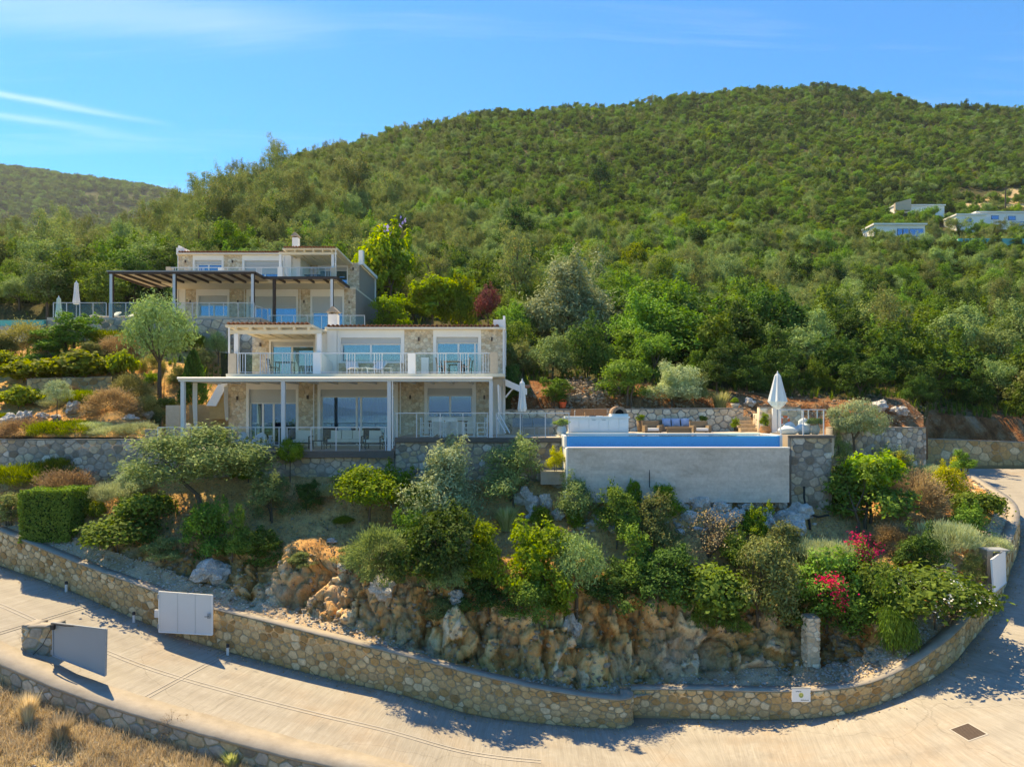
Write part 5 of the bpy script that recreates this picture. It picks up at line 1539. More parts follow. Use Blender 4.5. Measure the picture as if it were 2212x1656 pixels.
def conifer(rng):
    n = 5000; z = rng.random(n)**0.8; t = rng.uniform(0, 2*math.pi, n); rad = 0.46*(1-z)**0.55*(0.75+0.3*rng.random(n))*(1+0.22*np.sin(t*5+z*20))
    P = np.stack([rad*np.cos(t), rad*np.sin(t), 0.03+z*0.97], 1)
    out = unit(np.stack([np.cos(t), np.sin(t), 0.6+0*t], 1))
    Tn = unit(out+rng.normal(size=(n, 3))*0.3); Nm = unit(np.cross(Tn, rng.normal(size=(n, 3))))
    V, F = leaf_quads(P, Nm, Tn, 0.11, 0.03, rng)
    me = mesh_np('crown', V, F, np.repeat(np.clip(0.5+0.2*rng.normal(size=n), 0, 1), 4)); me.materials.append(LM['dark'])
    m = MB(); m.tube([(0, 0, -0.05), (0, 0, 0.95)], [0.05, 0.01], 6); tk = m.mesh('trunk'); tk.materials.append(M['bark'])
    return [('crown', me), ('trunk', tk)]
def tuft(mat, n=420, h=1.0, w=0.018):
    def f(rng):
        a = rng.uniform(0, 2*math.pi, n); r = 0.16*np.sqrt(rng.random(n)); lean = rng.uniform(0.05, 0.42, n); hh = h*rng.uniform(0.55, 1.0, n)
        b = np.stack([r*np.cos(a), r*np.sin(a), 0*a], 1); d = np.stack([np.cos(a), np.sin(a), 0*a], 1)
        mid = b+d*(lean*0.35)[:, None]; mid[:, 2] = hh*0.6; tip = b+d*lean[:, None]; tip[:, 2] = hh
        s = np.stack([-np.sin(a), np.cos(a), 0*a], 1)*w
        V = np.stack([b-s, b+s, mid+s*0.8, mid-s*0.8, tip], 1).reshape(-1, 3)
        i = np.arange(n)*5
        me = mesh_np('blades', V, [np.stack([i, i+1, i+2, i+3], 1), np.stack([i+3, i+2, i+4], 1)], np.repeat(rng.random(n), 5)); me.materials.append(LM[mat])
        return [('blades', me)]
    return f
def twiggy(mat, n=900):
    def f(rng):
        m = MB()
        ends = []
        for k in range(9):
            d = unit(rng.normal(size=(1, 3)))[0]; d[2] = abs(d[2])+0.7; d /= np.linalg.norm(d)
            p = Vector((0, 0, 0)); q = Vector(d*rng.uniform(0.3, 0.45))
            m.tube([p, q], [0.014, 0.009], 5, False)
            for j in range(4):
                e = q+Vector(unit(rng.normal(size=(1, 3)))[0]*0.3+np.array([0, 0, 0.16])); m.tube([q, q.lerp(e, 0.5)+Vector(rng.uniform(-0.02, 0.02, 3)), e], [0.007, 0.005, 0.002], 4, False)
                for i in range(4):
                    e2 = e+Vector(unit(rng.normal(size=(1, 3)))[0]*0.16); m.tube([q.lerp(e, 0.6), e2], [0.004, 0.0015], 3, False); ends.append(e2)
        E = np.array([list(e) for e in ends]); P = E[rng.integers(0, len(E), n)]+rng.normal(size=(n, 3))*0.045
        P[:, 2] = np.maximum(P[:, 2], 0.05)
        Nm = unit(rng.normal(size=(n, 3))); Tn = np.cross(Nm, rng.normal(size=(n, 3)))
        V, F = leaf_quads(P, Nm, Tn, 0.035, 0.018, rng)
        me = mesh_np('crown', V, F, np.repeat(rng.random(n), 4)); me.materials.append(LM[mat])
        tk = m.mesh('branches'); tk.materials.append(M['bark'])
        return [('branches', tk), ('crown', me)]
    return f
def flowers(mat, name, nclump, per, sig, L, zmin=0.35, side=None):
    def f(rng, lobes):
        lobes = np.array(lobes); P = []
        while len(P) < nclump*per:
            l = lobes[rng.integers(0, len(lobes))]; d = unit(rng.normal(size=(1, 3)))[0]
            if d[1] > 0.3 or d[2] < -0.2: continue
            c = l[:3]+d*l[3:]*1.08
            if c[2] < zmin: continue
            for k in range(per): P.append(c+rng.normal(size=3)*sig*np.array([1.6, 1, 1]))
        P = np.array(P); n = len(P)
        Nm = unit(rng.normal(size=(n, 3))+np.array([0, -0.6, 0.6])); Tn = np.cross(Nm, rng.normal(size=(n, 3)))
        V, F = leaf_quads(P, Nm, Tn, L, L*0.8, rng)
        me = mesh_np(name, V, F, np.repeat(rng.random(n), 4)); me.materials.append(M[mat])
        return [(name, me)]
    return f

# kinds: width and height are 1; each plant is scaled to its own size
reg('olive', 2, std(7540, 0.051, 0.014, 'olive', oliv, 16, 0.30, tr=0.035, fork_z=0.33, under=-0.8))
reg('silver_olive', 2, std(13000, 0.047, 0.014, 'silver', bush, 16, 0.30, tr=0.03))
reg('olive_bush', 4, std(6670, 0.051, 0.015, 'olive', bush, 14, 0.30, tr=0.02, stems=2))
reg('mastic', 4, std(6670, 0.049, 0.025, 'mastic', bush, 14, 0.25, tr=0.02, stems=2))
reg('dark_bush', 4, std(6670, 0.049, 0.025, 'dark', bush, 14, 0.25, tr=0.02, stems=2))
reg('mid_bush', 4, std(6670, 0.048, 0.024, 'mid', bush, 14, 0.27, tr=0.02, stems=2))
reg('drab_bush', 4, std(6090, 0.048, 0.022, 'drab', bush, 14, 0.29, tr=0.02, stems=3))
reg('bright_bush', 4, std(6090, 0.051, 0.029, 'bright', bush, 12, 0.25, tr=0.02, stems=2))
reg('bright_tree', 2, std(6090, 0.047, 0.025, 'bright', oliv, 14, 0.27, tr=0.022, stems=2, fork_z=0.4))
reg('lime_tree', 2, std(8500, 0.064, 0.034, 'lime', tree, 12, 0.25, tr=0.025, fork_z=0.3))
reg('rosemary', 2, std(7540, 0.085, 0.011, 'rosemary', low, 14, 0.27, 'spike', tr=0))
reg('lavender', 2, std(6960, 0.085, 0.010, 'lavender', low, 14, 0.28, 'spike', tr=0))
reg('dry_mound', 2, std(9425, 0.072, 0.013, 'dry', domel, 60, 0.16, 'dome', tr=0, under=-0.1))
reg('green_mound', 2, std(9425, 0.072, 0.014, 'drygreen', domel, 60, 0.16, 'dome', tr=0, under=-0.1))
reg('round_mound', 1, std(9425, 0.064, 0.015, 'olive', lambda r: [(0, 0, 0.45, 0.45, 0.45, 0.5)], 60, 0.15, 'dome', tr=0.02, under=-0.9))
reg('vine', 2, std(2175, 0.093, 0.072, 'vine', low, 14, 0.30, tr=0.012, stems=3, fork_z=0.2))
reg('broad_bush', 2, std(2755, 0.072, 0.047, 'broad', low, 16, 0.34, tr=0.014, stems=3, fork_z=0.2))
reg('hanging_bush', 2, std(7250, 0.076, 0.017, 'mastic', bush, 14, 0.28, 'droop', tr=0.015, stems=2))
reg('topiary', 1, std(5220, 0.047, 0.024, 'bright', lambda r: [(0, 0, 0.74, 0.42, 0.42, 0.25), (0.12, 0.0, 0.70, 0.3, 0.3, 0.2), (-0.12, 0, 0.72, 0.3, 0.3, 0.2)], 22, 0.2, tr=0.025, fork_z=0.55, under=-0.9))
reg('topiary_grey', 1, std(5220, 0.047, 0.017, 'silver', lambda r: [(0, 0, 0.76, 0.44, 0.44, 0.23)], 40, 0.16, tr=0.02, fork_z=0.55, under=-0.9))
reg('yellow_bush', 1, std(4350, 0.051, 0.025, 'yellow', bush, 12, 0.3, tr=0.015, stems=3))
reg('plum', 1, std(3770, 0.043, 0.022, 'plum', tree, 10, 0.30, tr=0.018, fork_z=0.25))
reg('hedge', 1, hedge_part)
reg('conifer', 1, conifer)
reg('tuft_straw', 2, tuft('straw'))
reg('tuft_pale', 2, tuft('palegrass'))
reg('bare_shrub', 2, twiggy('dry', 1300))
reg('bougainvillea', 1, std(6670, 0.047, 0.025, 'mid', bush, 14, 0.28, tr=0.015, stems=2))
reg('jasmine', 1, std(3770, 0.064, 0.034, 'broad', low, 16, 0.34, tr=0.012, stems=3, fork_z=0.2, extra=flowers('whiteflower', 'flowers', 46, 7, 0.028, 0.026, 0.15)))
def bent(rng): return [(-0.22, 0, 0.83, 0.27, 0.24, 0.13), (0.02, 0, 0.85, 0.3, 0.25, 0.14), (0.24, 0, 0.77, 0.25, 0.22, 0.13), (-0.05, 0, 0.76, 0.34, 0.26, 0.10)]
reg('bent_olive', 1, std(8700, 0.043, 0.011, 'silver', bent, 26, 0.2, tr=0.032, fork_z=0.58, lean=(-0.10, 0), under=-0.9))
def lean_ol(rng): return [(-0.34, 0, 0.62, 0.20, 0.22, 0.22), (-0.12, 0.05, 0.80, 0.22, 0.22, 0.20), (0.05, 0, 0.72, 0.24, 0.24, 0.25), (0.26, -0.04, 0.62, 0.22, 0.22, 0.22), (-0.18, -0.08, 0.52, 0.22, 0.2, 0.2), (0.12, -0.1, 0.55, 0.2, 0.2, 0.2)]
reg('leaning_olive', 1, std(10875, 0.039, 0.012, 'olive', lean_ol, 20, 0.28, tr=0.022, fork_z=0.32, lean=(-0.16, 0), under=-0.8))
# hillside kinds
def htree(rng): return rough(rng, 17, 0.14, 0.86, 0.42, 0.11, 0.24, 4)
def hopen(rng): return rough(rng, 13, 0.42, 0.90, 0.42, 0.10, 0.20, 4)
reg('maquis_dark', 3, std(6670, 0.043, 0.024, 'dark', htree, 14, 0.25, tr=0.02))
reg('maquis_green', 4, std(6670, 0.043, 0.024, 'mastic', htree, 14, 0.26, tr=0.02))
reg('maquis_mid', 4, std(6670, 0.043, 0.022, 'mid', htree, 14, 0.27, tr=0.02))
reg('maquis_drab', 3, std(5510, 0.043, 0.019, 'drab', htree, 14, 0.30, tr=0.02))
reg('maquis_bright', 2, std(6090, 0.044, 0.025, 'bright', htree, 14, 0.26, tr=0.02))
reg('hill_olive', 3, std(5510, 0.041, 0.014, 'olive', hopen, 14, 0.32, tr=0.028, fork_z=0.34, under=-0.8))
reg('tall_olive', 3, std(4930, 0.036, 0.012, 'drab', lambda r: rough(r, 12, 0.40, 0.93, 0.40, 0.08, 0.17, 3), 10, 0.34, tr=0.024, forks=7, fork_z=0.36, under=-0.8))

COUNT = {}
def plant(kind, loc, w, h, name, label, cat, rot=None, group=None, d=None):
    vs = KIND[kind]; k = COUNT.get(kind, 0); COUNT[kind] = k+1
    r = thing(name, label, cat, loc, random.uniform(0, 6.28) if rot is None else rot, group)
    r.scale = (w, d or w, h)
    for pn, me in vs[k % len(vs)]:
        add(pn, me, r)
    return r
def put(kind, px, py, wpx, hpx, name, label, cat='shrub', rot=None, Y=None, dw=None, sink=0.06, group=None):
    """plant whose foot is seen at (px,py) and that measures wpx x hpx in a 2212 px wide frame"""
    if Y is None:
        p = ray(px, py)
        if 1780 < px < 2010 and 960 < py < 1100 and ray(px, py, (T_garden,)) is None:
            for k in range(80):                       # foot hidden by the slope: stand it at the wall's foot
                y_ = 38-k*0.15; x_ = (px-CX)/FPX*y_; z_ = drop(x_, y_, (T_garden,))
                if z_ is not None:
                    p = Vector((x_, y_-1.9, (drop((px-CX)/FPX*(y_-1.9), y_-1.9, (T_garden,)) or z_))); break
            hpx += (HZ-p.z/p.y*FPX)-py
        if p is None: p = at(px, py, 30)
    else:
        p = at(px, py, Y)
    s = p.y/FPX
    p = p+Vector((0, 0, -sink))
    return plant(kind, p, wpx*s, hpx*s+sink, name, label, cat, rot, group, (dw*s if dw else None))

# ================================================================== GARDEN PLANTING
# ---- beds above the left retaining wall
for a in [
 ('rosemary', 146, 944, 128, 62, 'rosemary_bush', 'bright green rosemary bush trimmed round, right on the left retaining wall', 'shrub'),
 ('dry_mound', 58, 945, 96, 44, 'thyme_mound', 'straw-brown thyme mound on the wall, just left of the rosemary', 'shrub'),
 ('lavender', 240, 945, 90, 44, 'lavender_patch', 'low grey-green lavender on the wall, right of the rosemary', 'shrub'),
 ('lavender', 300, 944, 80, 50, 'lavender_patch', 'grey lavender beside the small rubble pier of the glass railing', 'shrub'),
 ('dry_mound', 240, 896, 104, 58, 'thyme_mound', 'large rust-brown thyme mound in the left garden', 'shrub'),
 ('green_mound', 286, 866, 86, 56, 'santolina_mound', 'olive-green round mound behind the rust-brown thyme mound', 'shrub'),
 ('rosemary', 182, 878, 76, 58, 'rosemary_bush', 'green rosemary bush left of the rust-brown mound, below the dry wall', 'shrub'),
 ('topiary_grey', 124, 914, 62, 92, 'topiary', 'little ball-topped grey topiary tree beside the upright white rock', 'topiary'),
 ('vine', 45, 880, 84, 66, 'grape_vine', 'yellow-green vine in front of the dry wall at the left edge', 'vine'),
 ('vine', 62, 826, 110, 72, 'grape_vine', 'bright vine at the left end of the row below the round hedges', 'vine'),
 ('vine', 165, 822, 138, 88, 'grape_vine', 'broadest bright vine in the middle of the row below the round hedges', 'vine'),
 ('vine', 264, 812, 66, 78, 'grape_vine', 'slender bright vine beside the tall olive in the left garden', 'vine'),
 ('olive', 345, 858, 150, 228, 'olive_tree', 'tall grey-green olive tree standing in front of the farther villa', 'tree'),
 ('conifer', 418, 874, 60, 116, 'cypress', 'small dark conical cypress behind the left end of the white canopy', 'tree'),
 ('green_mound', 60, 758, 130, 66, 'clipped_hedge', 'broad olive-green clipped hedge under the turquoise pool', 'hedge'),
 ('mastic', 152, 756, 150, 78, 'clipped_hedge', 'tallest dark round hedge under the closed parasols', 'hedge'),
 ('rosemary', 238, 748, 100, 58, 'clipped_hedge', 'yellow-green hedge right of the tallest dark round hedge', 'hedge'),
 ('dry_mound', 256, 770, 84, 46, 'thyme_mound', 'brown mound in front of the yellow-green hedge under the farther villa', 'shrub'),
 ('rosemary', 408, 762, 62, 70, 'clipped_hedge', 'narrow green hedge right of the tall olive, below the farther villa', 'hedge'),
 ('olive', 472, 790, 52, 72, 'olive_sapling', 'young olive beside the upper left corner of the nearer villa', 'tree'),
 ('broad_bush', 345, 884, 64, 36, 'ivy_clump', 'low leafy clump under the trunk of the tall olive', 'shrub'),
 ('bright_bush', 330, 832, 40, 30, 'small_shrub', 'tiny bright shrub behind the trunk of the tall olive', 'shrub'),
 ('drab_bush', 10, 770, 70, 40, 'small_shrub', 'olive-drab shrub at the left edge under the turquoise pool', 'shrub'),
 ('tuft_pale', 20, 872, 44, 30, 'grass_clump', 'pale grass clump at the left edge above the boulders', 'grass'),
 ('rosemary', 8, 905, 60, 24, 'creeping_shrub', 'creeping yellow-green shrub between boulders at the left edge', 'shrub'),
 ('lavender', 110, 880, 50, 28, 'lavender_patch', 'greyish lavender tuft left of the white rock', 'shrub'),
 ]:
    if a[1] < 330 and a[2] > 935: put(*a, Y=33.1)
    else: put(*a)
for a in [
 ('dry_mound', 150, 868, 60, 36, 'thyme_mound', 'small brown mound behind the ball topiary, before the dry wall', 'shrub'),
 ('lavender', 200, 930, 70, 30, 'lavender_patch', 'low grey lavender behind the wall-top rosemary', 'shrub'),
 ('green_mound', 320, 896, 60, 40, 'santolina_mound', 'small olive-green mound just left of the square rendered pier', 'shrub'),
 ('drab_bush', 345, 918, 50, 34, 'small_shrub', 'drab little shrub at the foot of the square rendered pier', 'shrub'),
 ('vine', 10, 800, 80, 60, 'grape_vine', 'vine at the left edge in the row below the round hedges', 'vine'),
 ('dry_mound', 20, 940, 60, 30, 'thyme_mound', 'low brown mound on the wall at the very left edge', 'shrub'),
 ('mastic', 110, 780, 80, 44, 'small_shrub', 'dark shrub between the vines and the tallest round hedge', 'shrub'),
 ('drab_bush', 205, 782, 70, 44, 'small_shrub', 'drab shrub above the broadest vine', 'shrub'),
 ('green_mound', 330, 800, 50, 40, 'santolina_mound', 'olive mound left of the trunk of the tall olive', 'shrub'),
 ('drab_bush', 385, 830, 50, 44, 'small_shrub', 'drab shrub between the tall olive and the cypress', 'shrub'),
 ('drab_bush', 445, 800, 60, 50, 'small_shrub', 'drab shrub behind the cypress, below the dark rubble wall', 'shrub'),
 ('rosemary', 90, 938, 50, 40, 'rosemary_bush', 'small rosemary between brown mound and big rosemary on the wall', 'shrub'),
 ]:
    if a[1] < 330 and a[2] > 925: put(*a, Y=33.3)
    else: put(*a)

# ---- slope below the terraces, left to right
for a in [
 ('rosemary', 50, 1052, 128, 84, 'rosemary_bush', 'yellow-green rosemary against the grey wall at the left edge', 'shrub'),
 ('rosemary', 128, 1036, 84, 78, 'rosemary_bush', 'taller rosemary in front of the grey wall, behind the thyme mound', 'shrub'),
 ('bright_bush', 186, 1020, 62, 50, 'small_shrub', 'small yellow-leaved shrub at the foot of the grey left wall', 'shrub'),
 ('dry_mound', 140, 1088, 136, 72, 'thyme_mound', 'straw-coloured thyme mound right behind the boxed hedge', 'shrub'),
 ('lavender', 242, 1092, 96, 84, 'lavender_bush', 'silvery lavender bush right of the straw-coloured mound', 'shrub'),
 ('silver_olive', 290, 1068, 84, 74, 'grey_shrub', 'grey-leaved shrub behind the silvery lavender', 'shrub'),
 ('drab_bush', 20, 1130, 96, 70, 'scrub_bush', 'olive-drab scrub left of the boxed hedge', 'shrub'),
 ('bright_bush', 8, 1150, 60, 40, 'small_shrub', 'bright green shrub over the wall top at the left edge', 'shrub'),
 ('broad_bush', 260, 1188, 150, 96, 'fig_bush', 'large-leaved dark green bush on the slope right of the boxed hedge', 'shrub'),
 ('broad_bush', 310, 1130, 120, 96, 'fig_bush', 'dark large-leaved bush under the left side of the leaning olive', 'shrub'),
 ('vine', 205, 1120, 40, 60, 'small_shrub', 'thin leafy shoots beside the boxed hedge', 'shrub'),
 ('leaning_olive', 440, 1092, 292, 172, 'olive_tree', 'wide olive tree on a leaning trunk below the left railing', 'tree', 0.0),
 ('bright_bush', 535, 1045, 74, 60, 'small_shrub', 'yellow-green shrub right of the wide leaning olive', 'shrub'),
 ('mastic', 448, 1214, 122, 136, 'mastic_bush', 'dark mastic bush on the cliff edge left of the bare soil', 'shrub'),
 ('mid_bush', 505, 1200, 80, 110, 'mastic_bush', 'narrow green bush between the dark mastic and the feathery olive', 'shrub'),
 ('olive_bush', 592, 1126, 124, 106, 'olive_bush', 'feathery pale olive bush above the bare soil patch', 'shrub'),
 ('dark_bush', 664, 1100, 64, 66, 'pittosporum_bush', 'small dark glossy bush right of the feathery olive bush', 'shrub'),
 ('mastic', 566, 1222, 130, 82, 'mastic_bush', 'low spreading green bush on the cliff edge beneath the feathery olive', 'shrub'),
 ('drab_bush', 640, 1222, 70, 30, 'scrub_bush', 'low olive-drab scrub along the lip of the rock face', 'shrub'),
 ('topiary', 627, 1040, 60, 92, 'topiary', 'little lime-green standard tree in front of the left glass railing', 'topiary'),
 ('lavender', 712, 1074, 60, 44, 'lavender_patch', 'grey-green tuft against the terrace wall, left of the twin-trunked tree', 'shrub'),
 ('bright_tree', 792, 1140, 160, 134, 'strawberry_tree', 'lime-green twin-trunked tree on the bare soil', 'tree'),
 ('bright_bush', 850, 1104, 110, 106, 'pittosporum_bush', 'bright green bush behind the twin-trunked tree', 'shrub'),
 ('rosemary', 742, 1132, 46, 30, 'small_shrub', 'tiny green shrub alone on the bare soil', 'shrub'),
 ('silver_olive', 950, 1140, 196, 192, 'olive_tree', 'tall silvery olive before the terrace with the dining chairs', 'tree'),
 ('dark_bush', 945, 1250, 210, 190, 'mastic_bush', 'big dark green bush under the tall silvery olive', 'shrub'),
 ('mastic', 885, 1215, 110, 110, 'mastic_bush', 'dark bush behind the round grey-green mound', 'shrub'),
 ('round_mound', 818, 1254, 136, 124, 'round_shrub', 'ball-shaped grey-green shrub on the cliff edge beside a white boulder', 'shrub'),
 ('olive_bush', 962, 1266, 112, 100, 'olive_bush', 'pale olive bush on the cliff edge in front of the big dark bush', 'shrub'),
 ('olive_bush', 1108, 1082, 156, 140, 'olive_bush', 'rounded sunlit olive bush under the right terrace railing', 'shrub'),
 ('yellow_bush', 1199, 1010, 52, 46, 'yellow_shrub', 'small yellow shrub on the ledge left of the pool wall', 'shrub'),
 ('bright_bush', 1156, 1290, 176, 176, 'lime_bush', 'large lime-green bush at the centre of the cliff edge', 'shrub'),
 ('bright_bush', 1046, 1262, 110, 150, 'lime_bush', 'darker lime bush left of the large central one', 'shrub'),
 ('bright_bush', 1168, 1148, 62, 56, 'small_shrub', 'round bright shrub at the left foot of the boulders', 'shrub'),
 ('tuft_pale', 1094, 1142, 80, 52, 'grass_clump', 'yellow-green grass clump behind the large lime bush', 'grass'),
 ('mid_bush', 1140, 1338, 130, 96, 'hanging_bush', 'shaded green bush hanging over the rock below the lime bush', 'shrub'),
 ('dark_bush', 1050, 1312, 120, 84, 'hanging_bush', 'dark bush hanging over the rock below the pale olive bush', 'shrub'),
 ('drab_bush', 950, 1330, 80, 50, 'scrub_bush', 'dry scrub clinging to the middle of the rock face', 'shrub'),
 ('bright_bush', 1196, 1330, 70, 80, 'small_shrub', 'yellow-green shoots on the rock lip right of the large lime bush', 'shrub'),
 ('olive_bush', 1246, 1136, 112, 122, 'olive_bush', 'sunlit olive bush among the boulders below the pool', 'shrub'),
 ('bright_bush', 1243, 1142, 44, 46, 'small_shrub', 'tiny bright green bush on the orange soil below the boulders', 'shrub'),
 ('mid_bush', 1335, 1170, 104, 130, 'pittosporum_bush', 'mid-green bush in front of the middle of the pool wall', 'shrub'),
 ('olive_bush', 1290, 1080, 54, 60, 'olive_bush', 'small pale bush against the boulders left of the mid-green bush', 'shrub'),
 ('bright_bush', 1432, 1120, 92, 84, 'lime_bush', 'bright green bush close under the pool wall', 'shrub'),
 ('bright_bush', 1368, 1108, 46, 74, 'lime_bush', 'slim bright green bush left of the one close under the pool wall', 'shrub'),
 ('drab_bush', 1408, 1186, 112, 124, 'scrub_bush', 'brownish scrub in front of the bright bush under the pool', 'shrub'),
 ('bare_shrub', 1530, 1202, 132, 118, 'bare_shrub', 'nearly leafless reddish-brown shrub before the boulders', 'shrub'),
 ('bright_bush', 1636, 1168, 76, 88, 'lime_bush', 'upright bright bush at the right end of the pool wall', 'shrub'),
 ('mid_bush', 1590, 1230, 90, 90, 'olive_bush', 'soft green bush right of the leafless shrub', 'shrub'),
 ('olive', 1246, 1330, 130, 184, 'olive_sapling', 'thin-stemmed young tree with a bare pale trunk on the cliff edge', 'tree'),
 ('mid_bush', 1385, 1262, 144, 128, 'pittosporum_bush', 'grey-green bush on the soil step below the scrub', 'shrub'),
 ('olive_bush', 1470, 1250, 90, 80, 'olive_bush', 'pale round bush below the leafless shrub', 'shrub'),
 ('dark_bush', 1322, 1312, 140, 104, 'hanging_bush', 'dark bush hanging over the rust-red rock right of the thin-stemmed tree', 'shrub'),
 ('dark_bush', 1430, 1306, 150, 136, 'hanging_bush', 'dark bush on the cliff edge left of the glossy oleander', 'shrub'),
 ('broad_bush', 1536, 1338, 170, 158, 'oleander', 'glossy grey-green oleander spilling over the middle of the rock face', 'shrub'),
 ('hanging_bush', 1560, 1356, 100, 80, 'hanging_bush', 'trailing dark foliage below the glossy oleander', 'shrub'),
 ('drab_bush', 1652, 1336, 170, 190, 'viburnum', 'olive-brown bush above the free-standing stone pillar', 'shrub'),
 ('mastic', 1700, 1352, 160, 96, 'hanging_bush', 'dark green bush hanging left of the free-standing stone pillar', 'shrub'),
 ('lavender', 1760, 1236, 164, 116, 'lavender_bush', 'big silvery lavender bush left of the upper red flowers', 'shrub'),
 ('drab_bush', 1680, 1236, 120, 110, 'viburnum', 'dusty olive bush left of the silvery lavender', 'shrub'),
 ('bougainvillea', 1800, 1348, 176, 176, 'bougainvillea', 'bougainvillea with crimson bracts over the stone pillar', 'shrub'),
 ('mid_bush', 1846, 1270, 110, 110, 'bougainvillea', 'greener bougainvillea behind, with the upper crimson bracts', 'shrub'),
 ('mastic', 1850, 1370, 140, 116, 'hanging_bush', 'dark bush hanging over the rock right of the stone pillar', 'shrub'),
 ('jasmine', 2026, 1352, 214, 170, 'jasmine', 'white-flowered jasmine sprawling over the curved wall', 'shrub'),
 ('jasmine', 1915, 1320, 116, 150, 'jasmine', 'smaller white-flowered jasmine left of the sprawling one', 'shrub'),
 ('hanging_bush', 1932, 1404, 104, 150, 'rosemary_curtain', 'dark trailing rosemary hanging at the right end of the cliff', 'shrub'),
 ('mid_bush', 1866, 1150, 204, 172, 'bay_tree', 'big round bright bay tree right of the pool pier', 'tree'),
 ('lime_tree', 1880, 1130, 150, 150, 'lemon_tree', 'yellowish lemon tree growing through the bay tree', 'tree'),
 ('olive_bush', 1818, 1046, 56, 110, 'broom_bush', 'tall pale wispy broom between pier and wind-bent olive', 'shrub'),
 ('drab_bush', 1930, 1030, 90, 70, 'scrub_bush', 'olive-drab scrub in front of the pale grey retaining wall', 'shrub'),
 ('yellow_bush', 1938, 1052, 60, 74, 'yellow_shrub', 'yellow-leaved shoots beside the bay tree', 'shrub'),
 ('dark_bush', 1990, 1240, 108, 108, 'pittosporum_bush', 'dark round bush above the sprawling jasmine', 'shrub'),
 ('lavender', 2040, 1206, 118, 122, 'lavender_bush', 'large grey lavender bush above the open white gate', 'shrub'),
 ('dry_mound', 1975, 1112, 122, 92, 'dry_shrub', 'brown withered shrub right of the bay tree', 'shrub'),
 ('dry_mound', 1930, 1180, 100, 50, 'dry_shrub', 'low withered shrub under the bay tree', 'shrub'),
 ('yellow_bush', 2052, 1078, 88, 92, 'yellow_shrub', 'yellow-green bush beside the upper end of the road wall', 'shrub'),
 ('broad_bush', 2112, 1118, 96, 84, 'creeping_shrub', 'blue-green creeping bush on the inside of the road wall', 'shrub'),
 ('lavender', 2002, 1032, 70, 46, 'lavender_patch', 'grey tuft at the right end of the pale retaining wall', 'shrub'),
 ('mid_bush', 2086, 1158, 92, 74, 'olive_bush', 'sunlit green bush left of the road wall corner', 'shrub'),
 ('lavender', 2130, 1196, 92, 62, 'lavender_patch', 'grey trailing bush on the wall just above the open white gate', 'shrub'),
 ('mid_bush', 2084, 1012, 62, 40, 'small_shrub', 'small green bush before the tan wall at the top of the road', 'shrub'),
 ('drab_bush', 2098, 1250, 60, 60, 'dry_shrub', 'dry brownish shrub left of the open white gate', 'shrub'),
 ('drab_bush', 760, 1220, 80, 46, 'scrub_bush', 'small dry scrub at the lip of the rock, left of the ball-shaped shrub', 'shrub'),
 ('drab_bush', 350, 1205, 100, 46, 'scrub_bush', 'withered scrub below the large-leaved dark bush', 'shrub'),
 ]: put(*a)
# the wind-bent olive in front of the pale retaining wall
x_, y_ = (1856-CX)/FPX*32.9, 32.9; z_ = drop(x_, y_, (T_garden,)) or -3.7
plant('bent_olive', (x_, y_, z_-0.1), 2.75, 0.56-z_, 'olive_tree', 'wind-bent olive with a flat clipped crown at the end of the pool', 'tree', 0.0)
# boxed hedge behind the wall
p = ray(105, 1163); s = p.y/FPX
plant('hedge', p+Vector((0, 0.55, -0.1)), 104*s, 112*s, 'boxed_hedge', 'tall square-clipped hedge just above the driveway wall at the left', 'hedge', 0.1)

# crimson bracts on the two bougainvilleas
def bracts(px, py, n, sx, sz, par):
    c = at(px, py, par.location.y-par.scale[1]*0.47)
    rng = np.random.default_rng(int(px))
    P = np.array(c)+rng.normal(size=(n, 3))*np.array([sx*1.15, 0.18, sz*1.15])
    Nm = unit(rng.normal(size=(n, 3))+np.array([0, -0.7, 0.7])); Tn = np.cross(Nm, rng.normal(size=(n, 3)))
    V, F = leaf_quads(P, Nm, Tn, 0.078, 0.066, rng)
    me = mesh_np('bracts', V-np.array(c), F, np.repeat(rng.random(n), 4)); me.materials.append(M['magenta'])
    o = add('bracts', me, None); o.location = c
    return o
bo = [o for o in COL.objects if o.name.startswith('bougainvillea') and o.parent is None]
for (px, py, n, sx, sz, k) in ((1852, 1166, 150, .20, .14, 1), (1880, 1192, 150, .22, .14, 1), (1870, 1228, 90, .18, .16, 1), (1792, 1252, 150, .26, .10, 0), (1808, 1272, 120, .18, .16, 0), (1816, 1300, 60, .10, .12, 0)):
    o = bracts(px, py, n, sx, sz, bo[k])
    r = bo[k]; w = o.location.copy()
    o.parent = r
    bpy.context.view_layer.update()
    o.matrix_parent_inverse = r.matrix_world.inverted()
    o.name = 'bracts'

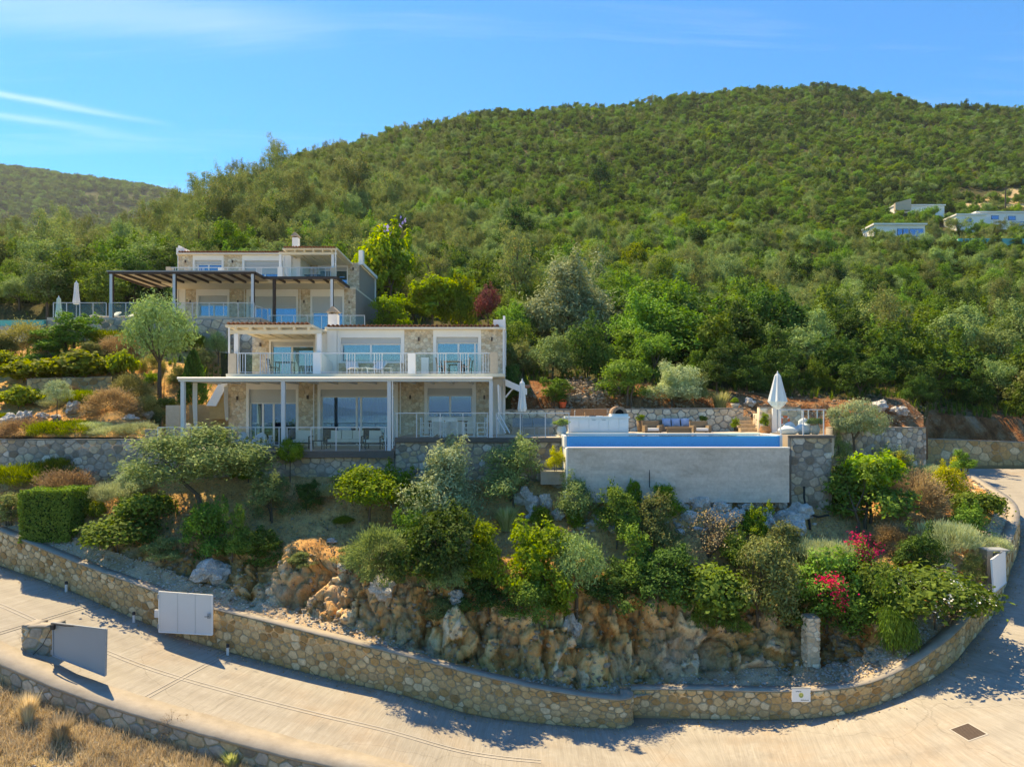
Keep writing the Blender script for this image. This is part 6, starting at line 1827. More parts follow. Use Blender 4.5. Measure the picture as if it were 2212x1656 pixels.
# ---- bank behind the terraces, up to the first trees
for a in [
 ('mastic', 1198, 874, 88, 60, 'shrub', 'green shrub beside the rubble heap behind the blue bench', 'shrub'),
 ('dark_bush', 1112, 862, 60, 90, 'shrub', 'dark shrub in the gap beside the nearer villa and the grey parasol', 'shrub'),
 ('drab_bush', 1128, 806, 80, 76, 'shrub', 'olive-brown shrub at the right rear corner of the nearer villa', 'shrub'),
 ('olive_bush', 1192, 816, 120, 108, 'shrub', 'rounded olive-green shrub right of the nearer villa', 'shrub'),
 ('dark_bush', 1268, 822, 110, 150, 'shrub', 'tall dark shrub under the silver olive on the bank', 'shrub'),
 ('mid_bush', 1352, 866, 140, 100, 'shrub', 'broad green shrub above the pizza oven', 'shrub'),
 ('mid_bush', 1366, 806, 150, 100, 'shrub', 'spiky bright shrub higher up the bank behind the oven', 'shrub'),
 ('silver_olive', 1452, 872, 130, 92, 'shrub', 'grey-green shrub above the rattan sofa', 'shrub'),
 ('drab_bush', 1502, 866, 72, 64, 'shrub', 'dry shrub right of the grey-green one above the sofa', 'shrub'),
 ('tuft_pale', 1556, 886, 56, 44, 'grass_clump', 'pale feathery grass on top of the pale terrace wall', 'grass'),
 ('silver_olive', 1225, 748, 214, 196, 'olive_tree', 'big silver-leaved olive on the bank right of the nearer villa', 'tree'),
 ('plum', 1054, 712, 84, 100, 'plum_tree', 'purple-leaved plum tree behind the roof of the nearer villa', 'tree'),
 ('lime_tree', 845, 672, 146, 180, 'jacaranda_tree', 'tall lime-green tree with lilac blooms right of the farther villa', 'tree'),
 ('bright_bush', 846, 712, 92, 80, 'shrub', 'bright green shrub below the tall lime-green tree', 'shrub'),
 ('lime_tree', 935, 716, 130, 118, 'carob_tree', 'yellow-green tree between the lime-green tree and the plum', 'tree'),
 ('bright_bush', 1000, 716, 90, 130, 'shrub', 'bright shrub left of the purple plum', 'shrub'),
 ('lime_tree', 758, 716, 64, 60, 'shrub', 'yellowish leafy shrub right of the white chimney', 'shrub'),
 ('bright_bush', 700, 706, 60, 46, 'shrub', 'bright shrub left of the white chimney', 'shrub'),
 ('mid_bush', 1120, 700, 90, 80, 'shrub', 'mid-green shrub between the purple plum and the big silver olive', 'shrub'),
 ('bright_bush', 890, 690, 70, 56, 'shrub', 'bright shrub at the foot of the tall lime-green tree', 'shrub'),
 ('mid_bush', 960, 668, 110, 80, 'shrub', 'mid-green shrub behind the yellow-green tree', 'shrub'),
 ('mastic', 1060, 660, 100, 80, 'shrub', 'deep green shrub right behind the purple plum', 'shrub'),
 ('mastic', 1310, 720, 110, 100, 'shrub', 'deep green shrub at the right side of the big silver olive', 'shrub'),
 ('mid_bush', 1290, 690, 100, 90, 'shrub', 'mid-green shrub behind the right side of the big silver olive', 'shrub'),
 ('drab_bush', 1150, 668, 90, 80, 'shrub', 'drab shrub behind the left side of the big silver olive', 'shrub'),
 ('drab_bush', 1130, 740, 100, 90, 'shrub', 'drab shrub behind the right end of the roof of the nearer villa', 'shrub'),
 ('dark_bush', 1110, 766, 70, 70, 'shrub', 'dark green shrub touching the right gable of the nearer villa', 'shrub'),
 ]: put(*a)
jac = [o for o in COL.objects if o.name == 'jacaranda_tree'][0]
for pn, me in flowers('lilac', 'blossoms', 7, 6, 0.035, 0.05, 0.75)(np.random.default_rng(3), tree(np.random.default_rng(1))): add(pn, me, jac)

# ================================================================== HILLSIDE TREES
rng = np.random.default_rng(42)
def blocked(px, Y, X):
    if -33 < X < -8.8 and Y < 61.5: return True            # farther villa and its terrace
    if X < -31 and Y < 56.5: return True
    if px < 1105 and Y < 47: return True
    if 560 < px < 900 and Y < 50: return True
    if 1640 < px and Y < 41.5: return True
    if 1995 < px and Y < 47.5: return True
    if 765 < px < 915 and Y < 68: return True
    if 915 < px < 1100 and Y < 61: return True
    if 1110 < px < 1345 and Y < 57: return True
    return Y < 40.5
cand = []
def sample(y0, y1, r0, n, lo=-520, hi=2750):
    out = []
    for k in range(n):
        Y = math.sqrt(rng.uniform(y0*y0, y1*y1)); px = rng.uniform(lo, hi)
        out.append((px, Y))
    return out
HOUSES = [(1942, 483, 154, 10), (2140, 470, 172, 13), (1990, 445, 190, 12), (2172, 430, 205, 17), (2190, 424, 222, 20)]
def clear_of_houses(px, Y, X):
    for (hx, hy, hY, rr) in HOUSES:
        hX = (hx-CX)/FPX*hY
        if abs(X-hX) < rr and -4.5 < Y-hY < 6: return False
    return True
# darts: the near belt tight, farther belts by count
grid = {}
def far_enough(X, Y, r):
    g = 4.0; i, j = int(X//g), int(Y//g)
    for a in (-1, 0, 1):
        for b in (-1, 0, 1):
            for (x, y, q) in grid.get((i+a, j+b), ()):
                if (x-X)**2+(y-Y)**2 < (r+q)**2: return False
    grid.setdefault((i, j), []).append((X, Y, r)); return True
trees = []
for (y0, y1, n, r) in ((40, 75, 11000, 1.10), (75, 150, 26000, 1.12), (150, 260, 60000, 1.0), (260, 430, 165000, 1.0)):
    for (px, Y) in sample(y0, y1, r, n):
        X = (px-CX)/FPX*Y
        Yr = float(np.interp(px, hpx, hR))
        if Y > Yr+14 or blocked(px, Y, X) or not clear_of_houses(px, Y, X): continue
        if far_enough(X, Y, r*rng.uniform(0.75, 1.2)): trees.append((px, Y, X))
trees.sort(key=lambda t: t[1])
HK = ['maquis_dark', 'maquis_green', 'maquis_mid', 'maquis_drab', 'maquis_bright', 'hill_olive', 'tall_olive']
def hkind(px, Y, X):
    """patches of one sort, as on the real hill: olives in the old groves, darker scrub on the right"""
    g = noise.noise(Vector((X*0.03, Y*0.03, 9.0)))+0.5*noise.noise(Vector((X*0.11, Y*0.11, 3.0)))
    olive = 0.12+0.3*max(0, 1-abs(Y-120)/60)*(1.0 if px < 1900 else 0.6)
    if px < 1000 and Y > 80: olive += 0.3
    u = rng.random()
    if u < olive: return 'hill_olive' if rng.random() < (0.5 if px < 1000 else 0.85) else 'tall_olive'
    v = g+rng.normal()*0.28
    if px < 420 and Y < 75: v -= 0.35
    if v < -0.38: return 'maquis_dark'
    if v < -0.02: return 'maquis_green'
    if v < 0.42: return 'maquis_mid'
    if v < 0.56: return 'maquis_drab'
    if v < 0.70: return 'maquis_mid'
    return 'maquis_bright'
WHAT = {'maquis_dark': ('oak_tree', 'dark evergreen oak'), 'maquis_green': ('mastic_tree', 'deep green mastic tree'), 'maquis_mid': ('arbutus_tree', 'mid-green strawberry tree'),
        'maquis_drab': ('phillyrea_tree', 'drab olive-brown scrub tree'), 'maquis_bright': ('spurge_tree', 'bright yellow-green bushy tree'), 'hill_olive': ('olive_tree', 'grey-green open-crowned olive'), 'tall_olive': ('wild_olive', 'tall sparse wild olive')}
ZONES = [(70, 'above the turquoise pool'), (150, 'behind the closed pale green parasol'), (240, 'behind the upper sun loungers'), (390, 'behind the left end of the brown pergola'), (520, 'over the left windows of the farther villa'), (660, 'behind the upper small chimney'),
         (800, 'right behind the farther villa'), (900, 'behind the tall lime-green tree'), (1010, 'behind the yellow-green tree'), (1110, 'behind the purple plum'), (1200, 'left of the big silver olive'), (1330, 'behind the big silver olive'), (1430, 'above the pizza oven'),
         (1530, 'above the rattan sofa'), (1640, 'above the pale grass clump'), (1720, 'behind the white parasol'), (1800, 'above the white bean bags'), (1900, 'above the wind-bent olive'), (2005, 'above the pale retaining wall'), (2110, 'above the left half of the road wall'), (3000, 'above the right half of the road wall')]
def where(px, Y):
    z = next(t for x, t in ZONES if px < x)
    y0 = 62 if px < 800 else (47 if px < 1110 else 41)
    return z+', '+('front row' if Y < y0+5 else ('second row' if Y < y0+10 else ('third row' if Y < y0+15 else 'farther up')))
SOURCES = {}
NEAR = 262
near_list, far_list = [], []
for t in trees:
    if -40 < t[0] < 2250 and len(near_list) < NEAR: near_list.append(t)
    else: far_list.append(t)
def tsize(k, Y, px=1500):
    w = 2.3+3.4*rng.random()**1.6; h = w*rng.uniform(0.75, 1.15)
    if k == 'tall_olive': w = rng.uniform(3.6, 5.8); h = w*rng.uniform(1.0, 1.45)
    if k == 'hill_olive': w = max(w, 3.2); h = w*rng.uniform(0.85, 1.2)
    if px < 680 and 85 < Y < 160 and 'olive' in k and rng.random() < 0.35: w *= 1.2; h *= 1.35
    if Y > 150: w *= 0.78; h *= 0.72
    elif Y > 105: w *= 0.9; h *= 0.85
    if Y < 46: w *= 0.82; h *= 0.78
    elif Y < 75: w *= 1.12
    return w, h
# each kind is made at least twice among the near trees, so its crown can also serve the far wood
force = [k for k in HK for _ in KIND[k]]
near_labels = {}
for i, (px, Y, X) in enumerate(near_list):
    k = hkind(px, Y, X)
    if i >= 60 and force and i % 4 == 0: k = force.pop()
    w, h = tsize(k, Y, px)
    if Y < 47 and k in ('tall_olive',): k = 'maquis_mid'
    z = hill_z(px, Y)-0.15
    nm, txt = WHAT[k]
    size = 'small ' if w < 3.0 else ('broad ' if w > 4.4 else '')
    near_labels.setdefault(size+txt+' '+where(px, Y), []).append((px, plant(k, (X, Y, z), w, h, nm, 'tree', 'tree', None, 'trees on the hillside behind the villas')))
for k in HK:
    for v, parts in enumerate(KIND[k]):
        me = dict(parts)['crown']
        SOURCES[(k, v)] = next((o for o in COL.objects if o.data == me), None)
for txt, lst in near_labels.items():
    lst.sort(key=lambda q: q[0])
    for i, (px, r) in enumerate(lst):
        if len(lst) == 1: r['label'] = txt
        elif len(lst) == 2: r['label'] = ('left ', 'right ')[i]+txt
        else: r['label'] = ('leftmost ', 'second ', 'third ', 'fourth ', 'fifth ', 'sixth ', 'seventh ', 'eighth ')[min(i, 7)]+txt
# tall wild olives that stand up against the sky on the left shoulder
for (px, Y, hpx_, wpx_, txt) in ((130, 116, 118, 84, 'tallest wild olive on the ridge above the turquoise pool'), (430, 150, 92, 96, 'broad dark olive on the skyline left of the hill foot'),
        (520, 168, 84, 60, 'slim olive on the skyline where the hill begins'), (600, 190, 86, 90, 'olive on the skyline just right of the slim one'), (378, 138, 50, 40, 'small tree on the skyline in the saddle'),
        (765, 112, 140, 130, 'large bare-limbed olive high above the farther villa'), (835, 120, 110, 100, 'bare-limbed olive right of the largest one on the slope'), (320, 100, 110, 110, 'twisted olive behind the left end of the farther villa'),
        (2085, 383, 26, 20, 'lone dark tree standing on the right skyline'), (1296, 190, 84, 60, 'dark pointed tree in the middle of the hill'), (1105, 118, 96, 90, 'dark evergreen oak standing out on the slope above the plum')):
    k = 'tall_olive' if 'olive' in txt else ('maquis_dark')
    s = Y/FPX
    plant(k, ((px-CX)/FPX*Y, Y, hill_z(px, Y)-0.2), wpx_*s, hpx_*s, 'wild_olive' if k == 'tall_olive' else 'oak_tree', txt, 'tree')

for (px, Y, top, wpx_, k, txt) in ((1884, 151, 492, 46, 'maquis_mid', 'bushy tree hiding the left end of the flat-roofed white house'), (1912, 150, 500, 50, 'maquis_green', 'deep green tree before the left half of the flat-roofed white house'), (1996, 150, 500, 44, 'hill_olive', 'olive hiding the right end of the flat-roofed white house'), (1950, 149, 507, 40, 'maquis_mid', 'low tree under the windows of the flat-roofed white house'),
        (2070, 168, 470, 52, 'hill_olive', 'olive hiding the left end of the low white house'), (2112, 167, 478, 46, 'maquis_mid', 'tree between the low and the long white house'), (2150, 168, 482, 50, 'maquis_green', 'dark tree before the long white house'), (2196, 168, 478, 50, 'hill_olive', 'olive before the right part of the long white house'), (2010, 182, 448, 50, 'maquis_mid', 'tree hiding the right end of the half-buried stone house')):
    zt = at(px, top, Y).z; zb = hill_z(px, Y)-0.4; s_ = Y/FPX
    plant(k, ((px-CX)/FPX*Y, Y, zb), wpx_*s_, max(2.0, zt-zb), 'olive_tree' if 'olive' in k else 'arbutus_tree', txt, 'tree')

def forest(name, pts, label):
    """the rest of the wood as one mass: points carrying size, turn and sort, instanced with geometry nodes"""
    keys = [k for k in SOURCES if SOURCES[k] is not None]
    me = bpy.data.meshes.new(name)
    me.from_pydata([p[0] for p in pts], [], [])
    def at_(n, t, vals):
        a = me.attributes.new(n, t, 'POINT')
        a.data.foreach_set('vector' if t == 'FLOAT_VECTOR' else 'value', np.array(vals, np.int32 if t == 'INT' else np.float32).ravel())
    at_('size', 'FLOAT_VECTOR', [p[1] for p in pts]); at_('turn', 'FLOAT_VECTOR', [(0, 0, p[2]) for p in pts])
    at_('sort', 'INT', [keys.index(p[3]) for p in pts])
    o = add(name, me, None); o['kind'] = 'stuff'; o['label'] = label
    g = bpy.data.node_groups.new(name+'_nodes', 'GeometryNodeTree')
    g.interface.new_socket('Geometry', in_out='INPUT', socket_type='NodeSocketGeometry')
    g.interface.new_socket('Geometry', in_out='OUTPUT', socket_type='NodeSocketGeometry')
    gi = g.nodes.new('NodeGroupInput'); go = g.nodes.new('NodeGroupOutput')
    join = g.nodes.new('GeometryNodeJoinGeometry')
    for k in reversed(keys):
        oi = g.nodes.new('GeometryNodeObjectInfo'); oi.inputs['Object'].default_value = SOURCES[k]; oi.inputs['As Instance'].default_value = True
        g.links.new(oi.outputs['Geometry'], join.inputs[0])
    def na(n, t):
        x = g.nodes.new('GeometryNodeInputNamedAttribute'); x.data_type = t; x.inputs['Name'].default_value = n; return x.outputs[0]
    iop = g.nodes.new('GeometryNodeInstanceOnPoints')
    iop.inputs['Pick Instance'].default_value = True
    g.links.new(gi.outputs[0], iop.inputs['Points']); g.links.new(join.outputs[0], iop.inputs['Instance'])
    g.links.new(na('sort', 'INT'), iop.inputs['Instance Index'])
    er = g.nodes.new('FunctionNodeEulerToRotation'); g.links.new(na('turn', 'FLOAT_VECTOR'), er.inputs[0])
    g.links.new(er.outputs[0], iop.inputs['Rotation']); g.links.new(na('size', 'FLOAT_VECTOR'), iop.inputs['Scale'])
    g.links.new(iop.outputs[0], go.inputs[0])
    md = o.modifiers.new('wood', 'NODES'); md.node_group = g
    return o
kv = {k: [q for q in SOURCES if q[0] == k and SOURCES[q] is not None] for k in HK}
pts = []
for (px, Y, X) in far_list:
    k = hkind(px, Y, X)
    if not kv[k]: k = 'maquis_mid'
    w, h = tsize(k, Y, px)
    q = kv[k][rng.integers(0, len(kv[k]))]
    pts.append(((X, Y, hill_z(px, Y)-0.25), (w, w, h), rng.uniform(0, 6.28), q))
forest('hillside_wood', pts, 'dense maquis and olive wood covering the hillside')
pts = []
for k in range(11000):
    i = rng.integers(0, len(far_pxs)-1); j = rng.integers(0, far_n-3)
    a, b, c = farV[i*far_n+j], farV[(i+1)*far_n+j], farV[i*far_n+j+1]
    p = a+(b-a)*rng.random()+(c-a)*rng.random()
    kk = ['maquis_green', 'maquis_mid', 'maquis_dark'][rng.integers(0, 3)]
    q = kv[kk][rng.integers(0, len(kv[kk]))]; w = rng.uniform(8, 13)
    pts.append(((p[0], p[1], p[2]-0.5), (w, w, w*0.75), rng.uniform(0, 6.28), q))
forest('far_wood', pts, 'blue-green wood on the far hill at the left')

# ================================================================== ROCKS AND GROUND COVER
def rock_mesh(name, seed, sub=3, amp=0.35, flat=0.8):
    import bmesh
    bm = bmesh.new(); bmesh.ops.create_icosphere(bm, subdivisions=sub, radius=0.5)
    sd = Vector((seed*2.7, seed*1.3, seed*4.1))
    for v in bm.verts:
        d = v.co.normalized()
        vd, vp = noise.voronoi(d*1.6+sd)
        h = 1+amp*noise.fractal(d*1.2+sd, 0.9, 2, 4)+0.25*(noise.cell(vp[0]*5.7)-0.5)
        v.co = d*0.5*h; v.co.z *= flat
    me = bpy.data.meshes.new(name); bm.to_mesh(me); bm.free()
    return me
ROCKS = [rock_mesh('boulder', s, 3, 0.4, 0.85) for s in range(5)]
for r in ROCKS: r.materials.append(M['boulder'])
def boulder(i, px, py, wpx, hpx, label, Y=None):
    p = ray(px, py) if Y is None else at(px, py, Y)
    s = p.y/FPX
    o = add('boulder', ROCKS[i % 5]); o.location = p+Vector((0, 0.1, hpx*s*0.32)); o.scale = (wpx*s*1.1, wpx*s*0.9, hpx*s*1.25)
    o.rotation_euler = (random.uniform(-.3, .3), random.uniform(-.3, .3), random.uniform(0, 6))
    return tagp(o, label, 'rock', None, 'thing')
for a in [
 (0, 1143, 1094, 50, 50, 'big grey boulder under the rounded olive bush by the pool'), (1, 1181, 1100, 30, 40, 'tall grey boulder right of the big grey one'),
 (2, 1207, 1052, 36, 30, 'white broken boulder at the left corner of the pool face'), (3, 1206, 1122, 28, 28, 'pinkish boulder on the edge of the orange soil'),
 (4, 1296, 1131, 24, 24, 'brown boulder between the bushes below the pool'), (0, 1342, 1090, 30, 22, 'half-hidden pale boulder against the pool face'),
 (2, 1512, 1100, 46, 36, 'pale boulder under the middle of the pool face, behind the leafless shrub'), (1, 1470, 1100, 36, 28, 'pale boulder left of the one behind the leafless shrub'),
 (3, 1574, 1136, 60, 36, 'broad white boulder right of the leafless shrub'), (4, 1690, 1098, 30, 30, 'upright white boulder at the right corner of the pool face'),
 (0, 1712, 1148, 62, 46, 'large white boulder under the stone pier'), (1, 1652, 1124, 46, 32, 'white boulder behind the upright bright bush'), (2, 1612, 1102, 40, 26, 'flat pale boulder close under the pool face'),
 (3, 1640, 1096, 30, 22, 'small pale boulder close under the pool face near its right end'), (4, 1548, 1088, 34, 22, 'small boulder against the pool face in the middle'),
 (3, 154, 894, 28, 34, 'upright white rock in the left garden beside the ball topiary'), (0, 12, 914, 40, 26, 'grey boulder at the left edge of the garden'), (1, 50, 914, 36, 32, 'round grey boulder second from the left edge'),
 (2, 90, 904, 30, 16, 'flat pale rock in the row left of the topiary'), (4, 118, 906, 26, 14, 'small rock at the foot of the ball topiary'), (1, 280, 906, 30, 14, 'flat rock in front of the round mounds'), (2, 318, 902, 34, 16, 'flat rock near the trunk of the tall olive'),
 (0, 462, 1250, 74, 54, 'large rounded boulder on the rock face left of the red earth'), (2, 826, 1284, 56, 50, 'split white boulder below the ball-shaped shrub'), (3, 986, 1304, 32, 34, 'white boulder sticking out under the pale olive bush'),
 (4, 742, 1232, 36, 24, 'dark rock at the lip of the cliff below the bare soil'), (1, 716, 1172, 22, 12, 'single small grey stone lying on the bare soil'), (0, 1240, 1365, 40, 46, 'grey rock jutting from the cliff under the thin-stemmed tree'),
 (0, 1362, 1118, 34, 26, 'pale boulder between two bushes below the left half of the pool face'), (3, 1392, 1098, 40, 28, 'pale boulder close under the pool face, left of the bright bush'), (4, 1492, 1128, 40, 30, 'pale boulder left of the leafless shrub foot'),
 (1, 1556, 1112, 50, 34, 'pale boulder touching the leafless shrub crown'), (2, 1596, 1126, 44, 34, 'rough pale boulder right beside the leafless shrub'), (0, 1668, 1150, 50, 34, 'pale boulder in front of the upright bright bush'), (3, 1728, 1120, 50, 38, 'pale boulder against the foot of the rubble pier'), (4, 1692, 1128, 40, 30, 'pale boulder below the right corner of the pool face'),
 (2, 1524, 1080, 44, 26, 'pale flat boulder against the pool face above the leafless shrub'), (1, 1584, 1084, 48, 26, 'long pale boulder against the pool face'), (0, 1440, 1082, 40, 26, 'pale boulder against the pool face above the bright bush'), (4, 1232, 1080, 40, 36, 'broken pale boulder by the left end of the pool face'), (3, 1160, 1128, 46, 34, 'grey boulder low under the rounded olive bush'),
 (1, 1620, 876, 26, 20, 'rock on the bank behind the stone steps'), (2, 1902, 886, 40, 26, 'pale rock in the red bank right of the wind-bent olive'), (3, 1945, 898, 34, 24, 'grey rock at the right end of the red bank'),
 ]: boulder(*a)

def scatter(name, mat, pts, size, label=None, sub=1):
    base = []
    for s in range(6):
        me = rock_mesh('r', 40+s, sub, 0.45, 0.7); V = np.zeros(len(me.vertices)*3); me.vertices.foreach_get('co', V)
        F = np.zeros(len(me.polygons)*3, int); me.polygons.foreach_get('vertices', F); base.append((V.reshape(-1, 3), F.reshape(-1, 3))); bpy.data.meshes.remove(me)
    rg = np.random.default_rng(hash_s(name)); VV, FF, n = [], [], 0
    for p in pts:
        V, F = base[rg.integers(0, 6)]; s = rg.uniform(*size)*(0.6+0.8*rg.random()**3)
        c, q = math.cos(k := rg.uniform(0, 6.28)), math.sin(k)
        v = V*s; v = np.stack([v[:, 0]*c-v[:, 1]*q, v[:, 0]*q+v[:, 1]*c, v[:, 2]], 1)+np.array(p)
        VV.append(v); FF.append(F+n); n += len(v)
    me = mesh_np(name, np.concatenate(VV), np.concatenate(FF))
    o = add(name, me, None, mat); o['kind'] = 'stuff'
    if label: o['label'] = label
    return o
rg = np.random.default_rng(77)
def grid_pts(i0, i1, n, j0=0, j1=None):
    out = []
    j1 = j1 or nc-2
    for k in range(n):
        i = rg.integers(i0, i1); j = rg.integers(j0, j1); a, b, c = Rw[i, j], Rw[i, j+1], Rw[i+1, j]
        out.append(a+(b-a)*rg.random()+(c-a)*rg.random()+np.array([0, 0, 0.015]))
    return out
scatter('gravel', M['boulder'], grid_pts(0, 7, 3600), (0.05, 0.15))
scatter('fallen_stones', M['rubble'], grid_pts(3, 10, 420), (0.14, 0.34))
scatter('soil_stones', M['rubble'], grid_pts(44, nr-6, 5200), (0.04, 0.13))
scatter('cliff_debris', M['rubble'], grid_pts(8, 45, 900, 46*4, 46*15), (0.08, 0.26))
q = []
for k in range(330):
    px = rg.uniform(1226, 1312); py = rg.uniform(826, 876)
    p = ray(px+rg.normal()*4, py, (T_hill,))
    if p: q.append(np.array(p)+np.array([0, 0, rg.uniform(0, 0.35)]))
scatter('rubble_heap', M['rubble'], q, (0.16, 0.42), 'heap of reddish rubble on the bank behind the blue bench')
q = []
for k in range(900):
    px = rg.uniform(1100, 2010); p = ray(px, rg.uniform(845, 915), (T_hill,))
    if p and p.y > 36.8: q.append(np.array(p))
scatter('bank_stones', M['rubble'], q, (0.08, 0.28))
q = []
for k in range(900):
    p = ray(rg.uniform(-60, 470), rg.uniform(740, 944), (T_hill,))
    if p: q.append(np.array(p))
scatter('garden_stones', M['rubble'], q, (0.06, 0.2))
# pool-foot rubble
q = []
for k in range(420):
    p = ray(rg.uniform(1235, 1760), rg.uniform(1066, 1150), (T_garden,))
    if p: q.append(np.array(p))
scatter('pool_foot_rubble', M['boulder'], q, (0.18, 0.5))

def blades(name, mat, pts, h, w, lean, label=None, per=7):
    rg2 = np.random.default_rng(hash_s(name)); P = np.repeat(np.array(pts), per, 0); n = len(P)
    P = P+rg2.normal(size=(n, 3))*np.array([0.05, 0.05, 0])
    a = rg2.uniform(0, 6.28, n); ln = rg2.uniform(0.1, 1, n)*lean; hh = rg2.uniform(0.45, 1.0, n)*h*np.repeat(rg2.uniform(0.5, 1.2, len(pts)), per)
    d = np.stack([np.cos(a), np.sin(a), 0*a], 1); s = np.stack([-np.sin(a), np.cos(a), 0*a], 1)*w/2
    mid = P+d*(ln*0.35)[:, None]+np.array([0, 0, 1])*(hh*0.6)[:, None]; tip = P+d*ln[:, None]+np.array([0, 0, 1])*hh[:, None]
    V = np.stack([P-s, P+s, mid+s*0.8, mid-s*0.8, tip], 1).reshape(-1, 3); i = np.arange(n)*5
    me = mesh_np(name, V, [np.stack([i, i+1, i+2, i+3], 1), np.stack([i+3, i+2, i+4], 1)], np.repeat(rg2.random(n), 5))
    o = add(name, me, None, mat); o['kind'] = 'stuff'
    if label: o['label'] = label
q = []
while len(q) < 3000:
    px, py = rg.uniform(-80, 560), rg.uniform(1440, 1760); p = ray(px, py, (T_bank,))
    if p and noise.noise(Vector((p.x*0.7, p.y*0.7, 0)))+rg.normal()*0.25 > -0.15:
        # keep off the wall top
        q.append(np.array(p))
q2 = []
while len(q2) < 260:
    p = ray(rg.uniform(-80, 560), rg.uniform(1440, 1760), (T_bank,))
    if p: q2.append(np.array(p)+np.array([0, 0, 0.02]))
scatter('bank_pebbles', M['boulder'], q2, (0.05, 0.2))
blades('dry_grass', LM['straw'], q, 0.34, 0.014, 0.26, 'dry straw-coloured grass on the bank at the lower left', 9)
q = [p for p in grid_pts(42, nr-4, 1500) if noise.noise(Vector((p[0]*0.5, p[1]*0.5, 3))) > -0.1]
blades('slope_grass', LM['straw'], q, 0.22, 0.012, 0.16, None, 7)
q = []
for k in range(700):
    p = ray(rg.uniform(-60, 470), rg.uniform(745, 944), (T_hill,))
    if p: q.append(np.array(p))
blades('garden_weeds', LM['drygreen'], q, 0.22, 0.014, 0.16, None, 7)
q = []
for k in range(700):
    p = ray(rg.uniform(1100, 2010), rg.uniform(800, 890), (T_hill,))
    if p and p.y > 37: q.append(np.array(p))
blades('bank_weeds', LM['dry'], q, 0.35, 0.016, 0.22, None, 7)
q = [np.array(hv) for hv in hV[rg.integers(0, len(hV), 9000)] if hv[1] < 85 and hv[1] > 41 and -60 < CX+hv[0]/hv[1]*FPX < 2280]
blades('hill_undergrowth', LM['mastic'], q, 0.7, 0.05, 0.45, None, 9)
def litter(name, mat, pts, L, Wd):
    rg2 = np.random.default_rng(hash_s(name)); P = np.array(pts)+np.array([0, 0, 0.02]); n = len(P)
    Nm = unit(rg2.normal(size=(n, 3))*0.4+np.array([0, -0.3, 0.9])); Tn = np.cross(Nm, rg2.normal(size=(n, 3)))
    V, F = leaf_quads(P, Nm, Tn, L, Wd, rg2)
    o = add(name, mesh_np(name, V, F, np.repeat(rg2.random(n), 4)), None, mat); o['kind'] = 'stuff'
LM['litter'] = leafmat('leaf_litter', (0.22, 0.12, 0.055, 1), (0.52, 0.36, 0.19, 1), 0.1, 0.8, 0.0)
litter('leaf_litter', LM['litter'], grid_pts(43, nr-4, 16000), 0.09, 0.05)
# leaves and grit blown against the foot of the driveway walls
q = []
for k in range(1500):
    a_ = rg.uniform(8, road_path.L-4); d_ = 0.04+abs(rg.normal())*0.30
    x_, y_, z_ = road_path.ev(a_)[:3]; nx_, ny_ = road_path.nv(a_); q.append(np.array([x_+nx_*d_, y_+ny_*d_, z_+0.02*math.sin(a_*0.7)+0.005]))
litter('road_litter', LM['litter'], q, 0.06, 0.04)
scatter('road_grit', M['rubble'], [p+np.array([0, 0, 0.0]) for p in q[:420]], (0.02, 0.06))
for a in [('tuft_straw', 60, 1560, 60, 70, 'dry_weed', 'tall dry weed on the straw bank at the left edge', 'weed'), ('tuft_straw', 185, 1520, 50, 54, 'dry_weed', 'dry grass clump against the low wall near the open grey gate', 'weed'),
          ('bare_shrub', 370, 1600, 60, 76, 'dry_weed', 'branched dry weed standing against the low driveway wall', 'weed'), ('tuft_pale', 500, 1655, 60, 40, 'dry_weed', 'pale green weed at the foot of the low wall near the bottom edge', 'weed'),
          ('tuft_straw', 130, 1600, 70, 60, 'dry_weed', 'broad straw clump in the middle of the dry bank', 'weed')]: put(*a)

# ================================================================== DRIVEWAY THINGS
def quad_plate(pts, th):
    """plate with the four corners (front face) and thickness away from the viewer"""
    p = [Vector(q) for q in pts]; n = (p[1]-p[0]).cross(p[3]-p[0]).normalized()
    if n.y < 0: n = -n
    m = MB(); m.prism(p, n*th); return m, n
M['gate_shaded'] = plain('gate_paint_shaded', (0.30, 0.34, 0.37, 1), 0.5, 0.06, 1.5)  # darker, bluer gate paint: the leaf's shade is put into its colour
# open gate leaf against the wall
g = thing('gate_leaf', 'pale grey gate leaf folded back against the long honey-coloured wall', 'gate', at(400, 1370, 24.9))
c = [at(344, 1276.6, 25.15), at(459, 1284.7, 24.72), at(459, 1370.5, 24.72), at(344, 1364, 25.15)]
m, n = quad_plate(c, 0.05); m.build('panel', M['gate'], g, False)
for i, j in ((0, 1), (1, 2), (2, 3), (3, 0)):
    m = MB(); m.bar(c[i]-n*0.012, c[j]-n*0.012, 0.035, 0.03); m.build('frame_bar', M['trim'], g, False)
m = MB(); a = at(337, 1325, 25.2); m.box(a.x-0.06, a.x+0.22, a.y, a.y+0.08, a.z-0.14, a.z+0.14); m.build('hinge_bracket', M['gate'], g, False)
for f in (0.35, 0.68):
    m = MB(); m.bar(c[0].lerp(c[1], f)-n*0.006, c[3].lerp(c[2], f)-n*0.006, 0.012, 0.012); m.build('seam', M['shutter'], g, False)
for f in (0.12, 0.86):
    m = MB(); q0 = c[0].lerp(c[3], f); m.tube([q0+Vector((-0.03, -0.03, -0.08)), q0+Vector((-0.03, -0.03, 0.08))], 0.025, 8); m.build('hinge', M['steel'], g, False)
m = MB(); q0 = c[1].lerp(c[2], 0.52)+Vector((-0.12, -0.02, 0)); m.box(q0.x-0.05, q0.x+0.05, q0.y-0.035, q0.y, q0.z-0.09, q0.z+0.09); m.build('lock_box', M['steel'], g, False)
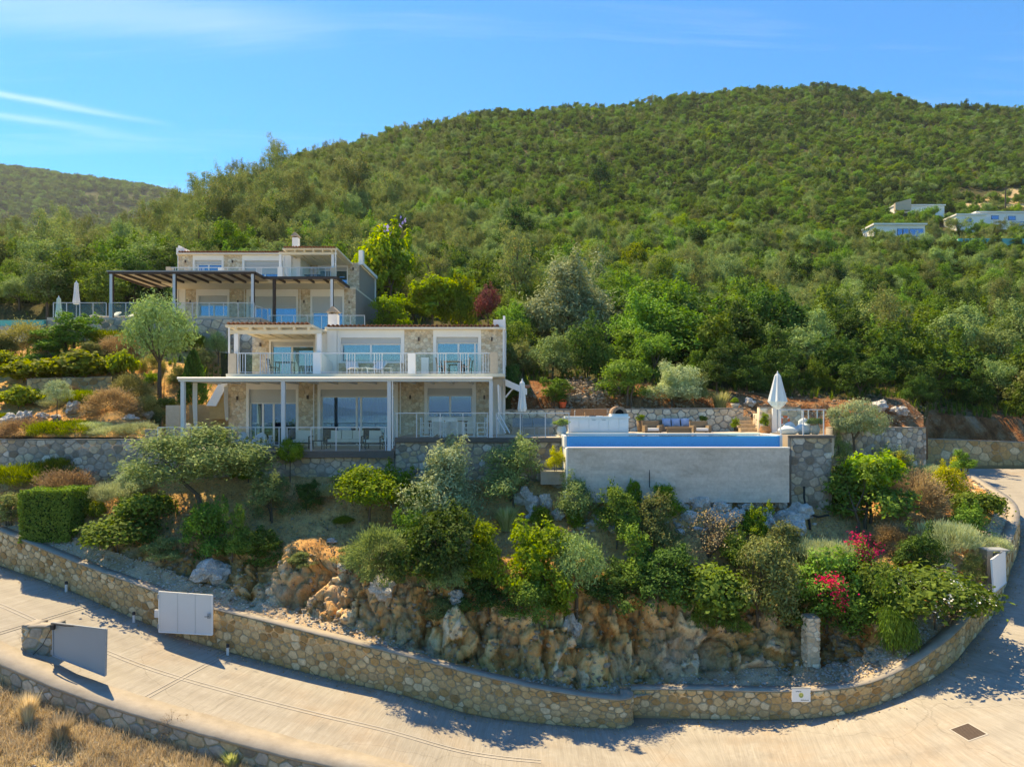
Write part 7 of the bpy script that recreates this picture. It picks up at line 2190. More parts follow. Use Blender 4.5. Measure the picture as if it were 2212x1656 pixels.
m = MB(); m.tube([q0+Vector((0, -0.04, 0)), q0+Vector((0, -0.09, 0)), q0+Vector((-0.12, -0.09, 0))], 0.012, 6); m.build('handle', M['dark'], g, False)
# open leaf on the valley side
g = thing('gate_leaf', 'shaded gate leaf with sloping foot, swung open from the rubble gate pillar', 'gate', at(170, 1440, 21.6))
c = [at(115, 1344, 22.0), at(229.5, 1358, 21.25), at(227.5, 1459, 21.25), at(115, 1415, 22.0)]
m, n = quad_plate(c, 0.05); m.build('panel', M['gate_shaded'], g, False)
for i, j in ((0, 1), (1, 2), (2, 3), (3, 0)):
    m = MB(); m.bar(c[i]-n*0.012, c[j]-n*0.012, 0.035, 0.03); m.build('frame_bar', M['gate_shaded'], g, False)
m = MB(); m.tube([at(112, 1346, 21.85), at(140, 1350, 21.7), at(158, 1351, 21.62)], [0.03, 0.03, 0.02], 8); m.build('gate_operator', M['dark'], g, False)
m = MB(); a = at(115, 1352, 21.9); m.box(a.x-0.06, a.x+0.05, a.y-0.06, a.y+0.04, a.z-0.1, a.z+0.06); m.build('operator_box', M['dark'], g, False)
for f in (0.06, 0.9):
    m = MB(); p = c[0].lerp(c[3], f); m.tube([p+Vector((-0.05, 0, -0.07)), p+Vector((-0.05, 0, 0.07))], 0.03, 8); m.build('hinge', M['steel'], g, False)
a = at(46, 1352, 22.2); b = at(111, 1440, 22.2)
gp = Path([(a.x, 22.9, b.z-0.2, a.z), (a.x, 22.2, b.z-0.2, a.z), (b.x, 22.2, b.z-0.2, a.z), (b.x, 22.9, b.z-0.2, a.z)], 0.08, smooth=False)
path_wall('gate_pillar', 'shaded rubble gate pillar on the low driveway wall', gp, 0.4, 0.09, 0.17, 'stone_grey', 'mortar_ochre', 51, budget=40, cap=0.04)
m = MB(); m.box(a.x+0.2, b.x-0.2, 22.4, 22.9, b.z-0.2, a.z-0.01)
single('cable', MB().tube([at(110, 1358, 22.08), at(92, 1392, 22.08), at(60, 1425, 22.1), at(44, 1450, 21.9), at(40, 1462, 21.3)], 0.012, 5), M['dark'], 'thin dark cable running down the rubble gate pillar to the ground', 'cable', at(80, 1440, 22.1))
# gate leaf at the right bend
g = thing('gate_leaf', 'white gate leaf seen nearly edge-on beside the curved wall at the right', 'gate', at(2158, 1270, 26.2))
c = [at(2143, 1208, 25.5), at(2172, 1186, 27.6), at(2174, 1257, 27.6), at(2148, 1279, 25.5)]
m, n = quad_plate(c, 0.06); m.build('panel', M['trim'], g, False)
for i, j in ((0, 1), (2, 3)):
    m = MB(); m.bar(c[i], c[j], 0.04, 0.03); m.build('frame_bar', M['gate'], g, False)
a = at(2139, 1190, 26.6); b = at(2139, 1282, 26.6)
m = MB(); m.box(a.x-0.12, a.x+0.1, 26.6, 27.1, b.z-0.6, a.z); m.build('gate_post', M['cap'], g, False)
m = MB(); m.box(a.x-0.13, a.x+0.75, 26.58, 27.15, a.z+0.002, a.z+0.05); m.build('post_cap', M['steel'], g, False)
# sign on the curved wall
k = int(np.argmin(abs(CX+pw2.P[:, 0]/pw2.P[:, 1]*FPX-1731)))
wx, wy = pw2.P[k, :2]; yS = wy-0.10
s1, s2 = at(1711, 1487, yS), at(1751, 1515, yS)
g = thing('sign', 'white sign with a green and yellow emblem on the curved wall', 'sign', (wx, yS, s2.z))
m = MB(); m.box(s1.x, s2.x, yS, yS+0.03, s2.z, s1.z); m.build('board', M['trim'], g, False)
m = MB(); m.box(s1.x-0.01, s2.x+0.01, yS-0.004, yS+0.06, s1.z+0.001, s1.z+0.03); m.build('sign_frame', M['steel'], g, False)
wS, hS = s2.x-s1.x, s1.z-s2.z
def disc(u, v, r, col, dy, squash=1.0, half=0):
    m = MB(); n = 20; pts = []
    for i in range(n+1 if half else n):
        t = (math.pi*i/n+(math.pi if half < 0 else 0)) if half else 2*math.pi*i/n
        pts.append((s1.x+wS*u+r*math.cos(t), yS-dy, s2.z+hS*v+r*squash*math.sin(t)))
    m.poly(pts[::-1]); m.build('emblem', col, g, False)
M['sign_yellow'] = plain('sign_yellow', (0.70, 0.62, 0.16, 1), 0.6, 0.05, 9); M['sign_green'] = plain('sign_green', (0.30, 0.38, 0.12, 1), 0.6, 0.05, 9); M['sign_ink'] = plain('sign_ink', (0.10, 0.12, 0.14, 1), 0.6, 0.05, 9)
disc(0.49, 0.52, 0.082, M['sign_yellow'], 0.003); disc(0.49, 0.47, 0.066, M['sign_green'], 0.006)
disc(0.49, 0.53, 0.034, M['sign_yellow'], 0.009, 0.8)
rs = np.random.default_rng(9)
for (u0, u1, v) in ((0.20, 0.47, 0.80), (0.48, 0.88, 0.13)):      # two short lines too small to read in the photograph
    x = s1.x+wS*u0; i = 0
    while x < s1.x+wS*u1:
        w = rs.uniform(0.010, 0.020); h = rs.uniform(0.022, 0.036)
        m = MB(); m.box(x, x+w, yS-0.004, yS-0.0005, s2.z+hS*v-0.014, s2.z+hS*v-0.014+h); m.build('letter_stroke', M['sign_ink'], g, False)
        x += w+rs.uniform(0.008, 0.014)
# yellow-leaved weed and stones above the sign are part of the gravel strip; free-standing pillar
a = at(1741, 1331, 24.7); b = at(1772, 1458, 24.5)
gp = Path([(a.x, 25.1, b.z-0.1, a.z), (a.x, 24.55, b.z-0.1, a.z), (b.x, 24.55, b.z-0.1, a.z), (b.x, 25.1, b.z-0.1, a.z)], 0.06, smooth=False)
path_wall('stone_pillar', 'free-standing pale stone pillar against the rock face behind the curved wall', gp, 0.27, 0.06, 0.105, 'stone_pale', 'mortar_pale', 52, budget=110, cap=0.02)
# drain grate
dv = Vector(((2092-CX)/FPX, 1, (HZ-1580)/FPX)).normalized()
hit = T_road.ray_cast(Vector((0, 0, 0)), dv)
p, nrm = hit[0], hit[1] if hit[1].z > 0 else -hit[1]
g = thing('drain_grate', 'rusty iron drain grate set in the road at the right', 'drain', p+nrm*0.004)
g.rotation_euler = (nrm.to_track_quat('Z', 'Y') @ Vector((0, 0, 1)).rotation_difference(Vector((0, 0, 1)))).to_euler()
m = MB(); m.box(-0.37, 0.37, -0.33, 0.33, -0.05, 0.006); m.build('surround', M['joint'], g)
m = MB(); m.box(-0.33, 0.33, -0.29, 0.29, -0.02, 0.010); m.build('pit', M['iron'], g)
for i in range(13):
    m = MB(); x = -0.31+i*0.0517; m.box(x-0.012, x+0.012, -0.28, 0.28, 0.011, 0.018); m.build('bar', M['iron'], g)
# little marker posts along the foot of the wall
for (px, py, h, lab) in ((143, 1277, 30, 'left'), (289, 1343, 30, 'middle'), (492, 1414, 32, 'right')):
    p = ray(px, py, (T_road,)); hh = h*p.y/FPX*0.75
    g = thing('marker_post', 'short grey marker post at the driveway wall, %s' % {'left': 'below the boxed hedge', 'middle': 'left of the folded gate leaf', 'right': 'right of the folded gate leaf'}[lab], 'post', p, 0, 'marker posts along the driveway wall')
    m = MB(); m.lathe([(0.05, -0.03), (0.045, hh*0.7)], n=10); m.build('post_body', M['gate'], g)
    m = MB(); m.lathe([(0.055, hh*0.7), (0.055, hh*0.95), (0.03, hh)], n=10); m.build('post_head', M['dark'], g)
# hose down the pier
single('hose', MB().tube([at(1737, 1050, 30.35), at(1737, 1075, 30.3), at(1741, 1098, 30.1), at(1752, 1112, 29.9), at(1768, 1116, 29.9), at(1790, 1112, 30.0)], 0.045, 7), M['hose'], 'black drain hose hanging down the rubble pier beside the pool face', 'hose', at(1740, 1110, 30.2))
single('hose', MB().tube([at(1742, 1110, 29.9), at(1748, 1125, 29.5), at(1750, 1142, 29.0)], 0.05, 7), M['hose'], 'thick black pipe end in the ground below the rubble pier', 'hose', at(1748, 1140, 29.2))
# dry stone terrace wall in the left garden
pts = []
for px, t, b_ in ((58, 818, 846), (120, 815, 846), (180, 815, 846), (240, 812, 838)):
    p = ray(px, b_, (T_hill,)); z = at(px, t, p.y).z; pts.append((p.x, p.y, p.z-0.1, max(z, p.z+0.45)))
path_wall('dry_stone_wall', 'brown dry-stone terrace wall in the left garden behind the ball topiary', Path(pts, 0.3, smooth=False), 0.4, 0.08, 0.17, 'stone_ochre', 'mortar_ochre', 53, budget=90, cap=0.03)

# ================================================================== TERRACE THINGS
ZP = -1.14
def pot(px, py, wpx, hpx, Y, mat, name, label, plantkind=None, pw=0, ph=0, belly=True, plabel=''):
    s = Y/FPX; c = at(px, py, Y); w = wpx*s/2; h = hpx*s
    g = thing(name, label, 'pot', c)
    pr = [(w*0.6, 0), (w*0.95, h*0.35), (w, h*0.6), (w*0.75, h*0.92), (w*0.85, h)] if belly else [(w*0.6, 0), (w, h)]
    m = MB(); m.lathe(pr, n=16); m.build('pot_body', M[mat], g, smooth=True)
    m = MB(); m.lathe([(w*0.7, h-0.02), (w*0.7, h+0.004)], n=12); m.build('soil', M['soil'], g)
    if plantkind:
        plant(plantkind, c+Vector((0, 0, h-0.03)), pw*s, ph*s, 'potted_plant', plabel, 'plant')
pot(1213, 941, 22, 21, 32.4, 'pot_white', 'glazed_pot', 'round pale blue-white pot at the left end of the outdoor kitchen', 'vine', 30, 24, True, 'grassy green plant in the pale blue-white pot')
pot(1383, 939, 17, 32, 35.3, 'wicker', 'tall_planter', 'tall tapering brown planter left of the rattan chairs', 'bright_bush', 22, 15, False, 'trimmed green plant in the tall tapering planter')
pot(1653, 938, 25, 18, 33.0, 'terracotta', 'terracotta_pot', 'large terracotta pot by the stone steps', 'bright_bush', 22, 32, True, 'leafy shrub in the large terracotta pot')
pot(1761, 938, 19, 20, 31.4, 'pot_sand', 'stone_pot', 'sand-coloured pot at the right of the white bean bags', 'broad_bush', 32, 22, True, 'dark leafy plant in the sand-coloured pot')
pot(1588, 880, 20, 9, 36.8, 'pot_sand', 'low_pot', 'low grey pot standing on the pale terrace wall', 'bright_bush', 18, 14, False, 'small green plant in the low pot on the terrace wall')
pot(1519, 921, 10, 10, 36.0, 'terracotta', 'small_pot', 'small pot behind the right rattan armchair', 'broad_bush', 16, 22, False, 'dark plant behind the right rattan armchair')
pot(933, 943, 14, 9, 32.2, 'terracotta', 'small_pot', 'small orange pot on the edge of the right terrace', None, belly=False) if False else None
plant('bright_bush', at(1590, 926, 35.2), 0.52, 0.62, 'rose_bush', 'small white-flowered rose bush at the foot of the stone steps', 'plant')
# parasols
def parasol(px, ytop, ybot, wpx, Y, zf, mat, label, full=True):
    s = Y/FPX; c = at(px, 0, Y); zt = at(px, ytop, Y).z; zb = at(px, ybot, Y).z; r = wpx*s/2; H = zt-zb
    g = thing('parasol', label, 'parasol', (c.x, Y, zf))
    m = MB(); m.tube([(0, 0, 0), (0, 0, zt-zf+0.03)], 0.028, 8); m.build('pole', M['steel'], g)
    m = MB(); m.lathe([(0.26, 0), (0.26, 0.06), (0.05, 0.09)], n=14); m.build('base', M['cap'], g)
    o = zb-zf
    prof = [(0.05, o+H), (r*0.32, o+H*0.93), (r*0.62, o+H*0.6), (r*1.0, o+H*0.22), (r*0.55, o+H*0.08), (0.06, o)] if full else [(0.04, o+H), (r*0.55, o+H*0.93), (r*0.7, o+H*0.5), (r*0.8, o+H*0.35), (r*1.0, o+H*0.1), (r*0.8, o)]
    m = MB(); m.lathe(prof, n=16, jag=0.13); m.build('closed_canopy', M[mat], g)
    m = MB(); m.lathe([(0.03, o+H), (0.035, o+H+0.05), (0.012, o+H+0.11)], n=8); m.build('finial', M['trim'], g)
    m = MB(); zz = o+H*(0.42 if not full else 0.12); m.lathe([(r*0.74, zz), (r*0.76, zz+0.05)], n=12); m.build('tie', M[mat], g)
parasol(1679.6, 806, 884, 36, 32.4, ZP, 'canvas', 'large closed white parasol beside the pool')
parasol(1128, 822, 889, 19, 33.2, VL.z, 'canvas', 'slim closed grey-white parasol by the blue bench', False)
parasol(165, 609, 657, 13, 49.8, VU.z, 'canvas', 'closed pale parasol behind the railing of the farther terrace', False)
parasol(127, 642, 686, 13, 47.4, VU.z-0.1, 'canvas_green', 'closed pale green parasol at the end of the turquoise pool', False)
# outdoor kitchen
yk = 33.4
k0, k1 = at(1229, 938, yk), at(1358, 903, yk)
g = thing('outdoor_kitchen', 'long white outdoor kitchen counter at the back of the pool', 'kitchen counter', (k0.x, yk, ZP))
m = MB(); m.box(k0.x, k1.x, yk+0.03, yk+0.7, ZP, k1.z); m.build('cabinet', M['trim'], g, False)
n = 6
for i in range(n):
    a = k0.x+(k1.x-k0.x)*i/n+0.015; b = k0.x+(k1.x-k0.x)*(i+1)/n-0.015
    m = MB(); m.box(a, b, yk, yk+0.028, ZP+0.06, k1.z-0.03); d = m.build('cabinet_door', M['trim'], g, False)
    m = MB(); m.box((a+b)/2-0.09, (a+b)/2+0.09, yk-0.03, yk-0.005, k1.z-0.10, k1.z-0.08); m.build('handle', M['steel'], d, False) if i in (2, 3) else None
m = MB(); m.box(k0.x-0.2, k1.x+0.06, yk-0.05, yk+0.75, k1.z+0.002, k1.z+0.09); m.build('worktop', M['plaster'], g, False)
m = MB(); m.box(at(1274, 0, yk).x, at(1302, 0, yk).x, yk+0.15, yk+0.55, k1.z+0.092, k1.z+0.14); m.build('hob', M['dark'], g, False)
m = MB(); m.box(at(1289, 0, yk).x, at(1302, 0, yk).x, yk+0.02, yk+0.14, k1.z+0.092, k1.z+0.12); m.build('tray', M['plaster'], g, False)
xx = at(1243, 0, yk).x; m = MB(); m.tube([(xx, yk+0.4, k1.z+0.09), (xx, yk+0.4, k1.z+0.34), (xx, yk+0.3, k1.z+0.38), (xx, yk+0.2, k1.z+0.33)], 0.018, 6); m.build('tap', M['steel'], g, False)
xx = at(1266, 0, yk).x; m = MB(); m.lathe([(0.05, 0), (0.05, 0.16), (0.02, 0.2)], (xx, yk+0.4, k1.z+0.09), 8); m.build('jar', M['wood'], g, False)
zo = k1.z+0.09
g = thing('pizza_oven', 'domed brick pizza oven on the right end of the white counter', 'oven', (at(1337, 0, yk+0.3).x, yk+0.3, zo))
m = MB(); m.box(-0.42, 0.42, -0.25, 0.6, 0.0, 0.12); m.build('plinth', M['plaster'], g)
m = MB(); n = 9
for i in range(n):
    t0, t1 = math.pi*i/n+0.02, math.pi*(i+1)/n-0.02
    mm = MB(); q4 = [(math.cos(t)*r, math.sin(t)*r) for t, r in ((t0, 0.22), (t0, 0.37), (t1, 0.37), (t1, 0.22))]
    mm.prism([(a, -0.22, 0.122+b) for a, b in q4], (0, 0.16, 0)); mm.build('arch_brick', M['brick'], g)
m = MB(); pts = [(0.40*math.cos(math.pi*i/12), 0.02, 0.122+0.38*math.sin(math.pi*i/12)) for i in range(13)]; m.prism(pts, (0, 0.7, 0)); m.build('dome', M['brick'], g)
m = MB(); pts = [(0.215*math.cos(math.pi*i/12), -0.1, 0.123+0.215*math.sin(math.pi*i/12)) for i in range(13)]; m.prism(pts, (0, 0.10, 0)); m.build('oven_mouth', M['oven_shade'], g)
a, b = at(1233, 901, 36.2), at(1311, 883, 36.2)
g = thing('splashback', 'brown wooden screen on the wall behind the outdoor kitchen', 'screen', ((a.x+b.x)/2, 36.2, ZP))
for i in range(3):
    m = MB(); x0 = a.x+(b.x-a.x)*i/3; m.box(x0+0.01, x0+(b.x-a.x)/3-0.01, 36.2, 36.26, ZP, b.z); m.build('plank', M['wood'], g, False)
# rattan set
def rattan(px0, px1, ytop, yseat, Y, label, name, cushion, pillows=0, backy=0.85, d=0.85):
    a, b = at(px0, 939, Y), at(px1, ytop, Y); zs = at(0, yseat, Y).z
    g = thing(name, label, 'sofa' if pillows else 'armchair', ((a.x+b.x)/2, Y, ZP))
    m = MB(); m.box(a.x, b.x, Y, Y+d, ZP+0.04, zs-0.12); m.build('base', M['wicker'], g, False)
    m = MB(); m.box(a.x, b.x, Y+d-0.16, Y+d, zs-0.12, b.z); m.build('backrest', M['wicker'], g, False)
    for x0, x1 in ((a.x, a.x+0.14), (b.x-0.14, b.x)):
        m = MB(); m.box(x0, x1, Y, Y+d-0.162, zs-0.118, zs+0.14); m.build('arm', M['wicker'], g, False)
    m = MB(); m.box(a.x+0.15, b.x-0.15, Y+0.01, Y+d-0.17, zs-0.115, zs+0.01); m.build('seat_cushion', M[cushion], g, False)
    for x0 in (a.x+0.03, b.x-0.09):
        for y0 in (Y+0.03, Y+d-0.09):
            m = MB(); m.box(x0, x0+0.06, y0, y0+0.06, ZP, ZP+0.04); m.build('foot', M['dark'], g, False)
    for i in range(pillows):
        w = (b.x-a.x-0.3)/pillows; xc = a.x+0.15+w*(i+0.5)
        m = MB(); K = 7
        for sd in (-1, 1):
            b0 = len(m.v)
            for iz in range(K):
                for ix in range(K):
                    u_, v_ = ix/(K-1)*2-1, iz/(K-1)*2-1
                    pin = 1-0.10*(abs(u_)*abs(v_))**0.5*0
                    m.v.append((u_*w*0.47*(1-0.07*(1-v_*v_)), sd*0.10*((1-u_*u_)*(1-v_*v_))**0.45, v_*0.22*(1-0.07*(1-u_*u_))))
            for iz in range(K-1):
                for ix in range(K-1):
                    q0 = b0+iz*K+ix; m.f.append((q0, q0+1, q0+K+1, q0+K) if sd < 0 else (q0+K, q0+K+1, q0+1, q0))
        o = single('pillow', m, M['bluepill'], ('left', 'middle', 'right')[i]+' blue and white pillow on the rattan sofa', 'pillow', (0, 0, 0), 'blue pillows on the rattan sofa', True)
        o.location = (xc, Y+d-0.32, zs+0.22); o.rotation_euler = (R(-18), 0, R(6*(i-1)))
rattan(1428, 1502, 907, 921, 35.5, 'brown rattan sofa with blue pillows against the pale terrace wall', 'rattan_sofa', 'bluecush', 3)
rattan(1393, 1430, 909, 925, 34.1, 'left brown rattan armchair beside the low table', 'rattan_armchair', 'fabric')
rattan(1498, 1537, 910, 925, 34.1, 'right brown rattan armchair beside the low table', 'rattan_armchair', 'fabric')
a, b = at(1440, 939, 33.7), at(1495, 923, 33.7)
g = thing('coffee_table', 'low brown rattan table in front of the blue-pillowed sofa', 'table', ((a.x+b.x)/2, 33.9, ZP))
m = MB(); m.box(a.x, b.x, 33.7, 34.05, b.z-0.05, b.z); m.build('table_top', M['wicker'], g, False)
m = MB(); m.box(a.x+0.06, b.x-0.06, 33.74, 34.0, ZP+0.02, b.z-0.052); m.build('skirt', M['wicker'], g, False)
for x in (a.x+0.02, b.x-0.07):
    m = MB(); m.box(x, x+0.05, 33.705, 33.74, ZP, b.z-0.052); m.build('leg', M['wicker'], g, False)
# blue bench
yb = 35.2; zR_ = VL.z
a, b = at(1106, 922, yb), at(1195, 903, yb)
g = thing('bench', 'long bench with slate-blue cushions behind the railing right of the villa', 'bench', ((a.x+b.x)/2, yb, zR_))
m = MB(); m.box(a.x, b.x, yb, yb+0.8, zR_, a.z); m.build('base', M['cap'], g, False)
for i in range(2):
    w = (b.x-a.x)/2; m = MB(); m.box(a.x+w*i+0.02, a.x+w*(i+1)-0.02, yb-0.02, yb+0.62, a.z+0.002, a.z+0.13); m.build('seat_cushion', M['teal'], g, False)
    m = MB(); m.box(a.x+w*i+0.02, a.x+w*(i+1)-0.02, yb+0.622, yb+0.8, a.z+0.002, b.z); m.build('back_cushion', M['teal'], g, False)
for i, (p0, p1, lab) in enumerate(((1131, 1156, 'left'), (1163, 1186, 'right'))):
    a, b = at(p0, 938, 33.6), at(p1, 924, 33.6)
    g = thing('side_table', 'low grey table in front of the blue bench, %s of two' % lab, 'table', ((a.x+b.x)/2, 33.6, zR_))
    m = MB(); m.box(a.x, b.x, 33.4, 33.9, b.z-0.03, b.z); m.build('table_top', M['steel'], g, False)
    for x in (a.x+0.02, b.x-0.05):
        for y in (33.42, 33.85):
            m = MB(); m.box(x, x+0.03, y, y+0.03, zR_, b.z-0.03); m.build('leg', M['steel'], g, False)
g = thing('ladder', 'white folded ladder leaning behind the railing at the villa corner', 'ladder', at(1084, 938, 33.0))
for dx in (0, 9):
    m = MB(); m.bar(at(1071+dx, 897, 33.4), at(1092+dx, 935, 32.5), 0.05, 0.05); m.build('stile', M['trim'], g, False)
for f in (0.2, 0.5, 0.8):
    m = MB(); m.bar(at(1071, 897, 33.4).lerp(at(1092, 935, 32.5), f), at(1080, 897, 33.4).lerp(at(1101, 935, 32.5), f), 0.03, 0.03); m.build('rung', M['trim'], g, False)
# bright bucket on the bank
p = at(1216, 881, 36.9)
g = thing('bucket', 'orange plastic tub on the wall behind the blue bench', 'tub', p)
m = MB(); m.lathe([(0.15, 0), (0.20, 0.28), (0.22, 0.29), (0.22, 0.32)], n=16); m.build('tub_body', M['orange'], g, smooth=False)
m = MB(); m.tube([(-0.21, 0, 0.3), (-0.15, -0.05, 0.42), (0, -0.07, 0.46), (0.15, -0.05, 0.42), (0.21, 0, 0.3)], 0.012, 6); m.build('handle', M['orange'], g)
# life ring
p = at(1695, 909, 34.06)
g = thing('life_ring', 'orange life ring hanging on the short pale wall', 'life ring', p)
m = MB(); n = 20; pts = [(0.19*math.cos(2*math.pi*i/n), -0.06, 0.23*math.sin(2*math.pi*i/n)) for i in range(n+1)]
m.tube(pts, 0.055, 8, False); m.build('ring', M['buoy'], g, smooth=True)
for i in range(4):
    t = math.pi/4+math.pi/2*i; m = MB(); m.blob((0.19*math.cos(t), -0.06, 0.23*math.sin(t)), (0.066, 0.066, 0.066), 8, 6); m.build('band', M['trim'], g)
# bean bags
def beanbag(px, py, wpx, hpx, Y, z, label, mat='fabric', seed=1):
    s = Y/FPX; c = at(px, py, Y); w = wpx*s/2; h = hpx*s
    g = thing('bean_bag', label, 'bean bag', (c.x, Y, z), 0, None)
    m = MB(); m.blob((0, 0, h*0.32), (w, w*0.9, h*0.36), 16, 10, seed, 0.22); m.build('seat', M[mat], g, smooth=True)
    m = MB(); m.blob((w*0.25, w*0.5, h*0.62), (w*0.62, w*0.42, h*0.42), 14, 9, seed+3, 0.22); m.build('back', M[mat], g, smooth=True)
beanbag(1704, 937, 42, 26, 31.6, ZP, 'left slumped white bean bag behind the pool railing', 'fabric', 2)
beanbag(1736, 937, 40, 34, 31.9, ZP, 'right taller white bean bag behind the pool railing', 'fabric', 5)
zl = VL.z-0.62
beanbag(518, 971, 34, 36, 32.4, zl, 'left pale bean bag on the lower left terrace', 'fabric', 7)
beanbag(556, 971, 40, 36, 32.6, zl, 'right pale bean bag on the lower left terrace', 'fabric', 9)
# director chairs and dining table
CHAIR = None
def director_chair(x, y, z, rz, label):
    g = thing('director_chair', label, 'chair', (x, y, z), rz, 'white folding chairs on the right terrace')
    w, d, sh, ah, bh = 0.27, 0.24, 0.44, 0.64, 0.92
    for sx in (-1, 1):
        m = MB(); m.bar((sx*w, -d, 0), (sx*w, -d, ah), 0.035); m.bar((sx*w, d, 0), (sx*w, d, bh), 0.035)
        for zz in (0.03, 0.22, sh): m.bar((sx*w, -d+0.02, zz), (sx*w, d-0.02, zz), 0.025, 0.03)
        m.build('side_frame', M['trim'], g)
        m = MB(); m.box(sx*w-0.03, sx*w+0.03, -d-0.02, d, ah+0.002, ah+0.025); m.build('arm', M['trim'], g)
    for yy in (-d+0.04, d-0.04):
        m = MB(); m.bar((-w, yy, 0.02), (w, yy, sh-0.02), 0.03, 0.02); m.bar((w, yy+0.022, 0.02), (-w, yy+0.022, sh-0.02), 0.03, 0.02); m.build('cross_leg', M['trim'], g)
    m = MB(); m.box(-w+0.02, w-0.02, -d+0.02, d-0.03, sh-0.01, sh+0.01); m.build('seat', M['fabric'], g)
    m = MB(); m.box(-w, w, d-0.03, d-0.018, bh-0.2, bh-0.01); m.build('back', M['fabric'], g)
def xat(px, Y): return at(px, 0, Y).x
for (px, Y, rz, lab) in ((921, 32.7, 90, 'leftmost white folding chair, side-on at the end of the dining table'), (947, 32.35, 180, 'second white folding chair, seen from behind with crossed legs'), (976, 32.35, 180, 'third white folding chair, with crossed legs before the middle of the table'),
                        (1014, 32.6, -90, 'fourth white folding chair, side-on at the right of the dining table'), (1039, 32.6, -75, 'rightmost white folding chair next to the canopy corner post'), (960, 34.2, 0, 'white folding chair on the far side of the dining table')):
    director_chair(xat(px, Y), Y, VL.z, R(rz), lab)
g = thing('dining_table', 'dark dining table between the white folding chairs', 'table', (xat(968, 33.3), 33.3, VL.z))
m = MB(); m.box(-0.95, 0.95, -0.42, 0.42, 0.71, 0.75); m.build('table_top', M['wood'], g)
for sx in (-1, 1):
    for sy in (-1, 1):
        m = MB(); m.box(sx*0.86-0.03, sx*0.86+0.03, sy*0.36-0.03, sy*0.36+0.03, 0, 0.709); m.build('leg', M['dark'], g)
# lounge set on the lower left terrace
def lounge(px0, px1, Y, label, name, seats):
    x0, x1 = xat(px0, Y), xat(px1, Y); g = thing(name, label, 'sofa' if seats > 1 else 'armchair', ((x0+x1)/2, Y, zl))
    m = MB(); m.box(x0, x1, Y, Y+0.75, zl+0.26, zl+0.32); m.build('frame', M['dark'], g, False)
    for x in (x0, x1-0.05):
        for y in (Y, Y+0.7):
            m = MB(); m.box(x, x+0.05, y, y+0.05, zl, zl+0.26); m.build('leg', M['dark'], g, False)
        m = MB(); m.box(x, x+0.05, Y, Y+0.7, zl+0.58, zl+0.62); m.box(x, x+0.05, Y, Y+0.05, zl+0.32, zl+0.58); m.build('arm', M['dark'], g, False)
    for i in range(seats):
        w = (x1-x0-0.12)/seats; a = x0+0.06+w*i
        m = MB(); m.box(a+0.01, a+w-0.01, Y+0.02, Y+0.6, zl+0.322, zl+0.46); m.build('seat_cushion', M['sling'], g, False)
        m = MB(); m.hexa([(a+0.02, Y+0.56, zl+0.46), (a+w-0.02, Y+0.56, zl+0.46), (a+w-0.02, Y+0.70, zl+0.46), (a+0.02, Y+0.70, zl+0.46), (a+0.02, Y+0.66, zl+0.88), (a+w-0.02, Y+0.66, zl+0.88), (a+w-0.02, Y+0.78, zl+0.88), (a+0.02, Y+0.78, zl+0.88)]); m.build('back_cushion', M['sling'], g, False)
lounge(704, 782, 33.4, 'beige-cushioned sofa before the big sliding window', 'garden_sofa', 3)
lounge(788, 822, 33.0, 'beige armchair at the right of the cushioned sofa', 'garden_armchair', 1)
lounge(627, 668, 33.2, 'beige armchair left of the cushioned sofa, near the canopy post', 'garden_armchair', 1)
g = thing('side_table', 'small black table between the beige armchair and the sofa', 'table', (xat(686, 32.9), 32.9, zl))
m = MB(); m.box(-0.3, 0.3, -0.25, 0.25, 0.40, 0.43); m.build('table_top', M['dark'], g)
for sx in (-1, 1):
    for sy in (-1, 1):
        m = MB(); m.box(sx*0.26-0.015, sx*0.26+0.015, sy*0.21-0.015, sy*0.21+0.015, 0, 0.399); m.build('leg', M['dark'], g)
g = thing('water_jug', 'white glass lantern jar on the terrace beside the right pale bean bag', 'jar', (xat(584, 33.4), 33.4, zl))
m = MB(); m.lathe([(0.13, 0), (0.17, 0.1), (0.16, 0.42), (0.07, 0.5), (0.07, 0.6)], n=14); m.build('jar_body', M['pot_white'], g, smooth=True)
m = MB(); m.lathe([(0.09, 0.6), (0.08, 0.66)], n=12); m.build('lid', M['trim'], g)
m = MB(); m.hexa([(-0.13, 0, 0), (0.13, 0, 0), (0.13, 0.05, 0), (-0.13, 0.05, 0), (-0.12, 0.35, 0.85), (0.12, 0.35, 0.85), (0.12, 0.40, 0.85), (-0.12, 0.40, 0.85)])
o = single('bodyboard', m, M['yellow'], 'yellow board leaning on the patio wall behind the wide olive tree', 'board', (0, 0, 0)); o.location = (xat(478, 34.6), 34.6, zl)
m = MB(); n = 10
for i in range(n+1):
    x = 0.5*i/n; d = 0.02*math.sin(i*2.1)
    m.v += [(x, -0.05+d, -0.32), (x, -0.045+d, 0.02), (x, 0.02, 0.045), (x, 0.06+d, -0.15)]
for i in range(n):
    for j in range(3): m.f.append((4*i+j, 4*i+4+j, 4*i+5+j, 4*i+1+j))
o = single('towel', m, plain('navy_towel', (0.012, 0.02, 0.07, 1), 0.95, 0.1, 6), 'navy towel hung over the left glass railing', 'towel', (0, 0, 0)); o.location = (xat(441, 31.62), 31.62, zl+1.09)
g = thing('white_vase', 'white round vase of flowers on the patio behind the left canopy post', 'vase', (xat(406, 34.5), 34.5, zl))
m = MB(); m.lathe([(0.12, 0), (0.14, 0.5), (0.10, 0.95)], n=12); m.build('stand', M['pot_sand'], g)
m = MB(); m.blob((0, 0, 1.08), (0.16, 0.16, 0.15), 12, 8, 3, 0.3); m.build('flowers', M['whiteflower'], g)
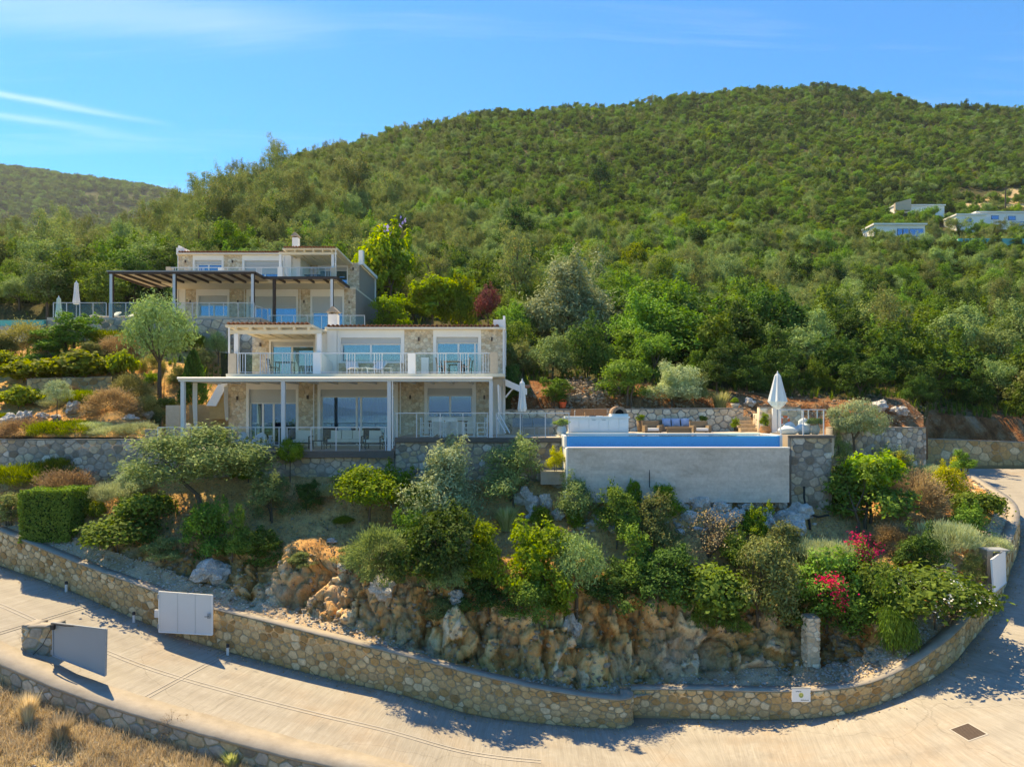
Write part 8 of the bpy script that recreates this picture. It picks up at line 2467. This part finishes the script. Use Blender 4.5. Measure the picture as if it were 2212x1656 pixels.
# sun loungers
def lounger(loc, rz, label, mat='fabric', group=None, sc=1.0):
    g = thing('sun_lounger', label, 'sun lounger', loc, rz, group); g.scale = (sc, sc, sc)
    for sx in (-0.3, 0.3):
        m = MB(); m.bar((sx, -1.0, 0.28), (sx, 0.35, 0.28), 0.04, 0.05); m.bar((sx, 0.35, 0.28), (sx, 0.95, 0.72), 0.04, 0.05); m.build('side_rail', M['trim'], g)
    for sx in (-0.3, 0.3):
        for y in (-0.9, 0.45):
            m = MB(); m.bar((sx, y, 0), (sx, y, 0.255), 0.04); m.build('leg', M['trim'], g)
    m = MB(); m.box(-0.27, 0.27, -0.98, 0.35, 0.295, 0.335); m.build('seat', M[mat], g)
    m = MB(); m.hexa([(-0.27, 0.36, 0.30), (0.27, 0.36, 0.30), (0.27, 0.97, 0.745), (-0.27, 0.97, 0.745), (-0.27, 0.34, 0.335), (0.27, 0.34, 0.335), (0.27, 0.95, 0.78), (-0.27, 0.95, 0.78)]); m.build('backrest', M[mat], g)
zb = VL.z+3.06
lounger((xat(762, 34.7), 34.9, zb), R(20), 'left white sun lounger on the balcony of the nearer villa')
lounger((xat(803, 34.7), 34.9, zb), R(-22), 'right white sun lounger on the balcony of the nearer villa')
lounger((xat(262, 48.6), 48.8, VU.z), R(-25), 'cream sun lounger under the left end of the brown pergola', 'sling')
lounger((xat(286, 48.6), 48.9, VU.z), R(-25), 'cream sun lounger second from the left pergola post', 'sling')
lounger((xat(229, 48.4), 48.4, VU.z), R(-25), 'cream sun lounger just outside the left pergola post', 'sling')
def small_table(x, y, z, w, d, h, mt, lm, name, label):
    g = thing(name, label, 'table', (x, y, z))
    m = MB(); m.box(-w/2, w/2, -d/2, d/2, h-0.03, h); m.build('table_top', M[mt], g)
    for sx in (-1, 1):
        for sy in (-1, 1):
            m = MB(); a, b = sx*(w/2-0.05), sy*(d/2-0.05); m.box(a-0.02, a+0.02, b-0.02, b+0.02, 0, h-0.031); m.build('leg', M[lm], g)
def chair(x, y, z, rz, mt, label):
    g = thing('wooden_chair', label, 'chair', (x, y, z), rz)
    m = MB(); m.box(-0.22, 0.22, -0.22, 0.22, 0.43, 0.46); m.build('seat', M[mt], g)
    for sx in (-1, 1):
        m = MB(); m.box(sx*0.2-0.02, sx*0.2+0.02, -0.21, -0.17, 0, 0.428); m.build('leg', M[mt], g)
        m = MB(); m.box(sx*0.2-0.02, sx*0.2+0.02, 0.17, 0.21, 0, 0.428); m.build('leg', M[mt], g)
        m = MB(); m.bar((sx*0.2, 0.2, 0.462), (sx*0.2, 0.26, 0.9), 0.035); m.build('back_post', M[mt], g)
    for zz in (0.58, 0.68, 0.78, 0.87):
        m = MB(); yy = 0.2+0.06*(zz-0.46)/0.44; m.box(-0.18, 0.18, yy-0.012, yy+0.012, zz-0.025, zz+0.025); m.build('back_slat', M[mt], g)
small_table(xat(834, 34.6), 34.9, zb, 0.55, 0.5, 0.36, 'trim', 'trim', 'side_table', 'small white table right of the balcony sun loungers')
small_table(xat(612, 35.5), 35.8, zb, 0.9, 0.7, 0.72, 'dark', 'dark', 'balcony_table', 'dark table on the porch balcony of the nearer villa')
chair(xat(584, 35.4), 35.8, zb, R(90), 'dark', 'dark chair left of the porch balcony table'); chair(xat(666, 35.2), 35.6, zb, R(-90), 'wood', 'reddish wooden chair at the right of the porch balcony')
small_table(xat(978, 34.9), 35.1, zb, 0.9, 0.7, 0.70, 'wood', 'wood', 'balcony_table', 'wooden table on the right balcony of the nearer villa')
chair(xat(952, 34.9), 35.1, zb, R(90), 'wood', 'left wooden chair at the right balcony table'); chair(xat(1004, 34.9), 35.1, zb, R(-90), 'wood', 'right wooden chair at the right balcony table')
small_table(xat(676, 51.0), 51.2, VU.z+3.06, 1.2, 0.8, 0.72, 'dark', 'dark', 'balcony_table', 'dark table on the upper right balcony of the farther villa')
single('stake', MB().lathe([(0.02, 0), (0.02, 0.6), (0.01, 0.75)], n=8), M['dark'], 'thin dark stalk standing before the middle of the pool face', 'stake', (0, 0, 0)).location = ray(1403, 1052) or at(1403, 1052, 29.3)

# ================================================================== FAR HOUSES
def far_house(px0, px1, ytop, ybot, Y, label, wins, depth=9, par=0.4, dark=None):
    a, b = at(px0, ybot, Y), at(px1, ytop, Y); H = b.z-a.z
    g = thing('hill_house', label, 'house', ((a.x+b.x)/2, Y, a.z))
    m = MB(); m.box(a.x, b.x, Y, Y+depth, a.z-3, b.z-0.35); m.build('wall', M['plaster'], g, False)
    m = MB(); m.box(a.x-par, b.x+par, Y-par*1.5, Y+depth, b.z-0.349, b.z); m.build('roof', M['plaster'], g, False)
    for (u0, u1, v0, v1) in wins:
        x0, x1 = a.x+(b.x-a.x)*u0, a.x+(b.x-a.x)*u1
        m = MB(); m.box(x0-0.08, x1+0.08, Y-0.05, Y-0.01, a.z+H*v0-0.08, a.z+H*v1+0.08); w = m.build('window', M['interior'], g, False)
        m = MB(); m.box(x0, x1, Y-0.09, Y-0.055, a.z+H*v0, a.z+H*v1); m.build('pane', M['glass'], w, False)
    return g
far_house(1888, 1998, 483, 514, 154, 'flat-roofed white house alone in the trees on the right slope', [(0.46, 0.55, 0.2, 0.62), (0.57, 0.67, 0.2, 0.62), (0.7, 0.96, 0.1, 0.62)], 5, 0.3)
far_house(2066, 2130, 462, 486, 172, 'low white house left of the long one at the right edge', [(0.3, 0.5, 0.3, 0.6)], 5, 0.2)
far_house(2108, 2260, 457, 494, 176, 'long white house with dark windows at the right edge', [(0.22, 0.32, 0.55, 0.75), (0.46, 0.56, 0.5, 0.72), (0.5, 0.7, 0.15, 0.4), (0.75, 0.9, 0.15, 0.6)], 6, 0.2)
far_house(1932, 2040, 442, 462, 190, 'pale stone house half buried in the slope above the flat-roofed white house', [(0.6, 0.7, 0.3, 0.6)], 8, 0.2)
a, b = at(1932, 455, 189), at(1966, 430, 189)
m = MB(); m.prism([(a.x, 188.5, a.z), (b.x, 188.5, a.z), (b.x, 188.5, b.z), (a.x, 188.5, b.z-1.2)], (0, 0.8, 0))
single('stone_parapet', m, M['mortar_pale'], 'pale stone parapet rising left of the half-buried stone house', 'wall', (a.x, 188.5, a.z))
a, b = at(2072, 527, 150), at(2260, 515, 150)
g = thing('swimming_pool', 'narrow turquoise pool edge among the trees at the right edge', 'pool', (a.x, 150, a.z))
m = MB(); m.box(a.x, b.x, 150, 150.5, a.z-1.5, b.z); m.build('pool_wall', M['turq'], g, False)
m = MB(); m.box(a.x, b.x, 150.5, 158, a.z-1.5, b.z+0.05); m.build('deck', M['plaster'], g, False)
g = thing('utility_pole', 'wooden utility pole on the dry field above the white houses', 'pole', at(2172, 452, 196))
p0, p1 = at(2172, 452, 196), at(2172, 404, 196)
m = MB(); m.tube([p0-Vector((0, 0, 1)), p1], [0.22, 0.15], 7); m.build('pole', M['bark'], g, False)
m = MB(); m.bar(p1+Vector((-0.9, 0, -0.5)), p1+Vector((0.9, 0, -0.5)), 0.14); m.build('cross_arm', M['bark'], g, False)

# bare ochre field above the white houses
V, F = [], []
gx = np.linspace(2085, 2290, 26); gy = np.linspace(448, 408, 10)
for py in gy:
    for px in gx:
        p = ray(px, py, (T_hill,)); V.append(tuple(p*(1-0.9/p.y)) if p else tuple(at(px, py, 210)))
nx_ = len(gx)
F = [(j*nx_+i, j*nx_+i+1, (j+1)*nx_+i+1, (j+1)*nx_+i) for j in range(len(gy)-1) for i in range(nx_-1) if (i-4)*0.5+3 > j*0.9 or i > 10]
structure('dry_field', mesh_np('dry_field', np.array(V), np.array(F), smooth=True), plain('ochre_field', (0.55, 0.38, 0.19, 1), 0.95, 0.35, 0.3))

# ================================================================== AIR
def haze():
    k = NT('haze_air')
    v = k.n('ShaderNodeVolumePrincipled')
    v.inputs['Color'].default_value = (0.80, 0.88, 0.97, 1)
    v.inputs['Density'].default_value = 0.00010
    v.inputs['Anisotropy'].default_value = 0.3
    k.l(v.outputs[0], k.out.inputs['Volume'])
    m = MB(); m.box(-41000, 41000, -41000, 4000, -68, 420)
    o = add('haze', m.mesh('haze'), None, k.m); o['kind'] = 'stuff'
haze()
